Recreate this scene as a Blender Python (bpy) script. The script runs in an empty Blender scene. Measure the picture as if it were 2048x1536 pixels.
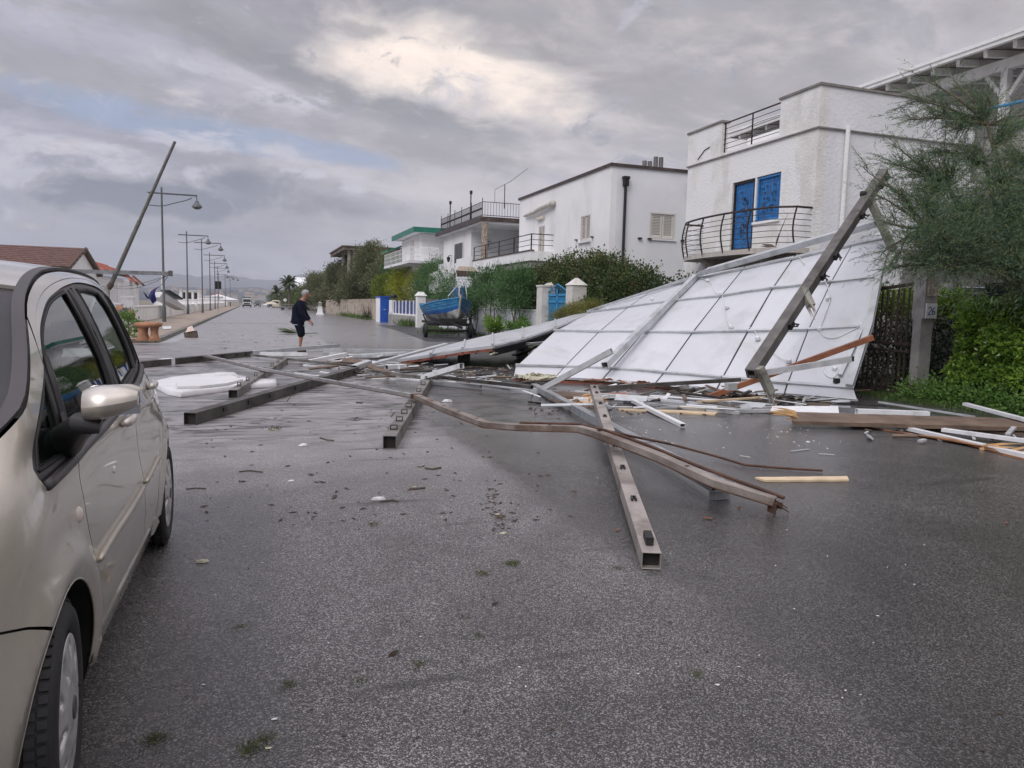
import bpy, bmesh, math, random
import numpy as np
from mathutils import Vector, Matrix
from mathutils.geometry import delaunay_2d_cdt

# ------------------------------------------------------------------ camera
CAM_H = 1.45
FPX = 1500.0
YAW, PITCH, ROLL = math.radians(19.3), math.radians(5.75), math.radians(1.43)
_cy, _sy, _cp, _sp = math.cos(YAW), math.sin(YAW), math.cos(PITCH), math.sin(PITCH)
FWD = Vector((_sy*_cp, _cy*_cp, -_sp))
_r0 = Vector((_cy, -_sy, 0)); _u0 = Vector((_sy*_sp, _cy*_sp, _cp))
RT = _r0*math.cos(ROLL) + _u0*math.sin(ROLL)
UP = _u0*math.cos(ROLL) - _r0*math.sin(ROLL)
CAM = Vector((0, 0, CAM_H))

def ray(px, py):
    return FWD + RT*((px-1024)/FPX) + UP*((768-py)/FPX)

def at(px, py, X=None, Y=None, z=None, d=None):
    """survey: where the sight line through a measured point of the photograph meets a known plane"""
    r = ray(px, py)
    if X is not None: t = X/r.x
    elif Y is not None: t = Y/r.y
    elif z is not None: t = (z-CAM_H)/r.z
    else: t = d
    return CAM + r*t

scene = bpy.context.scene
COL = scene.collection
cam_data = bpy.data.cameras.new('camera')
cam = bpy.data.objects.new('camera', cam_data)
COL.objects.link(cam)
cam.matrix_world = Matrix(((RT.x, UP.x, -FWD.x, 0), (RT.y, UP.y, -FWD.y, 0), (RT.z, UP.z, -FWD.z, CAM_H), (0, 0, 0, 1)))
cam_data.sensor_width = 36.0
cam_data.lens = FPX/2048*36.0
cam_data.clip_start = 0.05
cam_data.clip_end = 30000
scene.camera = cam

# ------------------------------------------------------------------ world
SUN_EL, SUN_AZ = math.radians(42), math.radians(-128)     # azimuth from +Y towards +X: over the sea, behind the clouds
world = bpy.data.worlds.new('World'); scene.world = world
world.use_nodes = True
nt = world.node_tree; nt.nodes.clear()

class NT:
    """small helper for writing node graphs"""
    def __init__(s, tree): s.t = tree
    def n(s, typ, **kw):
        nd = s.t.nodes.new(typ)
        for k, v in kw.items(): setattr(nd, k, v)
        return nd
    def put(s, sock, v):
        if isinstance(v, bpy.types.NodeSocket): s.t.links.new(v, sock)
        elif v is not None:
            if isinstance(v, (tuple, list)) and len(v) == 3 and len(sock.default_value) == 4: v = (*v, 1)
            sock.default_value = v
    def math(s, op, a, b=None, c=None, clamp=False):
        nd = s.n('ShaderNodeMath', operation=op, use_clamp=clamp)
        s.put(nd.inputs[0], a); s.put(nd.inputs[1], b); s.put(nd.inputs[2], c)
        return nd.outputs[0]
    def mix(s, f, a, b, blend='MIX'):
        nd = s.n('ShaderNodeMix', data_type='RGBA', blend_type=blend)
        s.put(nd.inputs[0], f); s.put(nd.inputs[6], a); s.put(nd.inputs[7], b)
        return nd.outputs[2]
    def ramp(s, f, lo, hi, a=0.0, b=1.0):
        nd = s.n('ShaderNodeMapRange', interpolation_type='SMOOTHSTEP')
        s.put(nd.inputs[0], f); s.put(nd.inputs[1], lo); s.put(nd.inputs[2], hi); s.put(nd.inputs[3], a); s.put(nd.inputs[4], b)
        return nd.outputs[0]
    def noise(s, vec, scale=1.0, detail=3.0, rough=.5, dist=0.0, out='Fac'):
        nd = s.n('ShaderNodeTexNoise')
        s.put(nd.inputs['Vector'], vec); nd.inputs['Scale'].default_value = scale
        nd.inputs['Detail'].default_value = detail; nd.inputs['Roughness'].default_value = rough
        nd.inputs['Distortion'].default_value = dist
        return nd.outputs[out]
    def comb(s, x, y, z=0.0):
        nd = s.n('ShaderNodeCombineXYZ'); s.put(nd.inputs[0], x); s.put(nd.inputs[1], y); s.put(nd.inputs[2], z)
        return nd.outputs[0]
    def scale(s, v, k):
        nd = s.n('ShaderNodeVectorMath', operation='MULTIPLY'); s.put(nd.inputs[0], v); nd.inputs[1].default_value = k
        return nd.outputs[0]

def build_sky():
    N = NT(nt)
    tc = N.n('ShaderNodeTexCoord')
    sep = N.n('ShaderNodeSeparateXYZ'); nt.links.new(tc.outputs['Generated'], sep.inputs[0])
    x, y, z = sep.outputs
    el = N.math('ARCSINE', z)
    az = N.math('ARCTAN2', x, y)
    # cloud sheet seen in perspective: horizontal position at cloud height
    den = N.math('ADD', N.math('MAXIMUM', z, 0.0), 0.16)
    cx = N.math('DIVIDE', x, den); cy = N.math('DIVIDE', y, den)
    sheet = N.comb(cx, cy, 0.0)
    # cloud streaks drift from upper right to lower left
    rot = N.n('ShaderNodeVectorRotate', rotation_type='Z_AXIS'); nt.links.new(sheet, rot.inputs['Vector']); rot.inputs['Angle'].default_value = math.radians(-28)
    streak = N.scale(rot.outputs[0], (.5, 1.25, 1))
    n1 = N.noise(streak, 1.1, 8, .55, .6)
    n2 = N.noise(N.scale(sheet, (1.2, 1.2, 1)), 2.3, 9, .6, .3)
    n3 = N.noise(N.comb(N.math('MULTIPLY', az, 3.0), N.math('MULTIPLY', el, 7.0), .3), 2.2, 8, .6, .25)
    tone = N.math('ADD', N.math('MULTIPLY', n1, .55), N.math('MULTIPLY', n2, .45))
    tone = N.ramp(tone, .40, .60)
    warm = N.ramp(az, -.30, .30)
    dark = N.mix(warm, (.325, .320, .395), (.42, .39, .40))
    lite = N.mix(warm, (.52, .505, .60), (.66, .61, .63))
    colr = N.mix(tone, dark, lite)
    def azel(px, py):
        r = ray(px, py).normalized(); return math.atan2(r.x, r.y), math.asin(r.z)
    def blob(px, py, rx, ry, wob=.5, lo=.55, hi=1.25, nz=None, tilt=0.0):
        a0, e0 = azel(px, py); k = 1/FPX
        da = N.math('SUBTRACT', az, a0); de = N.math('SUBTRACT', el, e0)
        if tilt: de = N.math('MULTIPLY_ADD', da, tilt, de)
        u = N.math('DIVIDE', da, rx*k); v = N.math('DIVIDE', de, ry*k)
        r2 = N.math('SQRT', N.math('ADD', N.math('MULTIPLY', u, u), N.math('MULTIPLY', v, v)))
        r2 = N.math('ADD', r2, N.math('MULTIPLY', N.math('SUBTRACT', nz or n3, .5), wob*4))
        return N.ramp(r2, lo, hi, 1.0, 0.0)
    def lay(col, c, k, m):
        return N.mix(N.math('MULTIPLY', m, k), col, c)
    n5 = N.noise(N.comb(N.math('MULTIPLY', az, 1.6), N.math('MULTIPLY_ADD', az, .9, N.math('MULTIPLY', el, 4.2)), 7.7), 3.2, 9, .6, .4)
    def bias(items):
        tot = None
        for px, py, rx, ry, w, tilt in items:
            b = N.math('MULTIPLY', blob(px, py, rx, ry, 0.0, .0, 1.3, None, tilt), w)
            tot = b if tot is None else N.math('ADD', tot, b)
        return tot
    def field(items, noise, lo, hi):
        return N.ramp(N.math('ADD', noise, bias(items)), lo, hi)
    # grey sheets fanning out from the upper left, seen edge-on
    up = [(520, 95, 430, 60, .24, .30), (120, 150, 330, 50, .18, .15), (880, 235, 430, 34, .22, .22), (1080, 30, 260, 50, .20, 0.0), (1000, 108, 170, 22, .16, .1), (1500, 60, 400, 60, .08, 0.0)]
    d1 = N.math('ADD', n5, bias(up))
    colr = lay(colr, (.40, .385, .41), .85, N.ramp(d1, .53, .66)); colr = lay(colr, (.315, .305, .325), .85, N.ramp(d1, .62, .86))
    # gap of blue between the cloud sheets, low on the left
    colr = lay(colr, (.34, .42, .60), .8, field([(250, 228, 470, 52, .34, .10), (600, 300, 300, 30, .24, .06)], N.math('MULTIPLY', n5, -1.0), -.36, -.14))
    # veil thin enough to show the brightness behind it
    n4x = N.noise(N.comb(N.math('MULTIPLY', az, 2.6), N.math('MULTIPLY', el, 5.6), 1.3), 3.6, 10, .64, .5)
    colr = lay(colr, (.70, .68, .76), .85, field([(70, 300, 380, 44, .30, .05), (420, 285, 170, 26, .22, .05), (610, 205, 330, 26, .17, .2), (1130, 225, 300, 30, .15, 0.0)], n4x, .60, .80))
    dB = N.math('ADD', n2, bias([(850, 112, 300, 120, .38, .08), (1020, 190, 320, 70, .26, .1)]))
    colr = lay(colr, (.70, .64, .62), .9, N.ramp(dB, .56, .76)); colr = lay(colr, (1.2, 1.03, .91), 1.0, N.ramp(dB, .68, 1.0))
    colr = lay(colr, (.42, .395, .395), .6, field([(1010, 100, 190, 18, .24, .1), (740, 65, 120, 20, .2, 0.0)], n3, .64, .78))
    # low grey sheet above the hills, and ragged cumulus in front of it
    low = N.ramp(el, .03, .165, 1.0, 0.0)
    lowc = N.mix(N.ramp(az, -.15, .42), (.30, .312, .385), (.56, .53, .57))
    lowc = N.mix(N.ramp(n4x, .33, .67), N.mix(1.0, lowc, (.80, .80, .83), 'MULTIPLY'), N.mix(1.0, lowc, (1.26, 1.23, 1.22), 'MULTIPLY'))
    colr = lay(colr, lowc, .9, low)
    n4 = N.noise(N.comb(N.math('MULTIPLY', az, 2.2), N.math('MULTIPLY', el, 3.6), 4.3), 5.5, 12, .64, .55)
    colr = lay(colr, (.62, .61, .69), .8, field([(90, 350, 260, 36, .22, 0.0), (610, 350, 90, 20, .26, -.2), (400, 352, 50, 22, .26, 0.0), (700, 385, 45, 34, .26, 0.0), (470, 372, 70, 14, .2, 0.0), (545, 300, 120, 14, .12, 0.0)], N.math('SUBTRACT', 1.0, n4), .60, .76))
    dC = N.math('ADD', n4, bias([(250, 388, 200, 48, .50, 0.0), (500, 352, 120, 42, .44, 0.0), (640, 412, 190, 50, .33, 0.0), (400, 420, 150, 34, .24, 0.0), (10, 440, 120, 50, .2, 0.0), (900, 470, 200, 30, .12, 0.0), (1300, 330, 90, 24, .16, 0.0)]))
    colr = lay(colr, (.40, .395, .44), .9, N.ramp(dC, .60, .70)); colr = lay(colr, N.mix(N.ramp(az, -.05, .12), (.165, .178, .235), (.27, .262, .295)), .9, N.ramp(dC, .66, .92))
    colr = lay(colr, (.29, .30, .355), .55, field([(420, 478, 420, 20, .24, 0.0)], n4x, .62, .80)); colr = lay(colr, (.58, .55, .54), .8, field([(505, 546, 70, 12, .3, 0.0)], n4x, .62, .76))
    hz = N.ramp(el, -.01, .035, 1.0, 0.0)
    colr = lay(colr, (.36, .375, .44), .45, hz)
    fine = N.noise(N.comb(N.math('MULTIPLY', az, 1.5), N.math('MULTIPLY_ADD', az, .5, N.math('MULTIPLY', el, 3.4)), 2.2), 6.0, 12, .66, .5)
    fv = N.math('MULTIPLY_ADD', N.math('SUBTRACT', fine, .5), .62, 1.0)
    colr = N.mix(1.0, colr, N.comb(fv, fv, N.math('MULTIPLY_ADD', N.math('SUBTRACT', fine, .5), .54, 1.0)), 'MULTIPLY')
    # an overcast sky is brighter overhead than at the horizon
    zen = N.ramp(z, .40, .98, 1.0, 3.2)
    colr = N.mix(1.0, colr, N.comb(zen, zen, zen), 'MULTIPLY')
    bg = N.n('ShaderNodeBackground'); nt.links.new(colr, bg.inputs[0]); bg.inputs[1].default_value = SKY_CLOUD
    sk = N.n('ShaderNodeTexSky', sky_type='NISHITA'); sk.sun_disc = False
    sk.sun_elevation = SUN_EL; sk.sun_rotation = SUN_AZ
    bs = N.n('ShaderNodeBackground'); nt.links.new(sk.outputs[0], bs.inputs[0]); bs.inputs[1].default_value = .07
    mx = N.n('ShaderNodeMixShader'); mx.inputs[0].default_value = .9
    nt.links.new(bs.outputs[0], mx.inputs[1]); nt.links.new(bg.outputs[0], mx.inputs[2])
    out = N.n('ShaderNodeOutputWorld'); nt.links.new(mx.outputs[0], out.inputs[0])
SKY_CLOUD = 0.76
build_sky()
sun_data = bpy.data.lights.new('sun', 'SUN'); sun_data.energy = 1.3; sun_data.angle = math.radians(35); sun_data.color = (1.0, .97, .93)
sun = bpy.data.objects.new('sun', sun_data); COL.objects.link(sun)
sd = Vector((math.sin(SUN_AZ)*math.cos(SUN_EL), math.cos(SUN_AZ)*math.cos(SUN_EL), math.sin(SUN_EL)))
sun.rotation_euler = sd.to_track_quat('Z', 'Y').to_euler()
scene.view_settings.view_transform = 'Standard'; scene.view_settings.look = 'None'
scene.view_settings.exposure = 0.4; scene.view_settings.gamma = 1.0
scene.view_settings.use_curve_mapping = False
scene.render.engine = 'CYCLES'
scene.cycles.use_denoising = True
scene.cycles.max_bounces = 6; scene.cycles.diffuse_bounces = 3; scene.cycles.glossy_bounces = 3
scene.cycles.transmission_bounces = 4; scene.cycles.transparent_max_bounces = 8; scene.cycles.volume_bounces = 1
scene.cycles.sample_clamp_indirect = 6.0

# ------------------------------------------------------------------ materials
_mats = {}
def M(name, col, rough=.6, metal=0.0, var=.12, vscale=2.0, bump=0.0, bscale=30.0, spec=.5, coat=0.0,
      stain=None, ssharp=.1, samt=0.0, sscale=1.0, sstretch=(1, 1, 1), rvar=0.0, island=0.0, col2=None, trans=0.0, bdist=.02):
    """painted / metal / plaster / leaf surfaces: base colour with real variation, stains of their own shape and fine relief"""
    if name in _mats: return _mats[name]
    m = bpy.data.materials.new(name); m.use_nodes = True; t = m.node_tree; t.nodes.clear(); N = NT(t)
    out = N.n('ShaderNodeOutputMaterial'); p = N.n('ShaderNodeBsdfPrincipled'); t.links.new(p.outputs[0], out.inputs[0])
    tc = N.n('ShaderNodeTexCoord').outputs['Object']
    lo = tuple(c*(1-var) for c in col); hi = tuple(min(1, c*(1+var)) for c in col)
    c = N.mix(N.ramp(N.noise(tc, vscale, 5, .6), .3, .7), lo, hi)
    if col2 is not None:
        geo = N.n('ShaderNodeNewGeometry')
        c = N.mix(N.ramp(geo.outputs['Random Per Island'], 1-island, 1), c, col2) if island else N.mix(N.ramp(N.noise(tc, vscale*.5, 3), .45, .6), c, col2)
        v = N.math('MULTIPLY_ADD', geo.outputs['Random Per Island'], .7, .65)
        if island: c = N.mix(1.0, c, N.comb(v, v, v), 'MULTIPLY')
    if stain is not None:
        sm = N.ramp(N.noise(N.scale(tc, sstretch), sscale, 7, .62, .4), .62-samt*.3, .62-samt*.3+max(.02, .10+samt*.3-ssharp*.0) if ssharp == .1 else .62-samt*.3+ssharp)
        c = N.mix(N.math('MULTIPLY', sm, min(1, samt*1.4)), c, stain)
    N.put(p.inputs['Base Color'], c)
    p.inputs['Metallic'].default_value = metal
    if rvar: N.put(p.inputs['Roughness'], N.ramp(N.noise(tc, vscale*1.7, 5, .6), .3, .7, max(.03, rough-rvar), min(1, rough+rvar)))
    else: p.inputs['Roughness'].default_value = rough
    p.inputs['Specular IOR Level'].default_value = spec
    if coat: p.inputs['Coat Weight'].default_value = coat; p.inputs['Coat Roughness'].default_value = .04
    if trans:
        tr = N.n('ShaderNodeBsdfTranslucent'); N.put(tr.inputs[0], c); mx = N.n('ShaderNodeMixShader'); mx.inputs[0].default_value = trans
        t.links.new(p.outputs[0], mx.inputs[1]); t.links.new(tr.outputs[0], mx.inputs[2]); t.links.new(mx.outputs[0], out.inputs[0])
    if bump:
        b = N.n('ShaderNodeBump'); b.inputs['Strength'].default_value = bump; b.inputs['Distance'].default_value = bdist
        N.put(b.inputs['Height'], N.noise(tc, bscale, 6, .6)); t.links.new(b.outputs[0], p.inputs['Normal'])
    _mats[name] = m
    return m

def glass_mat(name, tint=(.25, .3, .28), rough=.02, clear=.5):
    if name in _mats: return _mats[name]
    m = bpy.data.materials.new(name); m.use_nodes = True; t = m.node_tree; t.nodes.clear(); N = NT(t)
    out = N.n('ShaderNodeOutputMaterial')
    tr = N.n('ShaderNodeBsdfTransparent'); tr.inputs[0].default_value = (*tint, 1)
    gl = N.n('ShaderNodeBsdfGlossy'); gl.inputs[0].default_value = (1, 1, 1, 1); gl.inputs[1].default_value = rough
    fr = N.n('ShaderNodeFresnel'); fr.inputs[0].default_value = 1.7
    mx = N.n('ShaderNodeMixShader'); t.links.new(fr.outputs[0], mx.inputs[0]); t.links.new(tr.outputs[0], mx.inputs[1]); t.links.new(gl.outputs[0], mx.inputs[2])
    t.links.new(mx.outputs[0], out.inputs[0]); _mats[name] = m
    return m

# ------------------------------------------------------------------ mesh helpers
def wloc(o):
    v = Vector((0, 0, 0))
    while o is not None: v += o.location; o = o.parent
    return v

class MB:
    """collects shapes in world coordinates and links them as ONE mesh object"""
    def __init__(s): s.v = []; s.f = []
    def add(s, vs, fs):
        b = len(s.v); s.v += [tuple(v) for v in vs]; s.f += [tuple(i+b for i in f) for f in fs]; return s
    def box8(s, c):  # 4 bottom corners (ring), 4 top corners (ring)
        return s.add(c, [(3, 2, 1, 0), (4, 5, 6, 7), (0, 1, 5, 4), (1, 2, 6, 5), (2, 3, 7, 6), (3, 0, 4, 7)])
    def box(s, x0, x1, y0, y1, z0, z1):
        return s.box8([(x0, y0, z0), (x1, y0, z0), (x1, y1, z0), (x0, y1, z0), (x0, y0, z1), (x1, y0, z1), (x1, y1, z1), (x0, y1, z1)])
    def beam(s, p, q, w, h, up=None, wall=0, lift=True, roll=0.0):
        p = Vector(p); q = Vector(q); d = (q-p).normalized()
        u = Vector(up) if up is not None else Vector((0, 0, 1))
        if abs(d.dot(u)) > .98: u = Vector((0, 1, 0))
        sd_ = d.cross(u).normalized(); uu = sd_.cross(d).normalized()
        if roll:
            R = Matrix.Rotation(roll, 3, d); sd_ = R @ sd_; uu = R @ uu
        o = uu*(h/2) if lift else Vector((0, 0, 0))
        def ring(c, ww, hh): return [c+o-sd_*ww/2-uu*hh/2, c+o+sd_*ww/2-uu*hh/2, c+o+sd_*ww/2+uu*hh/2, c+o-sd_*ww/2+uu*hh/2]
        if not wall:
            return s.box8(ring(p, w, h)+ring(q, w, h))
        a, b2, c2, d2 = ring(p, w, h), ring(q, w, h), ring(p, w-2*wall, h-2*wall), ring(q, w-2*wall, h-2*wall)
        vs = a+b2+c2+d2; f = []
        for i in range(4):
            j = (i+1) % 4
            f += [(i, j, j+4, i+4), (j+8, i+8, i+12, j+12), (j, i, i+8, j+8), (i+4, j+4, j+12, i+12)]
        return s.add(vs, f)
    def tube(s, pts, r, n=8, cap=True, flat=1.0):
        pts = [Vector(p) for p in pts]; k = len(pts)
        rs = r if isinstance(r, (list, tuple)) else [r]*k
        base = len(s.v); prev = None
        for i, p in enumerate(pts):
            d = (pts[min(i+1, k-1)]-pts[max(i-1, 0)]).normalized()
            if prev is None:
                a = d.orthogonal().normalized()
            else:
                a = (prev - d*prev.dot(d))
                a = a.normalized() if a.length > 1e-6 else d.orthogonal().normalized()
            prev = a; b = d.cross(a)
            for j in range(n):
                t = 2*math.pi*j/n
                s.v.append(tuple(p + (a*math.cos(t)+b*math.sin(t)*flat)*rs[i]))
        for i in range(k-1):
            for j in range(n):
                j2 = (j+1) % n
                s.f.append((base+i*n+j, base+i*n+j2, base+(i+1)*n+j2, base+(i+1)*n+j))
        if cap:
            s.f.append(tuple(base+j for j in range(n-1, -1, -1))); s.f.append(tuple(base+(k-1)*n+j for j in range(n)))
        return s
    def grid(s, rows, double=False):
        nr, nc = len(rows), len(rows[0]); vs = [p for r in rows for p in r]
        fs = [(i*nc+j, i*nc+j+1, (i+1)*nc+j+1, (i+1)*nc+j) for i in range(nr-1) for j in range(nc-1)]
        return s.add(vs, fs)
    def slab(s, rows, thick, nrm=None):
        """grid surface given real thickness along its own normals"""
        nr, nc = len(rows), len(rows[0]); R = [[Vector(p) for p in r] for r in rows]
        B = []
        for i in range(nr):
            rr = []
            for j in range(nc):
                du = R[i][min(j+1, nc-1)]-R[i][max(j-1, 0)]; dv = R[min(i+1, nr-1)][j]-R[max(i-1, 0)][j]
                n = du.cross(dv); n = n.normalized() if n.length > 1e-9 else Vector((0, 0, 1))
                rr.append(R[i][j]+n*thick)
            B.append(rr)
        s.grid(R); s.grid([r[::-1] for r in B])
        s.grid([R[0][::-1], B[0][::-1]]); s.grid([R[-1], B[-1]])
        s.grid([[r[0] for r in R], [r[0] for r in B]]); s.grid([[r[-1] for r in R][::-1], [r[-1] for r in B][::-1]])
        return s
    def prism(s, poly, d):
        """closed polygon (3D points) pushed along vector d"""
        n = len(poly); d = Vector(d); a = [Vector(p) for p in poly]; b = [p+d for p in a]
        return s.add(a+b, [tuple(range(n-1, -1, -1)), tuple(range(n, 2*n))] + [(i, (i+1) % n, (i+1) % n+n, i+n) for i in range(n)])
    def lathe(s, c, prof, n=24, axis=(0, 0, 1), xdir=None, cap=False):
        c = Vector(c); ax = Vector(axis).normalized(); a = Vector(xdir) if xdir else ax.orthogonal().normalized(); b = ax.cross(a)
        base = len(s.v)
        for r, z in prof:
            for j in range(n):
                t = 2*math.pi*j/n; s.v.append(tuple(c+ax*z+(a*math.cos(t)+b*math.sin(t))*r))
        for i in range(len(prof)-1):
            for j in range(n):
                j2 = (j+1) % n; s.f.append((base+i*n+j, base+i*n+j2, base+(i+1)*n+j2, base+(i+1)*n+j))
        if cap: s.f.append(tuple(base+j for j in range(n-1, -1, -1))); s.f.append(tuple(base+(len(prof)-1)*n+j for j in range(n)))
        return s
    def build(s, name, mat, parent=None, smooth=False, loc=None, bevel=0.0, sub=0, weld=False):
        me = bpy.data.meshes.new(name)
        if loc is None:
            if parent is not None: off = wloc(parent)
            else:
                a = np.array(s.v); off = Vector(((a[:, 0].min()+a[:, 0].max())/2, (a[:, 1].min()+a[:, 1].max())/2, a[:, 2].min()))
        else: off = Vector(loc)
        me.from_pydata([(v[0]-off.x, v[1]-off.y, v[2]-off.z) for v in s.v], [], s.f)
        if mat is not None: me.materials.append(mat)
        o = bpy.data.objects.new(name, me); COL.objects.link(o)
        if parent is not None: o.parent = parent
        else: o.location = off
        if smooth is True: me.shade_smooth()
        elif smooth:
            me.shade_smooth(); me.set_sharp_from_angle(angle=math.radians(smooth))
        if weld or bevel or sub:
            bm = bmesh.new(); bm.from_mesh(me)
            if weld: bmesh.ops.remove_doubles(bm, verts=bm.verts, dist=1e-5)
            bmesh.ops.recalc_face_normals(bm, faces=bm.faces); bm.to_mesh(me); bm.free()
        if bevel:
            b = o.modifiers.new('bevel', 'BEVEL'); b.width = bevel; b.segments = 2; b.limit_method = 'ANGLE'; b.angle_limit = math.radians(40)
        if sub:
            b = o.modifiers.new('sub', 'SUBSURF'); b.levels = sub; b.render_levels = sub
        return o

def tag(o, label=None, cat=None, group=None, kind=None):
    if label: o['label'] = label
    if cat: o['category'] = cat
    if group: o['group'] = group
    if kind: o['kind'] = kind
    return o

def thing(name, label, cat, loc=(0, 0, 0), group=None):
    o = bpy.data.objects.new(name, None); o.empty_display_size = .2; COL.objects.link(o); o.location = loc
    return tag(o, label, cat, group)

def copy_tree(o, parent=None):
    c = o.copy(); COL.objects.link(c)
    if parent is not None: c.parent = parent
    for ch in [x for x in o.children]: copy_tree(ch, c)
    return c

def np_mesh(name, V, F, mat, parent=None, smooth=False, kind=None):
    """fast quad mesh from numpy arrays (world coordinates)"""
    off = wloc(parent) if parent is not None else Vector(((V[:, 0].min()+V[:, 0].max())/2, (V[:, 1].min()+V[:, 1].max())/2, V[:, 2].min()))
    V = V-np.array(off)[None]
    me = bpy.data.meshes.new(name); me.vertices.add(len(V)); me.vertices.foreach_set('co', V.astype(np.float32).ravel())
    k = F.shape[1]
    me.loops.add(len(F)*k); me.loops.foreach_set('vertex_index', F.astype(np.int32).ravel())
    me.polygons.add(len(F)); me.polygons.foreach_set('loop_start', np.arange(0, len(F)*k, k, dtype=np.int32))
    me.update(calc_edges=True)
    if smooth: me.shade_smooth()
    me.materials.append(mat)
    o = bpy.data.objects.new(name, me); COL.objects.link(o)
    if parent is not None: o.parent = parent
    else: o.location = off
    if kind: o['kind'] = kind
    return o

def unit(a): return a/np.maximum(np.linalg.norm(a, axis=1, keepdims=True), 1e-9)

def leaf_quads(C, D, L, W, rng):
    """leaf blades: C base points, D directions, L lengths, W widths -> folded diamond quads"""
    n = len(C); R = unit(rng.normal(size=(n, 3))); S = unit(np.cross(D, R))
    L = np.broadcast_to(L, (n,))[:, None]; W = np.broadcast_to(W, (n,))[:, None]
    m = C+D*L*.45
    V = np.stack([C, m+S*W/2, C+D*L, m-S*W/2], 1).reshape(-1, 3)
    return V, np.arange(4*n).reshape(n, 4)

def crown(name, blobs, n, L, W, mat, parent=None, seed=1, per=36, cr=.22, shell=.55, up=.35, kind=None, dens=None):
    """a crown made of many leaf clumps spread through uneven lobes; blobs = (centre, (rx,ry,rz))"""
    rng = np.random.default_rng(seed)
    vol = np.array([b[1][0]*b[1][1]*b[1][2] for b in blobs])**.8; vol /= vol.sum()
    K = max(4, n//per)
    which = rng.choice(len(blobs), K, p=vol)
    dirs = unit(rng.normal(size=(K, 3)))
    rad = shell+(1-shell)*rng.random((K, 1))**.7
    rad *= 1+.14*np.sin(dirs[:, :1]*7+which[:, None])+.1*rng.normal(size=(K, 1))
    Cb = np.array([tuple(b[0]) for b in blobs])[which]; Rb = np.array([tuple(b[1]) for b in blobs])[which]
    cc = Cb+dirs*rad*Rb
    cs = cr*(.6+.8*rng.random((K, 1)))
    m = K*per
    idx = np.repeat(np.arange(K), per)
    off = rng.normal(size=(m, 3))*cs[idx]*.6
    P = cc[idx]+off
    D = unit(dirs[idx]*.7+unit(off)*.8+rng.normal(size=(m, 3))*.55+np.array([0, 0, up]))
    P[:, 2] = np.maximum(P[:, 2], .02)
    V, F = leaf_quads(P, D, L*(.6+.8*rng.random(m)), W*(.7+.6*rng.random(m)), rng)
    return np_mesh(name, V, F, mat, parent, kind=kind)
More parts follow.
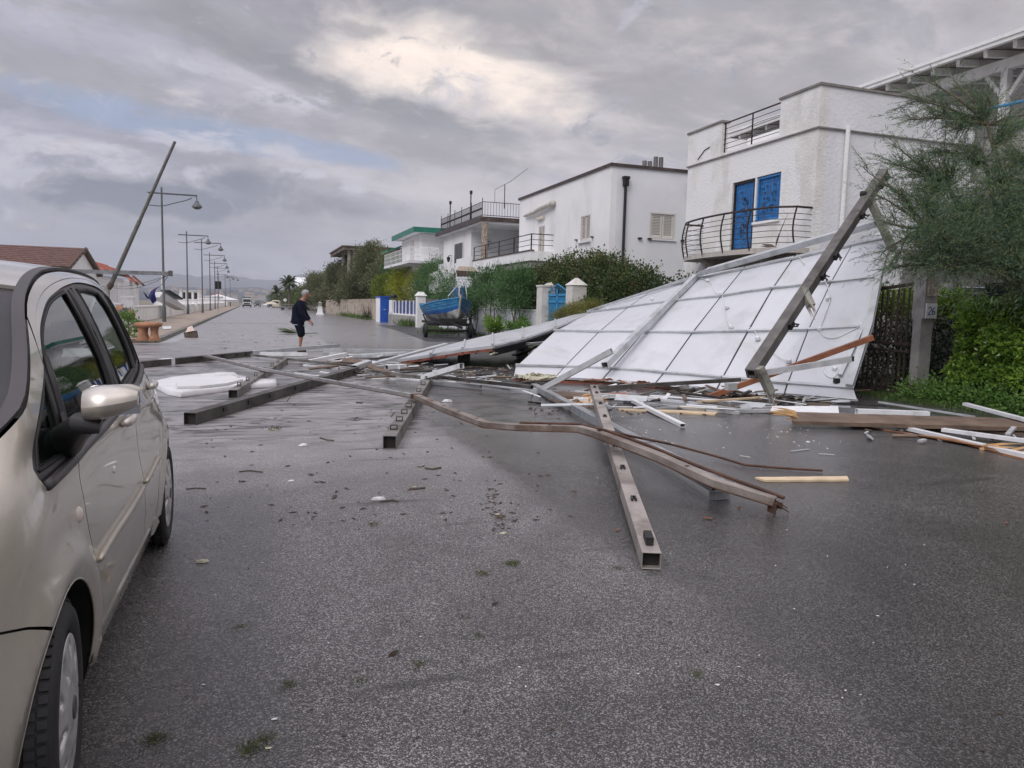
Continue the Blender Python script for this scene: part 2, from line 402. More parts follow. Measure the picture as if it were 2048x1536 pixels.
# ------------------------------------------------------------------ ground, road, pavement
def road_material():
    m = bpy.data.materials.new('wet_asphalt'); m.use_nodes = True; t = m.node_tree; t.nodes.clear(); N = NT(t)
    out = N.n('ShaderNodeOutputMaterial'); p = N.n('ShaderNodeBsdfPrincipled'); t.links.new(p.outputs[0], out.inputs[0])
    tc = N.n('ShaderNodeTexCoord').outputs['Object']
    sep = N.n('ShaderNodeSeparateXYZ'); t.links.new(tc, sep.inputs[0]); x, y, _ = sep.outputs
    vo = N.n('ShaderNodeTexVoronoi'); N.put(vo.inputs['Vector'], tc); vo.inputs['Scale'].default_value = 180
    vc = N.n('ShaderNodeSeparateColor'); t.links.new(vo.outputs['Color'], vc.inputs[0])
    stone = N.math('POWER', vc.outputs[0], 3.2)
    big = N.noise(tc, .35, 5, .6, .5)
    mid = N.noise(tc, 2.2, 6, .65, .3)
    # wet film: drains towards the wall side of the road; edge measured on the ground
    a = at(860, 850, z=0); b = at(1310, 1195, z=0)
    d = (b-a).xy.normalized(); nx, ny = d.y, -d.x
    if nx*(5-a.x)+ny*(8-a.y) < 0: nx, ny = -nx, -ny
    side = N.math('ADD', N.math('MULTIPLY', N.math('SUBTRACT', x, a.x), nx), N.math('MULTIPLY', N.math('SUBTRACT', y, a.y), ny))
    side = N.math('ADD', side, N.math('MULTIPLY', N.math('SUBTRACT', N.noise(tc, 1.1, 7, .6), .5), .6))
    wetR = N.ramp(side, -.03, .26)
    streak = N.ramp(N.noise(N.scale(tc, (.55, 2.6, 1)), 1.0, 7, .62, .8), .44, .62)
    farw = N.ramp(y, 7, 13)
    wet = N.math('MAXIMUM', wetR, N.math('MULTIPLY', streak, N.math('MULTIPLY_ADD', farw, .55, .18)))
    car_refl = N.ramp(N.math('ADD', x, N.math('MULTIPLY', N.math('SUBTRACT', mid, .5), .3)), .0, .35, 1.0, 0.0)  # dark reflection of the car's side, painted in through the wet mask
    wet = N.math('MAXIMUM', wet, N.math('MULTIPLY', car_refl, N.ramp(y, 5, 7, .85, 0.0)))
    base = N.mix(stone, (.056, .053, .054), (.42, .405, .40))
    base = N.mix(N.ramp(big, .35, .65), base, (.105, .098, .097)) if False else base
    tint = N.math('MULTIPLY', N.ramp(big, .32, .68, .68, 1.25), N.ramp(N.noise(N.scale(tc, (1.0, .45, 1)), .9, 7, .65, .6), .3, .7, .80, 1.18))
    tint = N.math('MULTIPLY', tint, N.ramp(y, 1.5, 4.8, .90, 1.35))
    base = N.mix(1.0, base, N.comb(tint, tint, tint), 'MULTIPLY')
    far_sheen = N.mix(N.ramp(mid, .3, .7), (.23, .222, .226), (.31, .298, .30))  # sky sheen on the distant road, put into the asphalt colour
    base = N.mix(N.ramp(y, 4.0, 11), base, far_sheen)
    farther = N.ramp(y, 20, 34, 1.0, .35)
    midz = N.math('MULTIPLY', N.ramp(y, 7, 9.5), N.ramp(y, 17, 26, 1.0, .12))
    blk = N.ramp(N.noise(N.scale(tc, (1.0, 2.7, 1)), 1.3, 9, .66, 1.6), .47, .62)
    base = N.mix(N.math('MULTIPLY', N.math('MULTIPLY', blk, midz), .85), base, (.022, .021, .022))
    wk = N.math('MULTIPLY_ADD', N.math('MULTIPLY', wet, farther), -.62, 1.0)
    base = N.mix(1.0, base, N.comb(wk, wk, wk), 'MULTIPLY')
    # tar seam and grime tracks with shapes of their own
    tr = N.ramp(N.noise(N.scale(tc, (.25, 1.8, 1)), 1.6, 6, .6, .2), .60, .70)
    base = N.mix(N.math('MULTIPLY', tr, .6), base, (.028, .027, .028))
    dust = N.ramp(N.noise(tc, .8, 6, .7, .9), .58, .75)
    base = N.mix(N.math('MULTIPLY', dust, N.math('MULTIPLY_ADD', wet, -.3, .35)), base, (.15, .128, .115))
    N.put(p.inputs['Base Color'], base)
    puddle = N.math('MULTIPLY', N.ramp(N.noise(N.scale(tc, (.5, 1.5, 1)), .8, 6, .6, .5), .52, .60), N.math('MULTIPLY', N.ramp(y, 9, 15), N.ramp(y, 18, 30, 1.0, .25)))
    r = N.math('MULTIPLY_ADD', wet, -.33, .55)
    r = N.math('MULTIPLY_ADD', mid, .12, N.math('SUBTRACT', r, .06))
    r = N.math('MULTIPLY_ADD', puddle, -.16, r)
    r = N.math('MULTIPLY_ADD', N.ramp(y, 14, 40), -.12, r)
    N.put(p.inputs['Roughness'], N.math('MAXIMUM', r, N.ramp(y, 12, 30, .13, .27)))
    N.put(p.inputs['Specular IOR Level'], N.ramp(y, 6, 25, .5, .7))
    h = N.math('ADD', N.math('MULTIPLY', N.math('SUBTRACT', 1.0, vo.outputs['Distance']), .7), N.math('MULTIPLY', stone, .5))
    bp = N.n('ShaderNodeBump'); bp.inputs['Distance'].default_value = .009
    N.put(bp.inputs['Strength'], N.math('MULTIPLY', N.ramp(y, 2.5, 12, 1.0, .0), N.math('MULTIPLY_ADD', wet, -.72, 1.0)))
    N.put(bp.inputs['Height'], h); t.links.new(bp.outputs[0], p.inputs['Normal'])
    return m
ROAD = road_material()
SAND = M('sandy_ground', (.19, .165, .13), .9, bump=.3, bscale=4, vscale=.2, var=.25)
PAVE = M('beige_paving', (.30, .245, .19), .62, var=.16, vscale=1.2, bump=.25, bscale=60, stain=(.12, .095, .075), samt=.5, sscale=.9)
KERBM = M('kerb_concrete', (.20, .195, .18), .7, var=.2, vscale=3, bump=.3, bscale=40, stain=(.05, .06, .035), samt=.7, sscale=2.5)
CONC = M('grey_concrete', (.33, .32, .30), .8, var=.12, vscale=1.5, bump=.3, bscale=25, stain=(.13, .12, .10), samt=.45, sscale=1.2, sstretch=(1, 1, .35))
tag(MB().box(-9000, 9000, -60, 9500, -1.0, -.03).build('ground', SAND, loc=(0, 0, 0)), kind='structure')
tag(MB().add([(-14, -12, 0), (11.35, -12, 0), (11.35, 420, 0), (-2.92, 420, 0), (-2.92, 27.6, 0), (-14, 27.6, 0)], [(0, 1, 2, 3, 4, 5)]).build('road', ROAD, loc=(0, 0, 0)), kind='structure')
# fresh black patch in front of the gates, concrete strip across the road, painted line
PATCH = M('dark_asphalt_and_shade', (.035, .034, .036), .42, var=.25, vscale=1.5, bump=.2, bscale=60, rvar=.12)
tag(MB().add([(6.9, 30.2, .004), (11.3, 31.5, .004), (11.3, 56, .004), (8.7, 55, .004), (8.1, 44, .004)], [(0, 1, 2, 3, 4)]).build('road_patch_and_shade', PATCH, loc=(0, 0, 0)), kind='structure')
tag(MB().add([(5.2, 15.6, .004), (8.9, 12.6, .004), (11.2, 12.6, .004), (11.2, 24, .004), (6.0, 24.5, .004), (1.9, 19.2, .004), (3.0, 17.2, .004)], [tuple(range(7))]).build('road_patch_and_shade', PATCH, loc=(0, 0, 0)), kind='structure')  # dark sheet painted in for the shade under the fallen roof
STRIP = M('concrete_strip', (.17, .16, .15), .55, var=.2, vscale=1.5, rvar=.1)
tag(MB().add([(-2.8, 53.2, .004), (10.9, 57.2, .004), (10.9, 57.8, .004), (-2.8, 53.8, .004)], [(0, 1, 2, 3)]).build('road_strip', STRIP, loc=(0, 0, 0)), kind='structure')
WHITEPAINT = M('worn_road_paint', (.62, .62, .62), .5, var=.15, stain=(.2, .2, .2), samt=.6, sscale=2)
pl = [at(799, 675, z=.006), at(1012, 672, z=.006)]
dv = Vector((.03, .14, 0))
tag(MB().add([pl[0], pl[1], pl[1]+dv, pl[0]+dv], [(0, 1, 2, 3)]).build('road_marking', WHITEPAINT, loc=(0, 0, 0)), kind='structure')

# sea-side pavement with its kerb stones
tag(MB().box8([(-6.3, 27.3, -.02), (-3.9, 27.3, -.02), (-3.12, 28.6, -.02), (-6.3, 28.6, -.02), (-6.3, 27.3, .13), (-3.9, 27.3, .13), (-3.12, 28.6, .13), (-6.3, 28.6, .13)])
    .box(-6.3, -3.12, 28.6, 260, -.02, .13).box(-14, -6.3, 27.3, 260, -.02, .13).build('pavement', PAVE, loc=(0, 0, 0)), kind='structure')
kerb = bpy.data.objects.new('kerb', None); COL.objects.link(kerb); kerb.location = (-3.0, 28.6, 0); tag(kerb, kind='structure')
def kerb_mesh(L):
    mb = MB().box(-.11, .1, .006, L-.006, -.02, .14)
    return mb.build('kerb_stone', KERBM, None, loc=(0, 0, 0), bevel=.015)
k0 = kerb_mesh(1.0); k0.parent = kerb; k0.location = (0, 0, 0)
for i in range(1, 24):
    c = k0.copy(); COL.objects.link(c); c.parent = kerb; c.location = (random.Random(i).uniform(-.008, .008), i*1.0, random.Random(i+50).uniform(-.012, .008))
c = k0.copy(); COL.objects.link(c); c.parent = kerb; c.location = (-.35, -.55, 0); c.rotation_euler = (0, 0, math.radians(32))
c = k0.copy(); COL.objects.link(c); c.parent = kerb; c.location = (-1.15, -1.18, 0); c.rotation_euler = (0, 0, math.radians(72))
mb = MB()
for i in range(24, 200): mb.box(-3.11, -2.9, 28.6+i+.01, 29.6+i-.01, -.02, .138)
tag(mb.build('far_kerb_stones', KERBM, kerb), kind='stuff')
# pale washed-out gutter by the kerb and a puddle film
GUT = M('pale_gutter', (.36, .36, .37), .4, var=.2, vscale=3, stain=(.12, .11, .11), samt=.5, sscale=2)
tag(MB().add([(-2.88, 27.6, .004), (-2.45, 28.3, .004), (-2.3, 33, .004), (-2.5, 40, .004), (-2.88, 41, .004)], [(0, 1, 2, 3, 4)]).build('gutter', GUT, loc=(0, 0, 0)), kind='structure')

# narrow verge along the property walls on the right
VERGE = M('verge_soil', (.075, .07, .055), .9, var=.3, vscale=3, bump=.6, bscale=20, stain=(.05, .075, .03), samt=.6, sscale=2)
tag(MB().box(11.2, 60, -12, 200, -.05, .012).build('verge', VERGE, loc=(0, 0, 0)), kind='structure')

# ------------------------------------------------------------------ far hills and the town at their foot
HILL = M('far_hill', (.055, .066, .082), .95, var=.35, vscale=.004, stain=(.12, .11, .09), samt=.5, sscale=.006)
def hill(name, R, prof, depth, seed, rough):
    rng = random.Random(seed); rows = []
    azs = np.radians(np.arange(-48, 75, .35))
    ph = [rng.uniform(0, 6.28) for _ in range(8)]
    def h(a):
        d = math.degrees(a); px = prof[0][0]
        for (x0, y0), (x1, y1) in zip(prof, prof[1:]):
            if x0 <= d <= x1: e = y0+(y1-y0)*(3*((d-x0)/(x1-x0))**2-2*((d-x0)/(x1-x0))**3); break
        else: e = prof[-1][1]
        e *= 1+rough*sum(math.sin(d*(1.3+1.9*i)+ph[i])/(i+1.5) for i in range(8))
        return e
    for k in range(9):
        f = k/8
        row = []
        for a in azs:
            r = R-depth*(1-f); hh = h(a)*R*(f**1.15) + (rough*R*.01*math.sin(a*60+k*1.7+ph[2])*f*(1-f)*4)
            row.append((math.sin(a)*r, math.cos(a)*r, hh-1.0*(1-f)))
        rows.append(row)
    rows.append([(x*1.12, y*1.12, z*.55) for x, y, z in rows[-1]])
    return tag(MB().grid(rows).build(name, HILL, loc=(0, 0, 0), smooth=True), kind='structure')
hill('hills', 6800, [(-50, .030), (-15, .032), (-8, .033), (-4, .030), (-1.5, .033), (0, .0285), (1.2, .0275), (2.5, .032), (4, .038), (8, .048), (20, .05), (75, .04)], 2400, 3, .05)
hill('foothills', 3000, [(-50, .012), (-12, .014), (-4, .016), (0, .018), (2, .017), (4, .019), (10, .024), (75, .02)], 1900, 8, .08)
# distant houses (two or three pixels each)
HW = M('far_house_wall', (.42, .41, .39), .8, var=.1); HR = M('far_house_roof', (.22, .17, .15), .8)
def far_house(x, y, z, w, d, h):
    o = MB().box(x-w/2, x+w/2, y-d/2, y+d/2, z-3, z+h).box8([(x-w*.53, y-d*.53, z+h), (x+w*.53, y-d*.53, z+h), (x+w*.53, y+d*.53, z+h), (x-w*.53, y+d*.53, z+h),
        (x-w*.4, y-.2, z+h+w*.18), (x+w*.4, y-.2, z+h+w*.18), (x+w*.4, y+.2, z+h+w*.18), (x-w*.4, y+.2, z+h+w*.18)]).build('distant_house', HW)
    o.data.materials.append(HR)
    for p in o.data.polygons[6:]: p.material_index = 1
    return tag(o, 'tiny pale house of the far town at the foot of the hazy hills', 'house', 'distant houses of the town below the hills')
rg = random.Random(5)
for i in range(40):
    a = math.radians(rg.uniform(-6.5, 3.0)); r = rg.uniform(1150, 2500)
    z = .0165*3000*max(0, (r-1100)/1900)**1.15-1
    far_house(math.sin(a)*r, math.cos(a)*r, z, rg.uniform(7, 15), rg.uniform(8, 14), rg.uniform(5, 10))

# ------------------------------------------------------------------ sea-side wall with pillars
WHITEWALL = M('white_masonry', (.82, .82, .82), .75, var=.05, vscale=1.2, bump=.2, bscale=30, stain=(.58, .57, .55), samt=.25, sscale=1.1, sstretch=(1, 1, .3))
sw = thing('sea_wall', 'low white masonry wall with square pillars along the seaside pavement', 'wall', (-6.3, 45, .13))
piers = [34.0, 46.0, 61.5, 67.5, 81.5, 88.5, 96, 106, 113, 121, 131, 142, 154, 168, 184, 200]
for a, b in zip(piers, piers[1:]):
    MB().box(-6.42, -6.18, a+.3, b-.3, .1, .98).build('wall_panel', WHITEWALL, sw)
    MB().box(-6.47, -6.13, a+.3, b-.3, .98, 1.05).build('coping', WHITEWALL, sw)
for i, y in enumerate(piers):
    w = .42 if i in (2, 4, 6) else .28
    MB().box(-6.3-w, -6.3+w, y-w, y+w, .1, 1.5).box(-6.35-w, -6.25+w, y-w-.05, y+w+.05, 1.5, 1.6).build('pillar', WHITEWALL, sw)
# slim posts that stick up behind the wall
STEEL = M('galvanised_grey', (.42, .43, .44), .45, .6, var=.15, vscale=6, stain=(.18, .17, .16), samt=.4, sscale=5)
FPOST = M('grey_fence_post', (.25, .25, .25), .6)
fp = MB().tube([(0, 0, 0), (0, 0, 2.6)], .035, 6).build('fence_post', FPOST, loc=(0, 0, 0))
tag(fp, 'slim grey post standing in the row behind the white sea wall', 'post', 'slim grey posts behind the sea wall'); fp.location = (-7.0, 71, .1)
for y in (76, 83, 87, 93, 99, 111, 124, 137):
    c = fp.copy(); COL.objects.link(c); c.location = (-7.0+.2*math.sin(y), y, .1)
wp = MB().tube([(-7.4, 74.5, .1), (-7.4, 74.5, 4.0)], .09, 8).build('white_pole', WHITEWALL)
tag(wp, 'short white pole standing behind the white sea wall beside the first lamps', 'pole')

# ------------------------------------------------------------------ street lamps
LAMPM = M('lamp_grey_paint', (.115, .125, .13), .5, .3, var=.15, vscale=8)
LAMPG = M('lamp_glass', (.10, .10, .10), .3)
def lamp(px, py, arm, label, first=None):
    p = at(px, py, z=8.0)
    if first is not None:
        c = copy_tree(first); c.location = (p.x, p.y, .12); c['label'] = label; return c
    t = thing('street_lamp', label, 'street lamp', (0, 0, 0), 'street lamps along the seaside pavement')
    MB().tube([(0, 0, 0), (0, 0, .9), (0, 0, 1.0), (0, 0, 7.95)], [.11, .11, .075, .05], 10).build('pole', LAMPM, t, smooth=40)
    MB().beam((-.75, 0, 7.55), (1.95, 0, 7.55), .07, .09).tube([(1.9, 0, 7.6), (1.93, 0, 7.3)], .03, 6).build('arm', LAMPM, t)
    pts = [(-.75+2.4*i/10, 0, 6.85+.03*math.cos(i)+.62*(i/10)**2.2) for i in range(11)]
    MB().tube(pts, .028, 6).build('brace', LAMPM, t, smooth=True)
    sh = MB().lathe((1.93, 0, 0), [(.05, 7.3), (.10, 7.28), (.12, 7.16), (.22, 7.06), (.29, 6.96), (.29, 6.90)], 16).build('lamp_shade', LAMPM, t, smooth=50)
    MB().lathe((1.93, 0, 0), [(.26, 6.92), (.2, 6.83), (.1, 6.79), (.001, 6.78)], 16).build('lamp_glass', LAMPG, sh, smooth=True)
    t.location = (p.x, p.y, .12)
    return t
lf = lamp(323, 377, 1, 'nearest grey street lamp with bell shade, behind the leaning bare pole')
lamp(373, 464, 1, 'second street lamp along the pavement, left of two close bell lamps', lf)
lamp(403, 480, 1, 'third street lamp, its arm just right of the second lamp shade', lf)
lamp(419, 506, 1, 'fourth street lamp from the camera, above the white tent roof', lf)
lamp(429, 523, 1, 'fifth street lamp, between the tent and the black road signs', lf)
lamp(435, 533, 1, 'sixth street lamp, its pole directly above the black road signs', lf)
lamp(437, 546, 1, 'seventh street lamp, low behind the black road sign post', lf)
lamp(450, 550, 1, 'eighth street lamp, small and right of the black road signs', lf)
lamp(460, 553, 1, 'farthest street lamp, faint against the grey hills', lf)

# ------------------------------------------------------------------ black-backed road signs
BLACK = M('black_plastic', (.012, .012, .013), .4)
rs = thing('road_sign', 'slim post carrying two black upright sign boards at the kerb', 'road sign', tuple(at(437, 625, z=.13)))
q = at(437, 625, z=.13)
MB().tube([q, q+Vector((0, 0, 3.9))], .045, 8).build('post', STEEL, rs)
for s in (-1, 1): MB().box(q.x+s*.19-.16, q.x+s*.19+.16, q.y-.1, q.y-.04, 2.85, 3.75).build('sign_board', BLACK, rs, bevel=.02)
# ------------------------------------------------------------------ beach huts on the left
BROWNTILE = M('brown_roof_shingle', (.12, .06, .048), .75, var=.3, vscale=5, bump=.3, bscale=10)
REDTILE = M('terracotta_tile', (.40, .115, .065), .65, var=.3, vscale=3, bump=.2, bscale=20, stain=(.14, .07, .05), samt=.4, sscale=2)
WHITEWOOD = M('white_boards', (.80, .81, .82), .6, var=.05, vscale=2, stain=(.6, .6, .58), samt=.2, sscale=1.6, sstretch=(1, 1, .4))
DARKWOOD = M('dark_stained_wood', (.085, .06, .045), .7, var=.25, vscale=5, bump=.2)
# brown hut: gable end faces the road
g = at(165, 497, X=-8); gl = at(130, 527, X=-8); gr = at(197, 537, X=-8)
bh = thing('beach_hut', 'hut with brown shingle gable roof behind the parked car', 'hut', (-11, 43.6, .1))
yn, yf, ya, ez, az_ = 39.6, 47.7, 43.6, 2.75, 3.95
MB().box(-22, -8.02, yn+.5, yf-.5, .1, 2.72).prism([(-8.02, yn+.5, 2.72), (-8.02, yf-.5, 2.72), (-8.02, ya, 3.8)], (-.2, 0, 0)).build('wall', WHITEWOOD, bh)
def roof_side(y0, z0, y1, z1):
    return MB().box8([(-24, y0, z0-.12), (-7.9, y0, z0-.12), (-7.9, y1, z1-.12), (-24, y1, z1-.12), (-24, y0, z0), (-7.9, y0, z0), (-7.9, y1, z1), (-24, y1, z1)])
rf = roof_side(yn-.1, ez, ya, az_).build('roof', BROWNTILE, bh)
mb = MB()
n = 12
for k in range(n):
    f0, f1 = k/n, (k+1)/n
    y0 = yn-.1+(ya-yn+.1)*f0; y1 = yn-.1+(ya-yn+.1)*f1; z0 = ez+(az_-ez)*f0; z1 = ez+(az_-ez)*f1
    for j in range(40):
        x0 = -24+.402*j+(k % 2)*.2; mb.box8([(x0, y0, z0+.004), (x0+.39, y0, z0+.004), (x0+.39, y1, z1-.01), (x0, y1, z1-.01), (x0, y0, z0+.03), (x0+.39, y0, z0+.03), (x0+.39, y1, z1+.008), (x0, y1, z1+.008)])
tag(mb.build('shingle_courses', BROWNTILE, rf), kind='stuff')
MB().box8([(-24, ya, az_-.12), (-7.9, ya, az_-.12), (-7.9, yf+.1, ez-.12), (-24, yf+.1, ez-.12), (-24, ya, az_), (-7.9, ya, az_), (-7.9, yf+.1, ez), (-24, yf+.1, ez)]).build('roof', BROWNTILE, bh)
MB().beam((-7.85, yn-.15, ez-.12), (-7.85, ya, az_-.12), .06, .18).beam((-7.85, yf+.15, ez-.12), (-7.85, ya, az_-.12), .06, .18).build('bargeboard', DARKWOOD, bh)
MB().beam((-24, yn-.16, ez-.16), (-7.85, yn-.16, ez-.16), .1, .12).build('gutter', REDTILE, bh)
# long dark awning in front of it, seen edge-on above the car roof
aw = thing('awning', 'dark flat awning with brown edge in front of the brown hut', 'awning', (-9.5, 33, .1))
MB().box(-16, -7.35, 30, 36, 2.42, 2.5).build('awning_roof', DARKWOOD, aw)
MB().box(-16, -7.3, 29.95, 30, 2.38, 2.56).box(-7.35, -7.28, 30, 36, 2.38, 2.56).build('awning_edge', BROWNTILE, aw)
for y in (30.4, 35.7): MB().box(-7.6, -7.5, y-.05, y+.05, .1, 2.42).build('post', WHITEWOOD, aw)
# white hut with red tiles
wh = thing('tiled_hut', 'white boarded hut under a broken red tiled roof beside the sea wall', 'hut', (-9, 52, .1))
zt, ze = 3.72, 2.98
y0, y1 = 43.2, 66.0
MB().box(-11.4, -8.3, 48.4, y1, .1, 2.8).build('wall', WHITEWOOD, wh)
for k in range(16):
    z0 = .2+k*.16
    MB().box(-8.3, -8.26, 48.5, y1-.2, z0+.008, z0+.152).box(-11.3, -8.3, 48.36, 48.4, z0+.008, z0+.152).build('board', WHITEWOOD, wh)
MB().box(-8.26, -8.22, 55.5, 58.5, .3, 2.5).build('shutter', WHITEWOOD, wh)
rw = MB().box8([(-8.0, y0+5, ze-.06), (-9.6, y0+5, zt-.06), (-9.6, 58.6, zt-.06), (-8.0, 58.6, ze-.06), (-8.0, y0+5, ze), (-9.6, y0+5, zt), (-9.6, 58.6, zt), (-8.0, 58.6, ze)]).build('roof', DARKWOOD, wh)
def tile_rows(y0, y1, parent, x_e=-7.95, x_t=-9.6, ze=ze, zt=zt, nrow=5, n=None, name='roof_tile'):
    n = n or int((y1-y0)/.24); first = None
    for j in range(n):
        y = y0+(j+.5)*(y1-y0)/n
        for r in range(nrow):
            f0, f1 = r/nrow, (r+1.12)/nrow
            xa, za = x_e+(x_t-x_e)*f0, ze+(zt-ze)*f0+.02*(nrow-r)/nrow+.02; xb, zb = x_e+(x_t-x_e)*f1, ze+(zt-ze)*f1+.0
            if first is None:
                w = (y1-y0)/n*.55; pts = []
                for (xx, zz, ww) in ((0, 0, w), (xb-xa, zb-za, w*.85)):
                    pts.append([(xx, ww*math.cos(t), zz+ww*.9*math.sin(t)) for t in np.linspace(0, math.pi, 7)])
                o = MB().slab(pts, .015).build(name, REDTILE, None, smooth=40, loc=(0, 0, 0)); o.parent = parent; first = o
            else:
                o = first.copy(); COL.objects.link(o); o.parent = parent
            o.location = Vector((xa, y, za))-wloc(parent); o.rotation_euler = (0, 0, random.Random(j*7+r).uniform(-.03, .03))
tile_rows(49.0, 58.6, wh, nrow=4, n=32)
for yy in (61.2, 64.6):
    MB().box8([(-8.0, yy, 2.62), (-8.6, yy, 3.1), (-8.6, yy+1.1, 3.1), (-8.0, yy+1.1, 2.62), (-8.0, yy, 2.68), (-8.6, yy, 3.16), (-8.6, yy+1.1, 3.16), (-8.0, yy+1.1, 2.68)]).build('broken_roof_piece', REDTILE, wh)
    MB().beam((-7.9, yy+1.2, 2.45), (-8.7, yy+1.2, 3.2), .12, .14).build('rafter', DARKWOOD, wh)

# ------------------------------------------------------------------ leaning pole, post stub, sagging beam, hanging cloth
GALV = M('galvanised_beam', (.36, .38, .40), .42, .55, var=.18, vscale=5, bump=.1, bscale=60, stain=(.14, .12, .10), samt=.5, sscale=3, rvar=.12)
OLDMETAL = M('weathered_pole_paint', (.12, .12, .11), .6, .2, var=.25, vscale=4, stain=(.10, .085, .06), samt=.6, sscale=3)
pb = at(221, 572, Y=38.0); pt = at(350, 283, Y=38.0)
lp = thing('leaning_pole', 'tall bare metal pole leaning far over in front of the lamps', 'pole', tuple(at(213, 600, Y=38.0).xy)+(.13,))
pm = pb.lerp(pt, .74)
MB().tube([pb, pb.lerp(pt, .45)], [.095, .088], 12).build('lower_tube', OLDMETAL, lp, smooth=40)
MB().tube([pb.lerp(pt, .45), pt], [.075, .064], 12).build('upper_tube', OLDMETAL, lp, smooth=40)
sb = Vector((pb.x-.15, 38.0, .13)); MB().tube([sb, (sb.x, sb.y, pb.z-.02)], .12, 12).build('base_post', CONC, lp, smooth=40)
MB().tube([pb+Vector((-.1, 0, -.12)), pb+Vector((.06, 0, .12))], .125, 12).build('collar', DARKWOOD, lp, smooth=40)
b0, b1 = at(118, 546, Y=37.0), at(338, 551, Y=39.0)
sbm = thing('awning_rail', 'grey horizontal metal rail sticking out from the dark awning', 'rail', tuple(b0))
MB().beam(b0, b1, .1, .18).build('rail', GALV, sbm)
MB().beam(b1-Vector((.02, 0, .03)), b1+Vector((.16, 0, -.03)), .2, .26).build('end_bracket', OLDMETAL, sbm, bevel=.02)
MB().box(b0.x-.15, b0.x+.4, b0.y-.6, b0.y-.05, b0.z-.05, b0.z+.3).build('motor_box', DARKWOOD, sbm, bevel=.02)
MB().beam((b0.x+.1, b0.y, .1), (b0.x+.1, b0.y, b0.z+.02), .09, .09).build('post', WHITEWOOD, sbm)
# washing lines under the rail with the blue cloth
WIRE = M('thin_wire', (.05, .05, .05), .5)
e1 = b1+Vector((-.05, 0, 0))
for k, (qx, qy) in enumerate(((205, 572), (150, 566))):
    e0 = at(qx, qy, Y=41); pts = [e0.lerp(e1, i/10)-Vector((0, 0, .35*math.sin(math.pi*i/10))) for i in range(11)]
    tag(MB().tube(pts, .012, 4).build('wire', WIRE), ['sagging thin wire from the rail end, the upper of two', 'sagging thin wire from the rail end, the lower of two'][k], 'wire')
CLOTH = M('navy_cloth', (.03, .035, .16), .85, var=.3, vscale=6)
cl = thing('hanging_cloth', 'torn navy blue cloth hanging from the end of the grey rail', 'cloth', tuple(at(305, 600, Y=38.9)))
outl = [(286, 582), (292, 588), (296, 594), (301, 583), (309, 577), (322, 571), (312, 579), (310, 587), (312, 596), (313, 602), (306, 608), (303, 604), (300, 598), (294, 597), (290, 591)]
def clothpt(px, py, k): return at(px, py, Y=38.9+.12*math.sin(px*.35+py*.2)+k)
poly = [clothpt(a, b, 0) for a, b in outl]
verts2 = [Vector((a, b)) for a, b in outl]
vs, es, fs, *_ = delaunay_2d_cdt(verts2+[Vector((x, y)) for x in range(292, 318, 4) for y in range(576, 606, 4)], [], [list(range(len(outl)))], 1, 1e-4)
mbc = MB()
for k in (0, .015):
    mbc.add([clothpt(v.x, v.y, k) for v in vs], [tuple(f) if k == 0 else tuple(reversed(f)) for f in fs])
mbc.build('cloth', CLOTH, cl, smooth=True)
MB().tube([at(322, 571, Y=38.9), e1+Vector((0, 0, -.05))], .015, 5).build('tie', WIRE, cl)

# ------------------------------------------------------------------ fallen white sun-bed box tilted on the wall
WHITEPL = M('white_panel', (.66, .67, .69), .45, var=.04, vscale=2, stain=(.5, .5, .48), samt=.3, sscale=1.5)
tb = thing('tilted_box', 'long white box lying tilted against the sea wall pillar under the first lamp', 'box', tuple(at(345, 625, Y=60)))
a, b, c, d = at(326, 584, Y=59), at(318, 595, Y=59), at(369, 621, Y=60.5), at(373, 613, Y=60.5)
MB().prism([a, b, c, d], (-.7, .9, 0)).build('body', WHITEPL, tb, bevel=.03)
e, f2 = at(329, 582, Y=59.4), at(357, 599, Y=60.2)
MB().beam(e, f2, .9, .1).build('lid', BLACK, tb)

# ------------------------------------------------------------------ mooring bollards (rusty concrete) on the pavement
RUST = M('rusty_bollard', (.34, .165, .095), .8, var=.25, vscale=4, bump=.5, bscale=25, stain=(.13, .08, .05), samt=.6, sscale=2)
c0 = at(297, 681, z=.13)
bo = thing('mooring_bollard', 'terracotta coloured double mooring bollard standing on the pavement corner', 'bollard', tuple(c0))
for s, rr in ((-.17, .2), (.2, .155)):
    base = c0+RT*s*1.0; base.z = .13
    MB().lathe(base, [(rr*1.15, 0), (rr*1.12, .05), (rr*.82, .13), (rr*.72, .24), (rr*.8, .38), (rr*1.0, .46)], 20).build('stem', RUST, bo, smooth=60)
cap = MB().lathe((0, 0, 0), [(.001, -.07), (.2, -.07), (.29, -.06), (.335, 0), (.32, .06), (.25, .085), (.001, .1)], 28)
cap.v = [tuple(c0+Vector((0, 0, .5))+RT*(v[0]*1.36+.0)+Vector((RT.y, -RT.x, 0))*(-v[1]*.9)+Vector((0, 0, v[2]))) for v in cap.v]
cap.build('cap', RUST, bo, smooth=60)
c1 = at(250, 627, Y=36)
fb = thing('overturned_bollard', 'toppled brown bollard with blackened middle lying against the white wall', 'bollard', tuple(c1))
dirv = Vector((.62, -.5, -.35)).normalized()
MB().lathe(c1-dirv*.42, [(.001, 0), (.2, 0), (.22, .12), (.17, .3)], 18, axis=dirv).build('stem', RUST, fb, smooth=60)
MB().lathe(c1-dirv*.12, [(.17, 0), (.24, .03), (.25, .2), (.2, .3)], 18, axis=dirv).build('blackened_band', BLACK, fb, smooth=60)
MB().lathe(c1+dirv*.16, [(.18, 0), (.25, .04), (.27, .12), (.23, .2), (.12, .26), (.001, .27)], 18, axis=dirv).build('cap', RUST, fb, smooth=60)
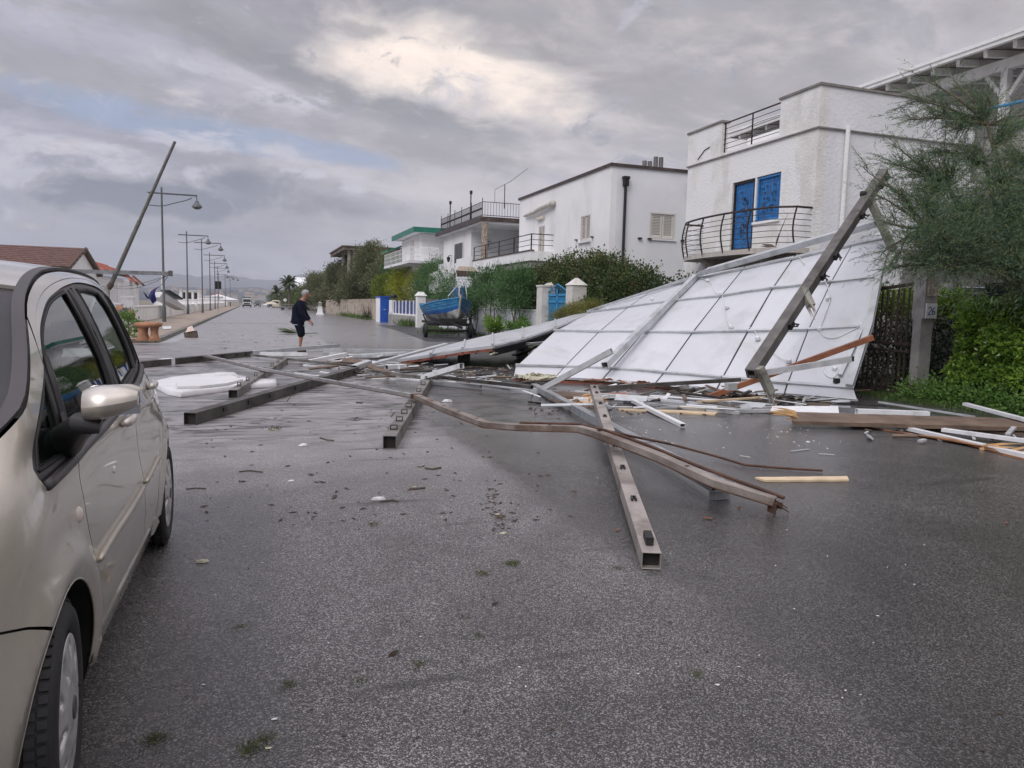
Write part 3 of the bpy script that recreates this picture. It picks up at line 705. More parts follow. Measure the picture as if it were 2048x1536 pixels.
# white parapet of the beach club nearest the car
tag(MB().box(-6.9, -6.6, 37.2, 46, .1, 1.15).box(-6.95, -6.55, 37.2, 46, 1.15, 1.22).build('parapet_wall', WHITEWALL), 'smooth white parapet in front of the tiled hut, behind the bollard', 'wall')
LEAFG = M('fresh_leaf', (.12, .24, .05), .5, island=.5, col2=(.12, .2, .05), trans=.25, spec=.4)
pc = at(258, 662, z=.35)
sp = thing('potted_shrub', 'small bright green shrub between the car and the bollard', 'shrub', (pc.x, pc.y, .13))
MB().tube([(pc.x, pc.y, .13), (pc.x, pc.y, .7)], .02, 5).build('stem', DARKWOOD, sp)
crown('foliage', [((pc.x, pc.y, .55), (.32, .3, .42))], 700, .11, .05, LEAFG, sp, seed=4, per=12, cr=.12)
# litter on the pavement
tag(MB().slab([[at(325, 653, z=.14), at(342, 652, z=.14)], [at(326, 658, z=.17), at(343, 657, z=.17)]], .03).build('foam_sheet', WHITEPL), 'small white foam sheet lying on the pavement behind the bollard', 'debris')
c = at(383, 675, z=0)
cr_ = thing('crate', 'dark broken wooden crate lying by the kerb in the road', 'crate', (c.x, c.y, 0))
MB().box8([c+Vector(v) for v in ((-.24, -.2, 0), (.22, -.24, .0), (.24, .2, 0), (-.2, .2, 0), (-.28, -.14, .2), (.14, -.2, .28), (.2, .2, .27), (-.2, .2, .22))]).build('body', DARKWOOD, cr_, bevel=.01)
MB().add([c+Vector(v) for v in ((-.2, -.21, .2), (.13, -.24, .29), (.03, 0, .46), (-.13, .03, .4))], [(0, 1, 2, 3), (3, 2, 1, 0)]).build('torn_paper', M('pale_pink_paper', (.6, .48, .42), .8), cr_)

# ------------------------------------------------------------------ far end of the promenade: tent, low white houses, shrubs
tent = at(428, 601, X=-16); tc_ = Vector((at(437, 600, Y=215).x, 215, .1))
tn = thing('white_marquee', 'wide white marquee with a low pyramid roof beyond the sea wall', 'tent', tuple(tc_))
w = 5.2; za_ = at(437, 588, Y=215).z
MB().add([(tc_.x-w, tc_.y-w, za_-1.5), (tc_.x+w, tc_.y-w, za_-1.5), (tc_.x+w, tc_.y+w, za_-1.5), (tc_.x-w, tc_.y+w, za_-1.5), (tc_.x, tc_.y, za_)], [(0, 1, 4), (1, 2, 4), (2, 3, 4), (3, 0, 4)]).build('canopy', WHITEPL, tn)
for sx in (-1, 1):
    for sy in (-1, 1): MB().beam((tc_.x+sx*w*.97, tc_.y+sy*w*.97, .1), (tc_.x+sx*w*.97, tc_.y+sy*w*.97, za_-1.45), .1, .1).build('post', WHITEPL, tn)
MB().box(tc_.x-w*.96, tc_.x+w*.96, tc_.y-w*.96, tc_.y-w*.94, za_-2.0, za_-1.5).build('valance', WHITEPL, tn)
for i, (x, y, ww, dd, h, lab) in enumerate(((-9.5, 215, 5, 8, 2.6, 'long low white beach kiosk with flat roof beyond the marquee'), (-9.8, 245, 5, 6, 2.2, 'low white kiosk at the far end of the sea wall'),
        (-17.5, 255, 6, 6, 4.4, 'white two-tier beach house above the far end of the promenade'), (-10.5, 285, 6, 12, 3.0, 'red-roofed low building beside the parked truck'))):
    k = thing('beach_kiosk', lab, 'building', (x, y, .1))
    MB().box(x-ww/2, x+ww/2, y-dd/2, y+dd/2, .1, h).build('wall', WHITEWALL, k)
    if i == 3: MB().box8([(x-ww*.55, y-dd*.55, h), (x+ww*.55, y-dd*.55, h), (x+ww*.55, y+dd*.55, h), (x-ww*.55, y+dd*.55, h), (x-.1, y-dd*.5, h+1.2), (x+.1, y-dd*.5, h+1.2), (x+.1, y+dd*.5, h+1.2), (x-.1, y+dd*.5, h+1.2)]).build('roof', REDTILE, k)
    else: MB().box(x-ww*.55, x+ww*.55, y-dd*.55, y+dd*.55, h, h+.15).build('roof', WHITEWALL, k)
    for j in range(3): MB().box(x-ww/2+ww*(.15+.28*j), x-ww/2+ww*(.3+.28*j), y-dd/2-.03, y-dd/2+.05, 1.0, h-.5).build('window', BLACK, k)
# ------------------------------------------------------------------ houses on the right
ROUGHCAST = M('rough_white_render', (.71, .70, .67), .9, var=.10, vscale=1.3, bump=.75, bscale=16, stain=(.80, .80, .80), ssharp=.05, samt=.55, sscale=.42, sstretch=(1, 1, .6), bdist=.03)
PLASTER = M('white_plaster', (.80, .80, .80), .85, var=.05, vscale=.6, bump=.15, bscale=18, stain=(.55, .54, .52), samt=.35, sscale=.7, sstretch=(1, 1, .35))
PLASTER2 = M('cool_white_plaster', (.74, .75, .77), .85, var=.05, vscale=.6, bump=.15, bscale=18, stain=(.58, .58, .60), samt=.45, sscale=.5)
CAPM = M('dark_roof_flashing', (.055, .04, .035), .5, var=.3, vscale=2, stain=(.25, .2, .16), samt=.3, sscale=3)
CONCCAP = M('weathered_coping', (.20, .19, .175), .8, var=.25, vscale=4)
BLUE = M('blue_shutter_paint', (.03, .20, .50), .45, var=.2, vscale=4, stain=(.12, .07, .05), samt=.5, sscale=8)
IRON = M('black_iron', (.022, .018, .016), .5, .3, var=.3, vscale=10, stain=(.12, .05, .03), samt=.5, sscale=12)
BEIGESH = M('beige_shutter', (.60, .575, .53), .55, var=.05)
GAPDARK = M('dark_gap', (.01, .01, .012), .8)
SLABUNDER = M('balcony_concrete', (.50, .47, .43), .85, var=.15, vscale=2, stain=(.2, .15, .1), samt=.5, sscale=2)
# ---- rough white house with the blue shutters
FX, Y0, Y1, XB = 13.0, 15.2, 20.95, 18.0
h3 = thing('rendered_house', 'rough white two-storey house with blue barred shutters and curved balcony', 'house', (15.5, 18, 0))
mb = MB()
ya, yb, yc, yd = 16.48, 17.5, 17.52, 18.56       # window right/left, door right/left
def wall_x(mb, x, y0, y1, z0, z1, holes, th=.25):
    """wall on the plane X=x with rectangular openings (y0,y1,z0,z1)"""
    ys = sorted({y0, y1, *[h[0] for h in holes], *[h[1] for h in holes]}); zs = sorted({z0, z1, *[h[2] for h in holes], *[h[3] for h in holes]})
    for a, b in zip(ys, ys[1:]):
        run = None
        for c, d in zip(zs, zs[1:]):
            inside = any(h[0] <= (a+b)/2 <= h[1] and h[2] <= (c+d)/2 <= h[3] for h in holes)
            if inside:
                if run: mb.box(x, x+th, a, b, run[0], run[1]); run = None
            else: run = (run[0], d) if run else (c, d)
        if run: mb.box(x, x+th, a, b, run[0], run[1])
def wall_y(mb, y, x0, x1, z0, z1, holes, th=.25):
    xs = sorted({x0, x1, *[h[0] for h in holes], *[h[1] for h in holes]}); zs = sorted({z0, z1, *[h[2] for h in holes], *[h[3] for h in holes]})
    for a, b in zip(xs, xs[1:]):
        run = None
        for c, d in zip(zs, zs[1:]):
            inside = any(h[0] <= (a+b)/2 <= h[1] and h[2] <= (c+d)/2 <= h[3] for h in holes)
            if inside:
                if run: mb.box(a, b, y, y+th, run[0], run[1]); run = None
            else: run = (run[0], d) if run else (c, d)
        if run: mb.box(a, b, y, y+th, run[0], run[1])
wall_x(mb, FX, Y0, Y1, 0, 5.98, [(16.48, 17.48, 3.94, 5.15), (17.54, 18.56, 3.22, 5.15)])
mb.box(FX+.25, XB, Y1-.25, Y1, 0, 5.98)
SIDEW = M('cool_rough_render', (.70, .71, .735), .9, var=.07, vscale=.8, bump=.6, bscale=11, stain=(.55, .55, .55), samt=.35, sscale=.5, sstretch=(1, 1, .45), bdist=.03)
MB().box(FX+.25, XB, Y0, Y0+.25, 0, 5.98).build('side_wall', SIDEW, h3)
mb.box(FX+.25, XB, Y0+.25, Y1-.25, 5.7, 5.98)
mb.build('wall', ROUGHCAST, h3)
mb = MB()
# roof parapet: solid corners with a railed gap between them
mb.box(FX-.03, FX+.2, Y0-.03, 16.62, 6.0, 6.96).box(FX-.03, FX+.2, 19.17, Y1, 6.0, 6.96)
MB().box(FX+.2, XB, Y0-.03, Y0+.2, 6.0, 6.96).build('side_parapet', SIDEW, h3)
mb.box(FX+.2, XB, Y1-.2, Y1, 6.0, 6.96).box(FX-.03, FX+.2, 16.62, 19.17, 6.0, 6.07)
mb.build('parapet', ROUGHCAST, h3)
MB().box(FX-.05, FX, Y0-.05, Y1+.02, 5.965, 6.0).box(FX, XB, Y0-.05, Y0, 5.965, 6.0).build('cornice', CONCCAP, h3)
for a_ in ((FX-.07, FX+.24, Y0-.07, 16.66), (FX-.07, FX+.24, 19.13, Y1+.04), (FX+.242, XB+.05, Y0-.07, Y0+.24)): MB().box(*a_, 6.962, 7.02).build('coping', CONCCAP, h3)
MB().box(14.6, 17.4, 18.0, 20.2, 6.0, 6.85).build('stair_hut', PLASTER, h3)
rr = MB().tube([(FX+.05, 16.62, 6.93), (FX+.05, 19.17, 6.93)], .022, 6)
for z in (6.2, 6.34, 6.48, 6.62, 6.77):
    if z in (6.48, 6.62): rr.tube([(FX+.05, 16.62, z), (FX+.02, 17.6, z), (FX-.02, 18.1, z-.06), (FX+.05, 19.17, z)], .009, 5)
    else: rr.tube([(FX+.05, 16.62, z), (FX+.05, 19.17, z)], .009, 5)
rl = rr.build('roof_railing', IRON, h3)
for y in (16.66, 17.85, 19.1): MB().beam((FX+.05, y, 6.06), (FX+.05, y, 6.95), .03, .03).build('post', IRON, rl)
MB().beam((FX-.045, 20.35, 6.1), (FX-.045, 20.0, 6.32), .02, .02).beam((FX-.045, 20.0, 6.32), (FX-.045, 19.75, 6.36), .02, .02).build('cable_stub', IRON, h3)
MB().tube([(13.82, Y0-.07, 6.05), (13.82, Y0-.07, 2.2)], .055, 8).build('rain_pipe', ROUGHCAST, h3, smooth=40)
# shutters: sheet, bars and iron scrolls
def shutter(y0, y1, z0, z1, door=False):
    s = MB().box(FX+.1, FX+.14, y0, y1, z0, z1).build('shutter', BLUE, h3)
    MB().box(FX+.03, FX+.08, y0, y0+.05, z0, z1).box(FX+.03, FX+.08, y1-.05, y1, z0, z1).box(FX+.03, FX+.08, y0+.05, y1-.05, z1-.05, z1).box(FX+.03, FX+.08, y0+.05, y1-.05, z0, z0+.05).build('frame', IRON if door else BLUE, s)
    b = MB(); ny = 8; nz = int((z1-z0)/.12)
    for i in range(1, ny): y = y0+(y1-y0)*i/ny; b.tube([(FX+.055, y, z0+.04), (FX+.055, y, z1-.04)], .008, 4)
    for i in range(1, nz): z = z0+(z1-z0)*i/nz; b.tube([(FX+.065, y0+.04, z), (FX+.065, y1-.04, z)], .006, 4)
    b.build('bars', BLUE, s)
    b = MB(); r_ = random.Random(int(y0*10)); c = (y0+y1)/2
    for k in range(26 if door else 18):
        z = z0+.2+(z1-z0-.4)*r_.random(); y = c+r_.uniform(-.33, .33)*(y1-y0)*(1-abs(z-(z0+z1)/2)/(z1-z0)); R = r_.uniform(.035, .07)
        b.tube([(FX+.04, y+R*math.cos(t)*(1-t/9), z+R*math.sin(t)*(1-t/9)) for t in np.linspace(0, 4.6, 8)], .009, 4)
    tag(b.build('scrollwork', IRON, s), kind='stuff')
shutter(16.5, 17.46, 3.96, 5.13); shutter(17.58, 18.52, 3.24, 5.13, True)
MB().box(FX+.15, FX+.2, 16.48, 18.56, 3.22, 5.15).build('opening_backing', GAPDARK, h3)
MB().box(FX-.06, FX+.1, 16.42, 17.52, 3.88, 3.94).build('window_sill', PLASTER, h3)
# balcony: curved slab and bellied rail
bal = MB(); fy0, fy1 = 15.25, 19.95
n = 14; prof = []
for i in range(n+1):
    f = i/n; y = fy0+(fy1-fy0)*f; x = FX-.62-.50*math.sin(math.pi*min(1, max(0, f*1.0+.02)))**.55
    prof.append((x, y))
prof[0] = (FX-.45, fy0); 
poly = [(x, y, 2.98) for x, y in prof]+[(FX+.01, fy1, 2.98), (FX+.01, fy0, 2.98)]
slab3 = MB().prism(poly, (0, 0, .13)).build('balcony_slab', SLABUNDER, h3)
MB().prism([(FX-.02, fy0+.3, 2.55), (FX-.02, fy1-.3, 2.55), (FX-.02, fy1-.3, 2.978), (FX-.02, fy0+.3, 2.978)], (-.04, 0, 0)).prism([(FX, fy0+1.2, 2.6), (FX-.9, fy0+1.2, 2.975), (FX, fy0+1.2, 2.975)], (0, .18, 0)).prism([(FX, fy1-1.2, 2.6), (FX-.9, fy1-1.2, 2.975), (FX, fy1-1.2, 2.975)], (0, -.18, 0)).build('balcony_corbel', SLABUNDER, h3)
rail = MB(); belly = lambda z: .09*math.sin(math.pi*(z-3.1)/.98)
path = [(FX, fy1)] + prof[::-1] + [(FX, fy0)]
rail.tube([(x, y, 4.08) for x, y in path], .028, 6)
for z in (3.22, 3.36, 3.5, 3.64, 3.78, 3.92): rail.tube([(x-(belly(z) if x < FX-.1 else 0), y, z) for x, y in path], .009, 4)
rl = rail.build('balcony_rail', IRON, h3)
for i in (0, 3, 6, 9, 12, 14):
    x, y = prof[i]; MB().tube([(x-belly(z)-(.0), y, z) for z in np.linspace(3.05, 4.08, 7)], .022, 6).build('post', IRON, rl)
pot = thing('dead_plant', 'dry brown plant leaning on the balcony rail of the blue-shuttered house', 'plant', (12.5, 15.9, 3.11))
for k, (dx, dy, dz, w) in enumerate(((.05, -.35, .85, .05), (-.1, .4, .12, .06), (.1, .7, .1, .05), (0, -.1, .35, .07))):
    MB().tube([(12.5, 15.9, 3.13), (12.5+dx*.5, 15.9+dy*.35, 3.13+dz*.5), (12.5+dx, 15.9+dy, 3.13+dz)], [w*.4, w, .01], 5, flat=.25).build('dry_leaf', DARKWOOD, pot)

# ---- pergola terrace behind it (upper right)
WHITEBEAM = M('white_painted_beam', (.74, .74, .73), .6, var=.05, vscale=3)
RIBBED = M('ribbed_ceiling', (.27, .245, .225), .8, var=.12, vscale=3)
pg = thing('roof_terrace', 'white timber terrace roof on braced posts above the tamarisk tree', 'roof', (20, 16, 0))
px_ = 19.0; zt_ = 8.98
def PX(x, y, z): return (x, y, z)
MB().box(px_-.02, px_+.12, 8, 30, zt_-.17, zt_).box(px_-.06, px_-.02, 8, 30, zt_-.06, zt_+.04).build('fascia', WHITEBEAM, pg)
MB().box8([(px_+.12, 8, zt_-.13), (px_+6, 8, zt_+.55), (px_+6, 30, zt_+.55), (px_+.12, 30, zt_-.13), (px_+.12, 8, zt_-.05), (px_+6, 8, zt_+.65), (px_+6, 30, zt_+.65), (px_+.12, 30, zt_-.05)]).build('ceiling', RIBBED, pg)
for i in range(26):
    y = 8.4+i*.85
    MB().beam((px_+.2, y, zt_-.33), (px_+5.8, y, zt_+.30), .12, .19, lift=True).build('rafter', WHITEBEAM, pg)
MB().box(px_+.95, px_+1.15, 8, 30, zt_-.56, zt_-.26).build('long_beam', WHITEBEAM, pg)
for y in (10.9, 16.05, 21.4, 26.5):
    MB().box(px_+.95, px_+1.15, y-.1, y+.1, 5.5, zt_-.562).build('post', WHITEBEAM, pg)
    for s in (-1, 1): MB().beam((px_+1.05, y+s*.1, zt_-1.25), (px_+1.05, y+s*.62, zt_-.6), .12, .12, up=(1, 0, 0)).build('brace', WHITEBEAM, pg)
MB().box(px_+1.2, px_+7, 8, 30, 3.0, 5.5).box(px_+5.4, px_+5.6, 8, 30, 5.5, 9.3).build('wall', PLASTER, pg)
BLUEPIPE = M('blue_pipe', (.03, .22, .45), .5)
MB().tube([(18.3, 15.6, 6.7), (18.3, 15.0, 6.95), (18.4, 14.2, 6.95), (18.4, 13.0, 6.4), (18.4, 12, 5.6)], .04, 6).build('blue_handrail', BLUEPIPE, pg)
MB().box(13.6, 19.8, 9.2, 12.4, 0, 2.4).box(18.1, 25, 8, 15.1, 2.4, 6.1).build('lower_wall', CONC, pg)

# ---- smooth white block (second house)
h2 = thing('white_block_house', 'smooth white flat-roofed house with beige louvred shutters and black drainpipe', 'house', (16, 31, 0))
A0, A1, BX = 26.3, 36.6, 22.0
holes = [(28.05, 29.0, 4.27, 5.32), (33.05, 33.85, 3.75, 5.35)]
mb = MB(); wall_x(mb, 13.0, A0, A1, 0, 6.92, holes); mb.box(13.25, BX, A1-.25, A1, 0, 6.92).box(13.25, BX, A0+.25, A1-.25, 6.6, 6.9)
mb.build('front_wall', PLASTER, h2)
mb = MB(); wall_y(mb, A0, 13.25, BX, 0, 6.92, [(14.72, 15.85, 4.3, 5.32)]); mb.build('side_wall', PLASTER2, h2)
MB().box(12.93, 13.3, A0-.07, A1+.1, 6.92, 7.03).box(13.3, BX, A0-.07, A0+.3, 6.92, 7.03).build('roof_edge', CAPM, h2)
def louvre_x(x, y0, y1, z0, z1, parent, leaves=2, mat=BEIGESH):
    w = MB().box(x-.03, x+.05, y0-.05, y0, z0-.05, z1+.05).box(x-.03, x+.05, y1, y1+.05, z0-.05, z1+.05).box(x-.03, x+.05, y0, y1, z1, z1+.05).box(x-.06, x+.05, y0, y1, z0-.05, z0).build('window_frame', mat, parent)
    for k in range(leaves):
        a = y0+(y1-y0)*k/leaves+.01; b = y0+(y1-y0)*(k+1)/leaves-.01
        s = MB().box(x, x+.04, a, a+.05, z0, z1).box(x, x+.04, b-.05, b, z0, z1).box(x, x+.04, a+.05, b-.05, z1-.06, z1).box(x, x+.04, a+.05, b-.05, z0, z0+.06).box(x+.045, x+.06, a, b, z0, z1)
        nn = int((z1-z0-.12)/.055)
        for i in range(nn):
            z = z0+.06+(z1-z0-.12)*i/nn; s.box8([(x-.0, a+.05, z), (x+.035, a+.05, z+.03), (x+.035, b-.05, z+.03), (x, b-.05, z), (x-.0, a+.05, z+.012), (x+.035, a+.05, z+.042), (x+.035, b-.05, z+.042), (x, b-.05, z+.012)])
        s.build('louvre_shutter', mat, w)
    return w
def louvre_y(y, x0, x1, z0, z1, parent, leaves=2, mat=BEIGESH):
    w = MB().box(x0-.06, x0, y-.04, y+.05, z0-.06, z1+.06).box(x1, x1+.06, y-.04, y+.05, z0-.06, z1+.06).box(x0, x1, y-.04, y+.05, z1, z1+.06).box(x0, x1, y-.07, y+.05, z0-.06, z0).build('window_frame', mat, parent)
    for k in range(leaves):
        a = x0+(x1-x0)*k/leaves+.01; b = x0+(x1-x0)*(k+1)/leaves-.01
        s = MB().box(a, a+.07, y, y+.04, z0, z1).box(b-.07, b, y, y+.04, z0, z1).box(a+.07, b-.07, y, y+.04, z1-.07, z1).box(a+.07, b-.07, y, y+.04, z0, z0+.07).box(a, b, y+.045, y+.06, z0, z1)
        nn = int((z1-z0-.14)/.055)
        for i in range(nn):
            z = z0+.07+(z1-z0-.14)*i/nn; s.box8([(a+.07, y, z), (b-.07, y, z), (b-.07, y+.035, z+.03), (a+.07, y+.035, z+.03), (a+.07, y, z+.012), (b-.07, y, z+.012), (b-.07, y+.035, z+.042), (a+.07, y+.035, z+.042)])
        s.build('louvre_shutter', mat, w)
    return w
louvre_x(13.03, 28.1, 28.95, 4.32, 5.27, h2); louvre_x(13.03, 33.1, 33.8, 3.8, 5.3, h2)
louvre_y(A0+.03, 14.78, 15.79, 4.36, 5.26, h2)
MB().box(12.9, 13.0, 27.95, 29.1, 4.2, 4.26).box(14.66, 15.9, A0-.06, A0, 4.24, 4.29).build('window_sill', PLASTER2, h2)
# rain head and black drainpipe
dp = MB().tube([(13.57, A0-.09, 6.2), (13.57, A0-.09, 2.2)], .055, 10).build('drainpipe', BLACK, h2, smooth=40)
MB().box(13.47, 13.67, A0-.18, A0-.01, 6.2, 6.46).box(13.44, 13.70, A0-.2, A0-.005, 6.46, 6.56).build('rain_head', BLACK, dp, bevel=.01)
# rolled awning, lamp over the door, stains and hooks
OLDCLOTH = M('rolled_grey_canvas', (.52, .50, .46), .9, var=.2, vscale=5, bump=.3)
MB().tube([(12.9, 35.6, 6.02), (12.82, 34.2, 6.03), (12.8, 33.0, 6.12), (12.84, 32.2, 6.17), (12.86, 31.75, 6.2)], [.06, .1, .12, .11, .13], 10).build('rolled_awning', OLDCLOTH, h2, smooth=True)
MB().box(12.86, 13.0, 33.1, 33.9, 5.62, 5.78).build('door_lamp', M('lamp_cover', (.62, .58, .48), .5), h2, bevel=.04)
for y in (27.75, 29.3): MB().beam((12.9, y, 4.35), (13.0, y, 4.35), .12, .05).build('shutter_hook', IRON, h2)
for x in (14.3, 14.72, 16.2): MB().beam((x, A0, 4.25), (x, A0-.1, 4.25), .14, .06).build('shutter_hook', IRON, h2)
MB().tube([(12.98, 31.5, 3.5), (12.98, 29, 3.3), (12.98, 26.5, 3.25), (12.98, A0-.03, 3.2), (13.3, A0-.03, 3.15), (13.42, A0-.03, 3.4)], .02, 5).build('cable', PLASTER2, h2)
CHIM = M('chimney_metal', (.16, .15, .15), .5, .3)
for x, hgt, n in ((15.0, .42, 0), (15.5, .62, 1)):
    c = MB()
    for dx in (-.12, .12):
        c.tube([(x+dx, 27.2, 6.9), (x+dx, 27.2, 7.0+hgt)], .09, 10)
    c.build('chimney_pipe', CHIM, h2, smooth=40)
# corner balcony on the left of it
BALC = thing('corner_balcony', 'white balcony terrace with plain black bar railing between the two houses', 'balcony', (12.6, 37, 0))
MB().box(11.9, 13.0, 31.9, 41.2, 3.62, 4.05).box(11.9, 14, 37.0, 41.2, 3.3, 3.6).build('parapet', PLASTER, BALC)
MB().box(12.0, 13.0, 32.0, 41.2, 3.3, 3.62).build('recessed_slab', CONC, BALC)  # grey concrete band set back below the parapet
MB().box(11.86, 12.06, 31.86, 41.25, 4.05, 4.1).build('coping', DARKWOOD, BALC)
rb = MB()
for z in (4.32, 4.55, 4.8): rb.tube([(13.0, 31.95, z), (11.95, 31.95, z), (11.95, 41.2, z)], .022 if z > 4.7 else .014, 5)
rl = rb.build('railing', IRON, BALC)
for y in (31.95, 34.3, 36.6, 38.9, 41.1): MB().beam((11.95, y, 4.1), (11.95, y, 4.82), .05, .05).build('post', IRON, rl)
# antenna frame over the roof
ant = MB().tube([(13.5, 42.4, 7.6), (13.5, 42.4, 8.3), (13.5, 39.6, 8.35), (13.5, 37, 8.6)], .012, 4).tube([(13.5, 40.6, 7.0), (13.5, 40.6, 8.33)], .025, 5)
tag(ant.build('antenna_frame', IRON), 'thin dark wire frame standing above the iron roof railing', 'antenna')

# ---- house with iron roof railing and pebbled column
h1 = thing('railing_house', 'white house with iron-railed flat roof carried by a pebble-dashed column', 'house', (16, 46, 0))
MB().box(13.0, 20, 45.5, 52.5, 0, 6.3).box(16.2, 20, 38.0, 45.5, 0, 6.2).build('wall', PLASTER, h1)
MB().box(12.6, 20.5, 42.0, 52.9, 6.3, 6.55).build('roof_slab', PLASTER2, h1)
MB().box(12.5, 20.5, 41.9, 53.0, 6.55, 6.66).box(12.5, 12.6, 41.9, 53.0, 6.4, 6.548).box(12.6, 20.5, 41.9, 42.0, 6.4, 6.548).build('roof_edge', CAPM, h1)
for k in range(12):
    MB().box(16.16, 16.2, 38.2, 45.4, 3.7+k*.2, 3.885+k*.2).build('siding_board', PLASTER2, h1)
    MB().box(13.0, 16.1, 45.45, 45.5, 3.7+k*.2, 3.885+k*.2).build('siding_board', PLASTER2, h1)
PEBBLE = M('pebble_dash', (.38, .33, .27), .9, var=.5, vscale=18, bump=1.0, bscale=22, stain=(.14, .10, .08), samt=.8, sscale=14, bdist=.04)
MB().tube([(12.8, 41.95, 2.6), (12.8, 41.95, 6.3)], .2, 14).build('column', PEBBLE, h1, smooth=40)
rb = MB(); y0, y1 = 42.0, 52.0
for z in (6.75, 7.5): rb.tube([(19, y0, z), (12.65, y0, z), (12.65, y1, z)], .02, 5)
rl = rb.build('roof_railing', IRON, h1)
bb = MB()
for i in range(66): y = y0+(y1-y0)*(i+.5)/66; bb.tube([(12.65, y, 6.7), (12.65, y, 7.5)], .012, 4); bb.tube([(12.65, y, 7.08), (12.65, y, 7.18)], .03, 4)
for i in range(36): x = 12.8+6.2*i/36; bb.tube([(x, y0, 6.7), (x, y0, 7.5)], .011, 4)
bb.build('balusters', IRON, rl)
for y in (42.0, 44.3, 46.5, 48.2, 50.0, 51.9): MB().beam((12.65, y, 6.66), (12.65, y, 7.72), .035, .035).build('post', IRON, rl)
for y in (44.8, 49.8): 
    l = MB().beam((12.75, y, 6.66), (12.75, y, 8.3), .06, .06).build('lamp_post', IRON, h1); MB().box(12.68, 12.82, y-.07, y+.07, 8.3, 8.5).build('lantern', BLACK, l)
for (x, y, z) in ((14.1, 45.3, 5.55), (16.0, 42.2, 5.7), (16.0, 40.2, 5.3), (12.9, 50.2, 4.9)):
    l = MB().beam((x+.15, y, z), (x-.12, y, z), .04, .04).build('wall_lantern', IRON, h1)
    MB().lathe((x-.12, y, z-.42), [(.03, 0), (.09, .06), (.12, .26), (.15, .28), (.02, .4)], 8).build('lamp', BLACK, l)
for y0_, y1_, xx in ((47.3, 49.2, 12.97), (39.0, 40.4, 16.1)):
    w = MB().box(xx-.02, xx, y0_-.06, y1_+.06, 3.5, 5.66).build('door_frame', WHITEWOOD, h1)
    MB().box(xx-.05, xx-.022, y0_, y1_, 3.5, 5.6).build('dark_glass', M('dark_window', (.03, .032, .035), .15), w)
    mb = MB(); [mb.box(xx-.07, xx-.052, y0_+(y1_-y0_)*i/5-.02, y0_+(y1_-y0_)*i/5+.02, 3.5, 5.6) for i in range(1, 5)]; mb.build('bars', CHIM, w)
# staircase parapet with white slats
MB().box8([(12.2, 45, 2.4), (12.35, 45, 2.4), (12.35, 53.5, 2.4), (12.2, 53.5, 2.4), (12.2, 45, 4.25), (12.35, 45, 4.25), (12.35, 53.5, 3.75), (12.2, 53.5, 3.75)]).box(11.95, 12.1, 42, 45, 2.6, 4.35).build('stair_parapet', PLASTER, h1)
for i in range(7): MB().box(12.13, 12.19, 47.5+i*.45, 47.6+i*.45, 3.2, 4.3).build('slat', WHITEWOOD, h1)
bl = MB().box(11.7, 12.1, 42.2, 45.2, 1.9, 2.6).build('blue_tarp', M('blue_tarpaulin', (.02, .10, .36), .6, var=.2), h1)
# ---- boarded house with green roof edge
hg = thing('green_roof_house', 'white boarded house with a green metal roof edge', 'house', (16, 60, 0))
GREEN = M('green_roof_metal', (.02, .17, .12), .45, var=.15, vscale=3)
MB().box(13.0, 21, 60.0, 68.0, 0, 7.25).build('wall', PLASTER, hg)
for k in range(24): MB().box(12.96, 13.0, 60.1, 67.9, 3.6+k*.15, 3.735+k*.15).box(13.0, 20.9, 59.96, 60.0, 3.6+k*.15, 3.735+k*.15).build('siding_board', PLASTER, hg)
MB().box(12.3, 21.6, 59.2, 68.8, 7.27, 7.35).build('eaves', PLASTER2, hg)
MB().box(12.2, 12.3, 59.1, 68.9, 7.25, 7.66).box(12.3, 21.6, 59.1, 59.2, 7.25, 7.66).box8([(12.3, 59.2, 7.35), (21.6, 59.2, 7.35), (21.6, 68.8, 7.35), (12.3, 68.8, 7.35), (12.3, 59.2, 7.6), (21.6, 59.2, 7.6), (21.6, 68.8, 7.6), (12.3, 68.8, 7.6)]).build('roof', GREEN, hg)
MB().box8([(11.9, 69.2, 6.3), (13.2, 69.2, 6.8), (13.2, 73, 6.8), (11.9, 73, 6.3), (11.9, 69.2, 6.45), (13.2, 69.2, 6.95), (13.2, 73, 6.95), (11.9, 73, 6.45)]).build('porch_roof', GREEN, hg)
MB().box(12.91, 12.95, 62.6, 63.8, 4.9, 6.9).build('door', BEIGESH, hg)
bx0, bx1, by0 = at(818, 515, Y=57.6).x, at(877, 515, Y=57.6).x, 57.6
MB().box(bx0, bx1, by0, 60.0, 4.75, 4.95).box(bx0, 13.0, 60.0, 69, 4.75, 4.95).build('balcony_slab', PLASTER2, hg)
rb = MB()
for z in (5.25, 5.6, 5.95): rb.tube([(bx1, 60, z), (bx1, by0+.05, z), (bx0+.05, by0+.05, z), (bx0+.05, 69, z)], .022, 5)
for i in range(20): rb.tube([(bx0+.05, by0+.05+11.3*i/19, 4.95), (bx0+.05, by0+.05+11.3*i/19, 5.95)], .022, 4)
for i in range(9): x = bx0+.05+(bx1-bx0-.05)*i/8; rb.tube([(x, by0+.05, 4.95), (x, by0+.05, 5.95)], .02, 4)
rb.build('balcony_railing', WHITEWOOD, hg)
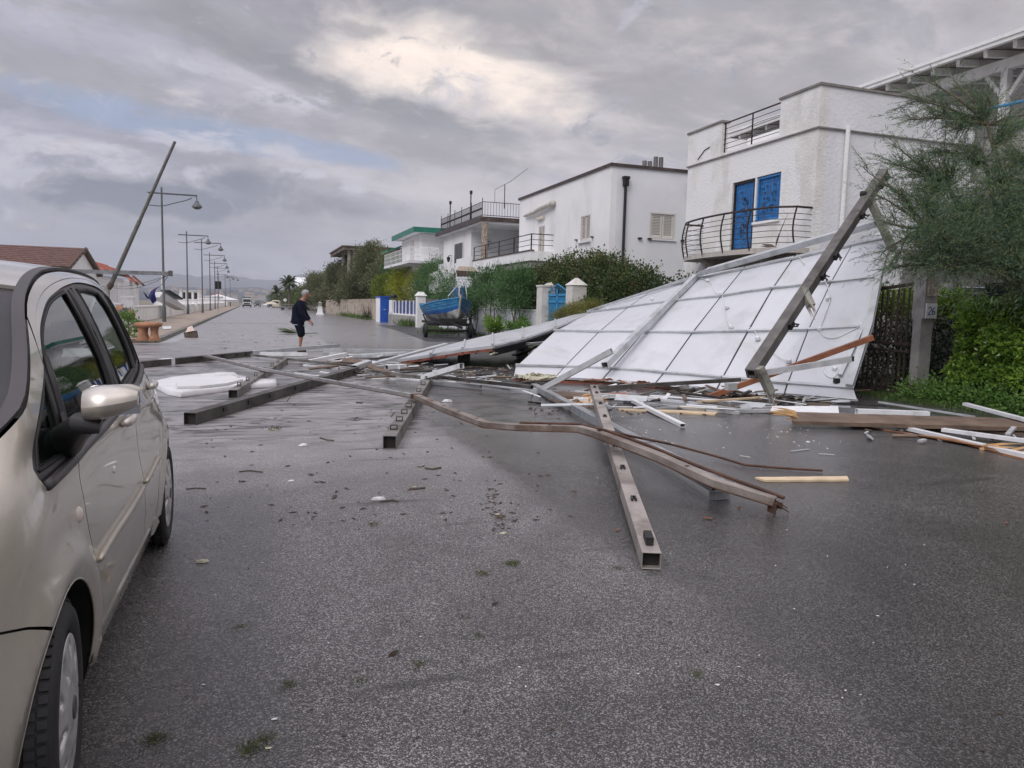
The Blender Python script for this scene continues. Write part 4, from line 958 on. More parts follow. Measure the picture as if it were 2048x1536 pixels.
# ---- flat concrete roof behind the trees
hf = thing('flat_roof_house', 'unfinished flat concrete roof on slim posts behind the grey-green trees', 'house', (20, 85, 0))
a = at(668, 499, X=16); b = at(815, 503, X=20)
BROWNC = M('stained_concrete', (.19, .165, .14), .9, var=.25, vscale=1, stain=(.07, .055, .045), samt=.6, sscale=.6)
MB().box(11.6, 27, 101, 118, 8.55, 9.0).box(11.4, 27.2, 100.8, 118.2, 9.0, 9.12).build('roof', BROWNC, hf)
MB().box(16, 27, 104, 116, 0, 8.55).build('wall', BROWNC, hf)
for x, y in ((12.2, 101.5), (12.2, 108), (12.9, 101.5), (15.5, 101.5), (19, 101.5)): MB().box(x, x+.35, y, y+.35, 0, 8.55).build('post', CONC, hf)
ws = thing('gabled_house', 'small white gabled house corner above the far trees', 'house', (16, 118, 0))
MB().box(13.5, 22, 112, 124, 0, 6.3).prism([(13.5, 112, 6.3), (13.5, 124, 6.3), (13.5, 118, 8.6)], (8, 0, 0)).build('wall', PLASTER, ws)
MB().box8([(13.2, 111.6, 6.2), (22, 111.6, 6.2), (22, 118, 8.7), (13.2, 118, 8.7), (13.2, 111.6, 6.35), (22, 111.6, 6.35), (22, 118, 8.85), (13.2, 118, 8.85)]).build('roof', BROWNTILE, ws)
ws2 = thing('white_gable', 'bright white gable seen between the two far palms', 'house', (14, 205, 0))
MB().box(11.5, 17.5, 203, 213, 0, 5.5).prism([(11.5, 203, 5.5), (11.5, 213, 5.5), (11.5, 208, 8)], (6, 0, 0)).build('wall', PLASTER, ws2)
MB().box8([(11.2, 202.7, 5.4), (17.5, 202.7, 5.4), (17.5, 208, 8.1), (11.2, 208, 8.1), (11.2, 202.7, 5.5), (17.5, 202.7, 5.5), (17.5, 208, 8.25), (11.2, 208, 8.25)]).build('roof', PLASTER2, ws2)

# ------------------------------------------------------------------ property walls along X = 11.3
WX = 11.3
# precast wall with pierced upper course
PRE = M('precast_concrete', (.44, .38, .31), .85, var=.12, vscale=1.5, bump=.3, bscale=20, stain=(.20, .16, .13), samt=.55, sscale=1.0, sstretch=(.5, .5, 1.4))
pw = thing('precast_wall', 'beige precast concrete wall with a pierced upper course under the trees', 'wall', (WX, 90, 0))
y = 69.4; bay = 2.2; i = 0
while y < 122:
    near = y < 112
    MB().box(WX-.08, WX+.08, y-.07, y+.07, 0, 2.06).build('post', PRE, pw)
    MB().box(WX-.03, WX+.03, y+.07, y+bay-.07, 0, 1.28).build('panel', PRE, pw)
    MB().box(WX-.035, WX+.035, y+.07, y+bay-.07, 1.29, 1.60).build('panel', PRE, pw)
    mb = MB()
    if i < 2 or True:
        ncell = 8
        for k in range(ncell+1): c = y+.09+(bay-.18)*k/ncell; mb.box(WX-.03, WX+.03, c-.035, c+.035, 1.64, 1.97)
        mb.box(WX-.035, WX+.035, y+.07, y+bay-.07, 1.605, 1.655).box(WX-.035, WX+.035, y+.07, y+bay-.07, 1.78, 1.83).box(WX-.035, WX+.035, y+.07, y+bay-.07, 1.96, 2.03)
        if i > 1: mb.box(WX+.0, WX+.02, y+.07, y+bay-.07, 1.66, 1.96)
    mb.build('pierced_panel', PRE, pw)
    y += bay; i += 1
# obelisk
ob = at(640, 630, z=0)
ok = thing('white_obelisk', 'short white tapered masonry obelisk on the far verge by the precast wall', 'obelisk', (ob.x, ob.y, 0))
MB().lathe((ob.x, ob.y, 0), [(.62, 0), (.62, .2), (.48, .24), (.34, .9), (.38, .95), (.38, 1.1)], 4).build('shaft', WHITEWALL, ok)
MB().lathe((ob.x, ob.y, 1.1), [(.26, 0), (.26, .4), (.34, .44), (.1, .6), (.01, .62)], 4).build('lantern_top', CONC, ok)
# blue cupboard pillar
BLUEP = M('royal_blue_paint', (.012, .085, .42), .45, var=.12, vscale=3)
bc = thing('blue_cupboard', 'royal blue roadside cupboard with white flank beside the precast wall', 'cupboard', (10.95, 66, 0))
MB().box(10.55, 11.35, 64.6, 65.0, 0, 2.1).build('door', BLUEP, bc, bevel=.02)
MB().box(10.55, 11.35, 65.0, 67.2, 0, 2.1).build('body', WHITEWALL, bc)
MB().box(10.5, 11.4, 64.55, 67.25, 2.1, 2.22).build('cap', BLUEP, bc)
MB().box(10.8, 11.0, 64.56, 64.6, 1.05, 1.12).build('lock', STEEL, bc)
# fence of blue sheets between white posts on a grey plinth
SHEET = M('navy_sheet', (.018, .045, .19), .55, var=.25, vscale=2)
bf = thing('blue_panel_fence', 'fence of dark blue sheets and white uprights on a grey base', 'fence', (WX, 58, 0))
MB().box(WX-.12, WX+.12, 51.2, 64.5, 0, .72).build('plinth', CONC, bf)
MB().box(WX-.1, WX+.1, 51.2, 64.5, .722, .82).build('bottom_rail', WHITEWALL, bf)
MB().box(WX-.14, WX+.14, 62.6, 64.0, .82, 1.9).build('end_pillar', WHITEWALL, bf)
for i in range(8):
    y = 51.6+i*1.42; MB().box(WX-.05, WX+.03, y-.05, y+.05, .82, 1.85).build('upright', WHITEWALL, bf)
    MB().box(WX+.04, WX+.07, y+.05, y+1.37, .84, 1.78).build('sheet', SHEET, bf)
lamp_d = MB().lathe((WX-.2, 61.5, 2.0), [(.02, 0), (.3, .1), (.3, .25), (.05, .4)], 8).build('gate_lantern', BLACK, bf)
# white pillar and grey gate
gp = thing('gate_pillar', 'white square gate pillar with stepped cap beside the blue sheet fence', 'pillar', (10.95, 50.7, 0))
MB().box(10.72, 11.3, 50.4, 51.0, 0, 2.15).build('shaft', WHITEWALL, gp)
MB().box8([(10.64, 50.32, 2.15), (11.38, 50.32, 2.15), (11.38, 51.08, 2.15), (10.64, 51.08, 2.15), (10.85, 50.55, 2.42), (11.15, 50.55, 2.42), (11.15, 50.85, 2.42), (10.85, 50.85, 2.42)]).build('cap', WHITEWALL, gp)
gg = thing('grey_gate', 'grey vertical-bar gate between the white pillar and the boat', 'gate', (WX, 48.5, 0))
for i in range(10): MB().box(WX-.02, WX+.02, 46.9+i*.36, 47.15+i*.36, .08, 1.95).build('bar', CHIM, gg)
MB().box(WX-.035, WX-.022, 46.8, 50.3, .3, .4).box(WX-.035, WX-.022, 46.8, 50.3, 1.6, 1.7).build('rail', CHIM, gg)
# white wall
ww = thing('garden_wall', 'long white garden wall behind the boat and the oleanders', 'wall', (11.45, 38, 0))
WW2 = M('washed_white_wall', (.66, .68, .72), .85, var=.07, vscale=.8, bump=.2, stain=(.38, .40, .44), samt=.6, sscale=.7, sstretch=(1, 1, .3))
MB().box(11.3, 11.5, 29.4, 46.6, 0, 1.38).build('wall_panel', WW2, ww)
MB().box(11.27, 11.53, 29.4, 46.6, 1.38, 1.43).build('coping', WHITEWALL, ww)
mb = MB(); [mb.tube([(11.4, 29.6+i*.8, 1.43), (11.4, 29.6+i*.8, 2.0)], .015, 4) for i in range(21)]
for z in (1.6, 1.8, 1.98): mb.tube([(11.4, 29.5, z), (11.4, 46.5, z)], .008, 4)
mb.build('wire_fence', IRON, ww)
# blue gate with two white pillars
GB = M('sky_blue_gate', (.045, .27, .52), .5, var=.1, vscale=6)
bg_ = thing('blue_gate', 'sky blue vertical-bar garden gate between two white pillars', 'gate', (WX, 27, 0))
for i in range(22): MB().box(WX+.0, WX+.03, 26.18+i*.093, 26.2+i*.093+.01, .15, 2.05).build('bar', GB, bg_)
MB().box(WX-.03, WX-.002, 26.1, 28.2, 1.98, 2.06).box(WX-.03, WX-.002, 26.1, 28.2, 1.72, 1.78).box(WX-.03, WX-.002, 26.1, 28.2, .45, .52).box(WX-.03, WX-.002, 27.1, 27.2, .1, 2.25).build('rail', GB, bg_)
mb = MB().beam((WX-.01, 26.1, 2.1), (WX-.01, 27.15, 2.42), .03, .04).beam((WX-.01, 28.2, 2.1), (WX-.01, 27.15, 2.42), .03, .04)
for i in range(9): mb.beam((WX-.01, 26.3+i*.2, 2.07), (WX-.01, 26.3+i*.2, 2.14+.27*(1-abs(i-4)/4.5)), .018, .018)
mb.build('gate_crest', GB, bg_)
PILL = M('rendered_pillar', (.64, .62, .58), .9, var=.08, bump=.6, bscale=16, stain=(.4, .38, .34), samt=.5, sscale=1.5)
for (y0_, lab, cap) in ((25.4, 'rendered white pillar with pyramid cap right of the sky blue gate', True), (28.4, 'rendered white pillar with crumbling top left of the sky blue gate', False)):
    gp = thing('gate_pillar', lab, 'pillar', (WX, y0_, 0))
    MB().box(WX-.28, WX+.28, y0_-.3, y0_+.3, 0, 2.35).build('shaft', PILL, gp)
    if cap: MB().box8([(WX-.32, y0_-.34, 2.35), (WX+.32, y0_-.34, 2.35), (WX+.32, y0_+.34, 2.35), (WX-.32, y0_+.34, 2.35), (WX-.04, y0_-.04, 2.62), (WX+.04, y0_-.04, 2.62), (WX+.04, y0_+.04, 2.62), (WX-.04, y0_+.04, 2.62)]).build('cap', PILL, gp)
    else:
        MB().box(WX-.31, WX+.31, y0_-.33, y0_+.33, 2.35, 2.42).box8([(WX-.1, y0_-.3, 2.42), (WX+.2, y0_-.3, 2.42), (WX+.2, y0_, 2.42), (WX-.1, y0_, 2.42), (WX-.05, y0_-.25, 2.5), (WX+.15, y0_-.2, 2.54), (WX+.1, y0_-.05, 2.5), (WX-.05, y0_-.05, 2.46)]).build('cap', PILL, gp)
ws3 = thing('hedge_wall', 'low wall beneath the bougainvillea hedge right of the blue gate', 'wall', (11.45, 19, 0))
MB().box(11.42, 11.58, 12.6, 25.0, 0, 1.3).build('wall_panel', WW2, ws3)

# ------------------------------------------------------------------ dark iron gate, pillars and wall lamp by the right hedge
DIRON = M('dark_brown_iron', (.10, .082, .07), .55, .2, var=.3, vscale=8, stain=(.10, .05, .03), samt=.5, sscale=9)
ig = thing('iron_gate', 'tall dark iron bar gate right of the fallen roof sheet', 'gate', (11.62, 11.6, 0))
for i in range(14):
    y = 10.86+i*.125
    MB().beam((11.62, y, 1.0), (11.62, y, 2.02-.012*i), .03, .03).build('bar', DIRON, ig)
    MB().beam((11.62, y, .06), (11.62, y, .80), .03, .03).build('bar', DIRON, ig)
MB().box(11.59, 11.65, 10.8, 12.6, .94, .995).box(11.59, 11.65, 10.8, 12.6, .805, .85).box(11.59, 11.65, 10.8, 12.6, .03, .058).beam((11.62, 10.8, 2.06), (11.62, 12.6, 1.86), .05, .06).build('rail', DIRON, ig)
mb = MB(); [mb.lathe((11.62, 10.86+i*.125, .80), [(.022, 0), (.03, .03), (.002, .1)], 5) for i in range(14)]; mb.build('spear_tip', DIRON, ig)
STONEP = M('grey_stone_pillar', (.40, .39, .38), .8, var=.15, vscale=3, bump=.3, stain=(.15, .13, .11), samt=.5, sscale=2)
sp_ = thing('stone_pillar', 'grey pillar with number plate between iron gate and glossy hedge', 'pillar', (11.6, 10.6, 0))
MB().box(11.50, 11.78, 10.46, 10.64, 0, 1.45).box(11.5, 11.8, 10.42, 10.68, 1.45, 2.38).build('shaft', STONEP, sp_)
MB().box(11.46, 11.84, 10.38, 10.72, 2.38, 2.45).build('cap', STONEP, sp_)
pn = MB().box(11.525, 11.775, 10.39, 10.418, 1.46, 1.73).build('number_plate', M('white_enamel', (.75, .76, .78), .3), sp_)
nb = MB(); INKB = M('blue_number_ink', (.04, .08, .3), .5)
def stroke(mb, pts, s, ox, oz, y, w=.016):
    for (a, b), (c, d) in zip(pts, pts[1:]): mb.beam((ox+a*s, y, oz+b*s), (ox+c*s, y, oz+d*s), w, .006, up=(0, 1, 0), lift=False)
stroke(nb, [(0, .8), (.15, 1), (.4, 1), (.5, .8), (.45, .6), (0, 0), (.5, 0)], .13, 11.57, 1.53, 10.385, .012)
stroke(nb, [(.45, 1), (.15, .8), (0, .45), (.05, .1), (.25, 0), (.45, .1), (.5, .35), (.3, .5), (.05, .4)], .13, 11.66, 1.53, 10.385, .012)
nb.build('number', INKB, pn)
MB().box(11.54, 11.77, 10.39, 10.418, 1.86, 2.16).build('notice_plate', M('weathered_notice', (.42, .36, .31), .6, var=.5, vscale=14), sp_)
MB().box(11.5, 11.74, 10.38, 10.416, 1.70, 1.76).build('letter_slot', DARKWOOD, sp_) if False else None
# satellite dish on the wall behind
dd = at(1893, 567, X=12.6)
dish = thing('satellite_dish', 'pale translucent dish on a bracket above the glossy hedge', 'dish', tuple(dd))
PLX = M('milky_plastic', (.55, .56, .56), .25, var=.2, vscale=6, trans=.3)
ax = Vector((-.75, -.65, .05)).normalized()
MB().lathe(dd, [(.001, 0), (.1, .01), (.2, .05), (.265, .11), (.27, .115), (.2, .06), (.001, .012)], 28, axis=ax).build('reflector', PLX, dish, smooth=50)
MB().tube([dd-ax*.02, dd-ax*.2, dd-ax*.2+Vector((.25, .2, -.05)), (13.55, 9.35, dd.z-.1)], .02, 6).build('bracket', STEEL, dish)
bw = thing('annex_wall', 'grey rendered annex wall with small dark windows behind the hedge', 'wall', (13.5, 9, 0))
MB().box(13.2, 13.4, 4, 12.6, 0, 2.9).build('wall_panel', CONC, bw)
for y0_, y1_ in ((9.9, 10.6), (7.6, 8.4)): MB().box(13.16, 13.2, y0_, y1_, 1.55, 2.15).build('window', BLACK, bw)
# outdoor stair with thin rail climbing along the house side
st = thing('outdoor_stair', 'thin grey handrail of the outside stair beyond the iron gate', 'stair', (13, 13.5, 0))
for i in range(9): MB().box(12.4+i*.28, 12.7+i*.28, 13.4, 14.9, .2*i, .2*(i+1)).build('step', CONC, st)
for dz in (0, .25): MB().tube([(12.2, 13.3, 1.0+dz), (15.0, 13.3, 3.1+dz)], .018, 6).build('handrail', STEEL, st)
for i in range(4): MB().tube([(12.5+i*.7, 13.3, .2+i*.5), (12.5+i*.7, 13.3, 1.45+i*.53)], .015, 5).build('baluster', STEEL, st)
# ------------------------------------------------------------------ vegetation
L_OLIVE = M('grey_green_leaf', (.125, .145, .075), .6, island=.45, col2=(.19, .185, .10), trans=.3, spec=.3)
L_TAM = M('tamarisk_leaf', (.125, .20, .125), .6, island=.35, col2=(.21, .22, .085), trans=.4, spec=.2, var=.3, vscale=.9)
L_YEL = M('yellow_green_leaf', (.26, .30, .03), .55, island=.5, col2=(.30, .29, .04), trans=.3, spec=.3)
L_OLE = M('oleander_leaf', (.07, .15, .05), .5, island=.4, col2=(.12, .21, .08), trans=.3, spec=.4)
L_BOU = M('bougainvillea_leaf', (.07, .105, .032), .5, island=.25, col2=(.12, .13, .03), trans=.25, spec=.4, var=.25, vscale=1.2)
L_PIT = M('glossy_hedge_leaf', (.19, .34, .05), .28, island=.4, col2=(.30, .42, .07), trans=.4, spec=.6, var=.25, vscale=1.5)
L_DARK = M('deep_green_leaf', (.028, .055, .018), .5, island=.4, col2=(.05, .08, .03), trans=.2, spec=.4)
L_PINK = M('faded_bract', (.28, .07, .10), .7, island=.5, col2=(.36, .18, .13), trans=.3)
L_GRASS = M('grass_blade', (.06, .13, .025), .6, island=.5, col2=(.14, .17, .05), trans=.25)
BARK = M('grey_brown_bark', (.11, .085, .065), .9, var=.3, vscale=6, bump=.6, bscale=20)
TWIG = M('thin_twig', (.07, .05, .038), .9, var=.2)

def limb(mb, p, q, r0, r1, bend, rng, k=6):
    p = Vector(p); q = Vector(q); pts = []; off = Vector((rng.uniform(-1, 1), rng.uniform(-1, 1), rng.uniform(-.3, .6)))*bend
    for i in range(k+1):
        f = i/k; pts.append(p.lerp(q, f)+off*math.sin(math.pi*f)+Vector((rng.uniform(-1, 1), rng.uniform(-1, 1), rng.uniform(-1, 1)))*bend*.08)
    mb.tube(pts, [r0+(r1-r0)*i/k for i in range(k+1)], 7); return pts

def tree(name, label, cat, base, blobs, n, L, W, leaf, seed, r=.12, group=None, per=30, cr=.3, shell=.5, extra=None):
    rng = random.Random(seed)
    t = thing(name, label, cat, tuple(base), group)
    mb = MB(); top = Vector(blobs[0][0]); fork = Vector(base).lerp(top, .35)
    limb(mb, base, fork, r, r*.75, .1, rng)
    for c, rr in blobs: limb(mb, fork, Vector(c)+Vector((0, 0, rr[2]*.3)), r*.6, r*.15, .25, rng)
    mb.build('trunk', BARK, t, smooth=True)
    crown('crown', blobs, n, L, W, leaf, t, seed=seed, per=per, cr=cr, shell=shell)
    if extra: crown('blossom', blobs, extra[1], .07, .06, extra[0], t, seed=seed+9, per=5, cr=.15, shell=.9)
    return t
def B(px, py, X, rx, ry, rz): return (tuple(at(px, py, X=X)), (rx, ry, rz))
# grey-green trees over the precast wall
tree('grey_green_tree', 'tallest grey-green feathery tree behind the precast wall', 'tree', (14, 80, 0), [B(745, 535, 14, 2.4, 3, 2.3), B(722, 570, 13, 2.2, 2.6, 2.0), B(775, 560, 13.5, 1.9, 2.4, 1.9), B(743, 508, 14, 1.3, 1.6, 1.2), B(702, 545, 13.4, 1.6, 2, 1.5), B(782, 530, 14.2, 1.3, 1.6, 1.2)], 52000, .26, .085, L_OLIVE, 11, .2, per=30, cr=.5)
tree('grey_green_tree', 'broad grey-green tree just left of the tallest one', 'tree', (13, 97, 0), [B(685, 556, 13, 2.4, 3.5, 2.4), B(668, 585, 12.6, 1.8, 2.6, 1.6), B(700, 590, 12.6, 1.8, 2.4, 1.4), B(680, 552, 13.4, 1.2, 1.6, 1.2)], 34000, .32, .10, L_OLIVE, 12, .2, cr=.55)
tree('grey_green_tree', 'rounded grey-green tree above the head of the walking person', 'tree', (12.5, 117, 0), [B(640, 575, 13, 2.6, 4, 2.6), B(622, 590, 12.4, 2.2, 3, 1.8), B(652, 597, 12.2, 2.0, 3, 1.4), B(630, 562, 13, 1.4, 2, 1.4)], 26000, .36, .12, L_OLIVE, 13, .2, cr=.6)
tree('bushy_tree', 'dark green bushy tree between the palms and the grey-green trees', 'tree', (11.5, 150, 0), [B(600, 592, 12, 3.0, 5, 2.6), B(612, 602, 11.5, 2.2, 4, 1.8), B(590, 603, 11.2, 1.8, 3, 1.6)], 8000, .5, .13, L_BOU, 14, .2, cr=.7)
tree('bushy_tree', 'bright green round tree right behind the walking person', 'tree', (11.0, 128, 0), [B(607, 601, 11.2, 1.5, 3, 1.3)], 3000, .4, .12, L_PIT, 15, .15, cr=.5)
tree('bushy_tree', 'low green tree mass under the two far palms', 'tree', (10, 200, 0), [B(565, 600, 11, 3, 5, 2.4), B(548, 598, 11, 2.6, 5, 3.0), B(578, 598, 11.5, 2.5, 5, 3)], 5000, .7, .2, L_BOU, 16, .2, cr=.9)
# clipped shrubs over the blue sheet fence
tree('round_shrub', 'yellow-green round clipped shrub above the blue sheets', 'shrub', (12.6, 57, 0), [B(812, 568, 12.6, 1.3, 1.9, 1.35), B(795, 580, 12.4, .9, 1.4, 1.0), B(835, 572, 12.6, .9, 1.3, 1.2)], 14000, .10, .07, L_YEL, 21, .08, cr=.22, shell=.75)
tree('round_shrub', 'green-yellow round shrub left of the brightest shrub', 'shrub', (12.6, 63, 0), [B(770, 575, 12.5, 1.1, 1.7, 1.3), B(762, 588, 12.2, .8, 1.2, .8)], 9000, .11, .07, M('mixed_shrub_leaf', (.13, .19, .025), .55, island=.5, col2=(.22, .25, .04), trans=.3), 22, .08, cr=.22, shell=.7)
tree('tall_shrub', 'mid-green loose shrub rising behind the round yellow ones', 'shrub', (14, 63, 0), [B(795, 540, 14, 1.7, 2.4, 1.1), B(770, 548, 14, 1.3, 2, 1.0), B(820, 545, 13.8, 1.3, 1.6, .8)], 9000, .2, .05, L_OLE, 23, .1, cr=.35)
tree('oleander', 'dense dark oleander left of the small raised roof stand', 'shrub', (12.6, 49, 0), [B(868, 565, 12.6, 1.4, 2.0, 1.4), B(850, 580, 12.4, 1.0, 1.5, 1.2), B(890, 575, 12.4, 1.1, 1.3, 1.4), B(870, 540, 12.8, .9, 1.1, .7)], 16000, .2, .035, L_OLE, 24, .08, cr=.3)
tree('oleander', 'loose oleander directly behind the raised roof stand', 'shrub', (12.4, 42, 0), [B(920, 580, 12.4, 1.1, 1.6, 1.2), B(900, 590, 12.2, .8, 1, .8), B(935, 600, 12, .8, 1.1, .8)], 8000, .2, .035, L_OLE, 25, .06, cr=.3)
# street-side oleanders with bare stems
def oleander(label, px, py, X, blobs, n, seed, stems=5):
    p = at(px, py, X=X); rng = random.Random(seed)
    t = thing('oleander', label, 'shrub', (p.x, p.y, 0)); mb = MB()
    for k in range(stems):
        c, rr = blobs[k % len(blobs)]; limb(mb, (p.x+rng.uniform(-.15, .15), p.y+rng.uniform(-.15, .15), 0), Vector(c)+Vector((rng.uniform(-.3, .3), rng.uniform(-.3, .3), rng.uniform(-.3, .4))), .035, .012, .15, rng)
    mb.build('trunk', BARK, t, smooth=True)
    crown('crown', blobs, n, .19, .03, L_OLE, t, seed=seed, per=26, cr=.24, shell=.35, up=.7)
    return t
oleander('street-side oleander with two clumps of leaves over the white garden wall', 985, 665, 10.8, [B(975, 570, 11.0, .85, .9, .75), B(995, 592, 10.9, .7, .7, .6), B(955, 590, 11, .5, .6, .5), B(985, 550, 11.3, .5, .5, .35)], 7000, 31)
oleander('street-side oleander with bare forked stems close to the blue gate', 1035, 665, 10.8, [B(1032, 580, 10.9, .75, .8, .75), B(1050, 560, 11.1, .55, .6, .5), B(1015, 560, 11.1, .45, .5, .45), B(1040, 600, 10.8, .5, .5, .35)], 7500, 32)
oleander('thin bare-stemmed oleander between boat trailer and garden wall', 948, 665, 11.0, [B(948, 600, 11.1, .5, .6, .6), B(940, 620, 11, .35, .5, .5)], 3000, 33, 4)
for i, (px, py, lab, s, hh) in enumerate(((988, 652, 'low leafy oleander sprout at the foot of the white garden wall', 41, .5), (1030, 655, 'low leafy oleander sprout just left of the blue gate', 42, .45), (1045, 640, 'second leafy sprout touching the left gate pillar', 43, .35))):
    p = at(px, py+12, X=10.5); t = thing('sprout', lab, 'plant', (p.x, p.y, 0)); mb = MB(); rng = random.Random(s); bl = []
    for k in range(12):
        a = rng.uniform(0, 6.3); q = Vector((p.x+math.cos(a)*rng.uniform(.1, .4), p.y+math.sin(a)*rng.uniform(.1, .4), rng.uniform(.5, 1.0)*hh*2)); limb(mb, (p.x, p.y, 0), q, .012, .006, .05, rng, 4); bl.append((tuple(q), (.12, .12, .2))); bl.append((tuple(q*.6+p*.4), (.12, .12, .15)))
    mb.build('stems', TWIG, t); crown('leaves', bl, 1500, .2, .035, LEAFG if i else L_PIT, t, seed=s, per=14, cr=.08, shell=.2, up=.6)
# bougainvillea hedge
def H(px, py, X, r): return (tuple(at(px, py, X=X)), r)
hb = [H(1075, 575, 12.2, (.6, 1.4, .9)), H(1110, 560, 12.3, (.6, 1.3, .9)), H(1150, 555, 12.3, (.6, 1.3, .9)), H(1190, 548, 12.3, (.55, 1.2, .8)), H(1215, 560, 12.2, (.5, 1.0, .9)), H(1250, 570, 12.2, (.5, 1.0, .75)), H(1285, 575, 12.2, (.5, .9, .7)), H(1100, 600, 12.0, (.5, 1.4, .8)), H(1190, 600, 12.0, (.5, 1.2, .8)), H(1240, 600, 12.0, (.5, 1.2, .8)), H(1130, 585, 12.0, (.5, 1.2, .9)), H(1215, 600, 12, (.5, 1, .7)), H(1060, 600, 12, (.5, 1.4, .9))]
bh_ = thing('bougainvillea_hedge', 'tall ragged dark green hedge with faded pink tips in front of the white block house', 'hedge', (12.2, 24, 0))
mb = MB(); rng = random.Random(7)
for k in range(14): y = 18+k*.9; limb(mb, (12.2, y, 0), (12.2, y+rng.uniform(-.4, .4), 2.4), .04, .015, .15, rng)
mb.build('trunk', BARK, bh_)
crown('crown', hb, 52000, .075, .055, L_BOU, bh_, seed=51, per=30, cr=.2, shell=.6)
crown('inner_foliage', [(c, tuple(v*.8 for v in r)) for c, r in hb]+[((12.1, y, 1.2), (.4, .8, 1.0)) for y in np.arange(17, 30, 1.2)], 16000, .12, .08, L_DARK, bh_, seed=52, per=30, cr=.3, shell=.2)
crown('blossom', hb[:7], 1300, .05, .045, L_PINK, bh_, seed=53, per=9, cr=.15, shell=.97)
h4 = thing('dark_hedge', 'darker clipped part of the hedge running down behind the fallen roof', 'hedge', (12.1, 18, 0))
hb2 = [((12.15, y, 1.45+.05*math.sin(y*3)), (.42, .7, .95)) for y in np.arange(15.6, 22.2, .75)]
mb = MB(); [limb(mb, (12.15, y, 0), (12.15, y, 1.8), .03, .012, .1, rng) for y in np.arange(15.8, 22, .8)]; mb.build('trunk', BARK, h4)
crown('crown', hb2, 26000, .07, .05, L_DARK, h4, seed=54, per=30, cr=.16, shell=.7)
# bare arching shoots of the hedge
def shoot(label, pts2, X, seed):
    rng = random.Random(seed); P = [at(a, b, X=X) for a, b in pts2]; pts = []
    for i in range(len(P)-1):
        for k in range(5): pts.append(P[i].lerp(P[i+1], k/5))
    pts.append(P[-1])
    t = thing('hedge_shoot', label, 'branch', tuple(P[0])); MB().tube(pts, .012, 5).build('stem', TWIG, t)
    C = []; 
    for p in pts:
        for k in range(4): C.append((p.x+rng.uniform(-.04, .04), p.y+rng.uniform(-.06, .06), p.z+rng.uniform(-.03, .03)))
    C = np.array(C); r2 = np.random.default_rng(seed); D = unit(r2.normal(size=C.shape)+np.array([0, 0, .6]))
    V, F = leaf_quads(C, D, .09, .05, r2); np_mesh('leaves', V, F, L_BOU, t)
shoot('bare arching hedge shoot pointing up left of the side drainpipe', [(1128, 530), (1140, 518), (1150, 505), (1158, 502)], 12.2, 1)
shoot('long arching hedge shoot drooping right of the black drainpipe', [(1240, 548), (1262, 541), (1290, 545), (1320, 553), (1352, 562)], 12.3, 2)
shoot('second lower shoot beneath the long drooping one', [(1285, 552), (1305, 550), (1330, 556), (1345, 562)], 12.3, 3)
shoot('short hedge shoot curling beside the corner balcony', [(1105, 520), (1112, 524), (1120, 532)], 12.2, 4)
# feathery yellow-green shrub in front of the blue gate
fs_ = thing('feathery_shrub', 'low feathery yellow-green shrub half hiding the blue gate', 'shrub', tuple(at(1150, 655, X=10.6).xy)+(0,))
p = at(1150, 640, X=10.6); mb = MB(); [limb(mb, (p.x, p.y, 0), tuple(at(1125+9*k, 628-8*math.sin(k), X=10.6)), .02, .008, .08, rng, 4) for k in range(8)]; mb.build('trunk', TWIG, fs_)
crown('crown', [B(1135, 628, 10.6, .4, .5, .16), B(1160, 618, 10.6, .4, .5, .14), B(1182, 616, 10.7, .3, .4, .16), B(1120, 638, 10.6, .3, .3, .18)], 7000, .14, .012, M('feathery_leaf', (.13, .17, .03), .6, island=.5, col2=(.24, .16, .05), trans=.3), fs_, seed=61, per=24, cr=.14, shell=.4)
# glossy hedge on the right (pittosporum) and the tangle at its foot
def whorls(name, blobs, n, L, W, mat, parent, seed, k=11):
    """rosettes of leaves at the tips of the shoots, as on a clipped glossy hedge"""
    r2 = np.random.default_rng(seed); vol = np.array([b[1][1]*b[1][2] for b in blobs]); vol /= vol.sum()
    w = r2.choice(len(blobs), n, p=vol); d = unit(r2.normal(size=(n, 3))+np.array([-.8, -.5, .35])); rad = .72+.33*r2.random((n, 1))
    C = np.array([b[0] for b in blobs])[w]+d*rad*np.array([b[1] for b in blobs])[w]
    A = unit(d+np.array([0, 0, .8])+r2.normal(size=(n, 3))*.35)
    i = np.repeat(np.arange(n), k); a = r2.random(n*k)*6.283; U = unit(np.cross(A, r2.normal(size=(n, 3)))); Vv = np.cross(A, U)
    el = (.15+.85*r2.random(n*k))[:, None]
    D = unit(U[i]*np.cos(a)[:, None]+Vv[i]*np.sin(a)[:, None]+A[i]*el*1.1)
    V, F = leaf_quads(C[i]+r2.normal(size=(n*k, 3))*.008, D, L*(.6+.6*r2.random(n*k)), W*(.8+.4*r2.random(n*k)), r2)
    return np_mesh(name, V, F, mat, parent)
hd = thing('glossy_hedge', 'dense bright green glossy hedge right of the numbered stone pillar', 'hedge', (12.3, 8, 0))
hbl = []
for y in np.arange(1.8, 9.95, .55):
    for z in (.55, 1.05, 1.5): hbl.append(((11.80+.10*math.sin(y*4+z*7)+(.1 if z > 1.2 else 0), y, z+.05*math.sin(y*5)), (.45, .42, .36)))
mb = MB(); rng = random.Random(17)
for y in np.arange(2.2, 10, .6): limb(mb, (12.0, y, 0), (11.95, y+rng.uniform(-.3, .3), 1.5), .035, .012, .12, rng)
mb.build('trunk', BARK, hd)
whorls('crown', hbl, 15000, .085, .036, L_PIT, hd, 71)
crown('inner_foliage', [(c, (r[0]*.6, r[1]*.8, r[2]*.8)) for c, r in hbl], 20000, .085, .04, L_DARK, hd, seed=72, per=24, cr=.2, shell=.2)
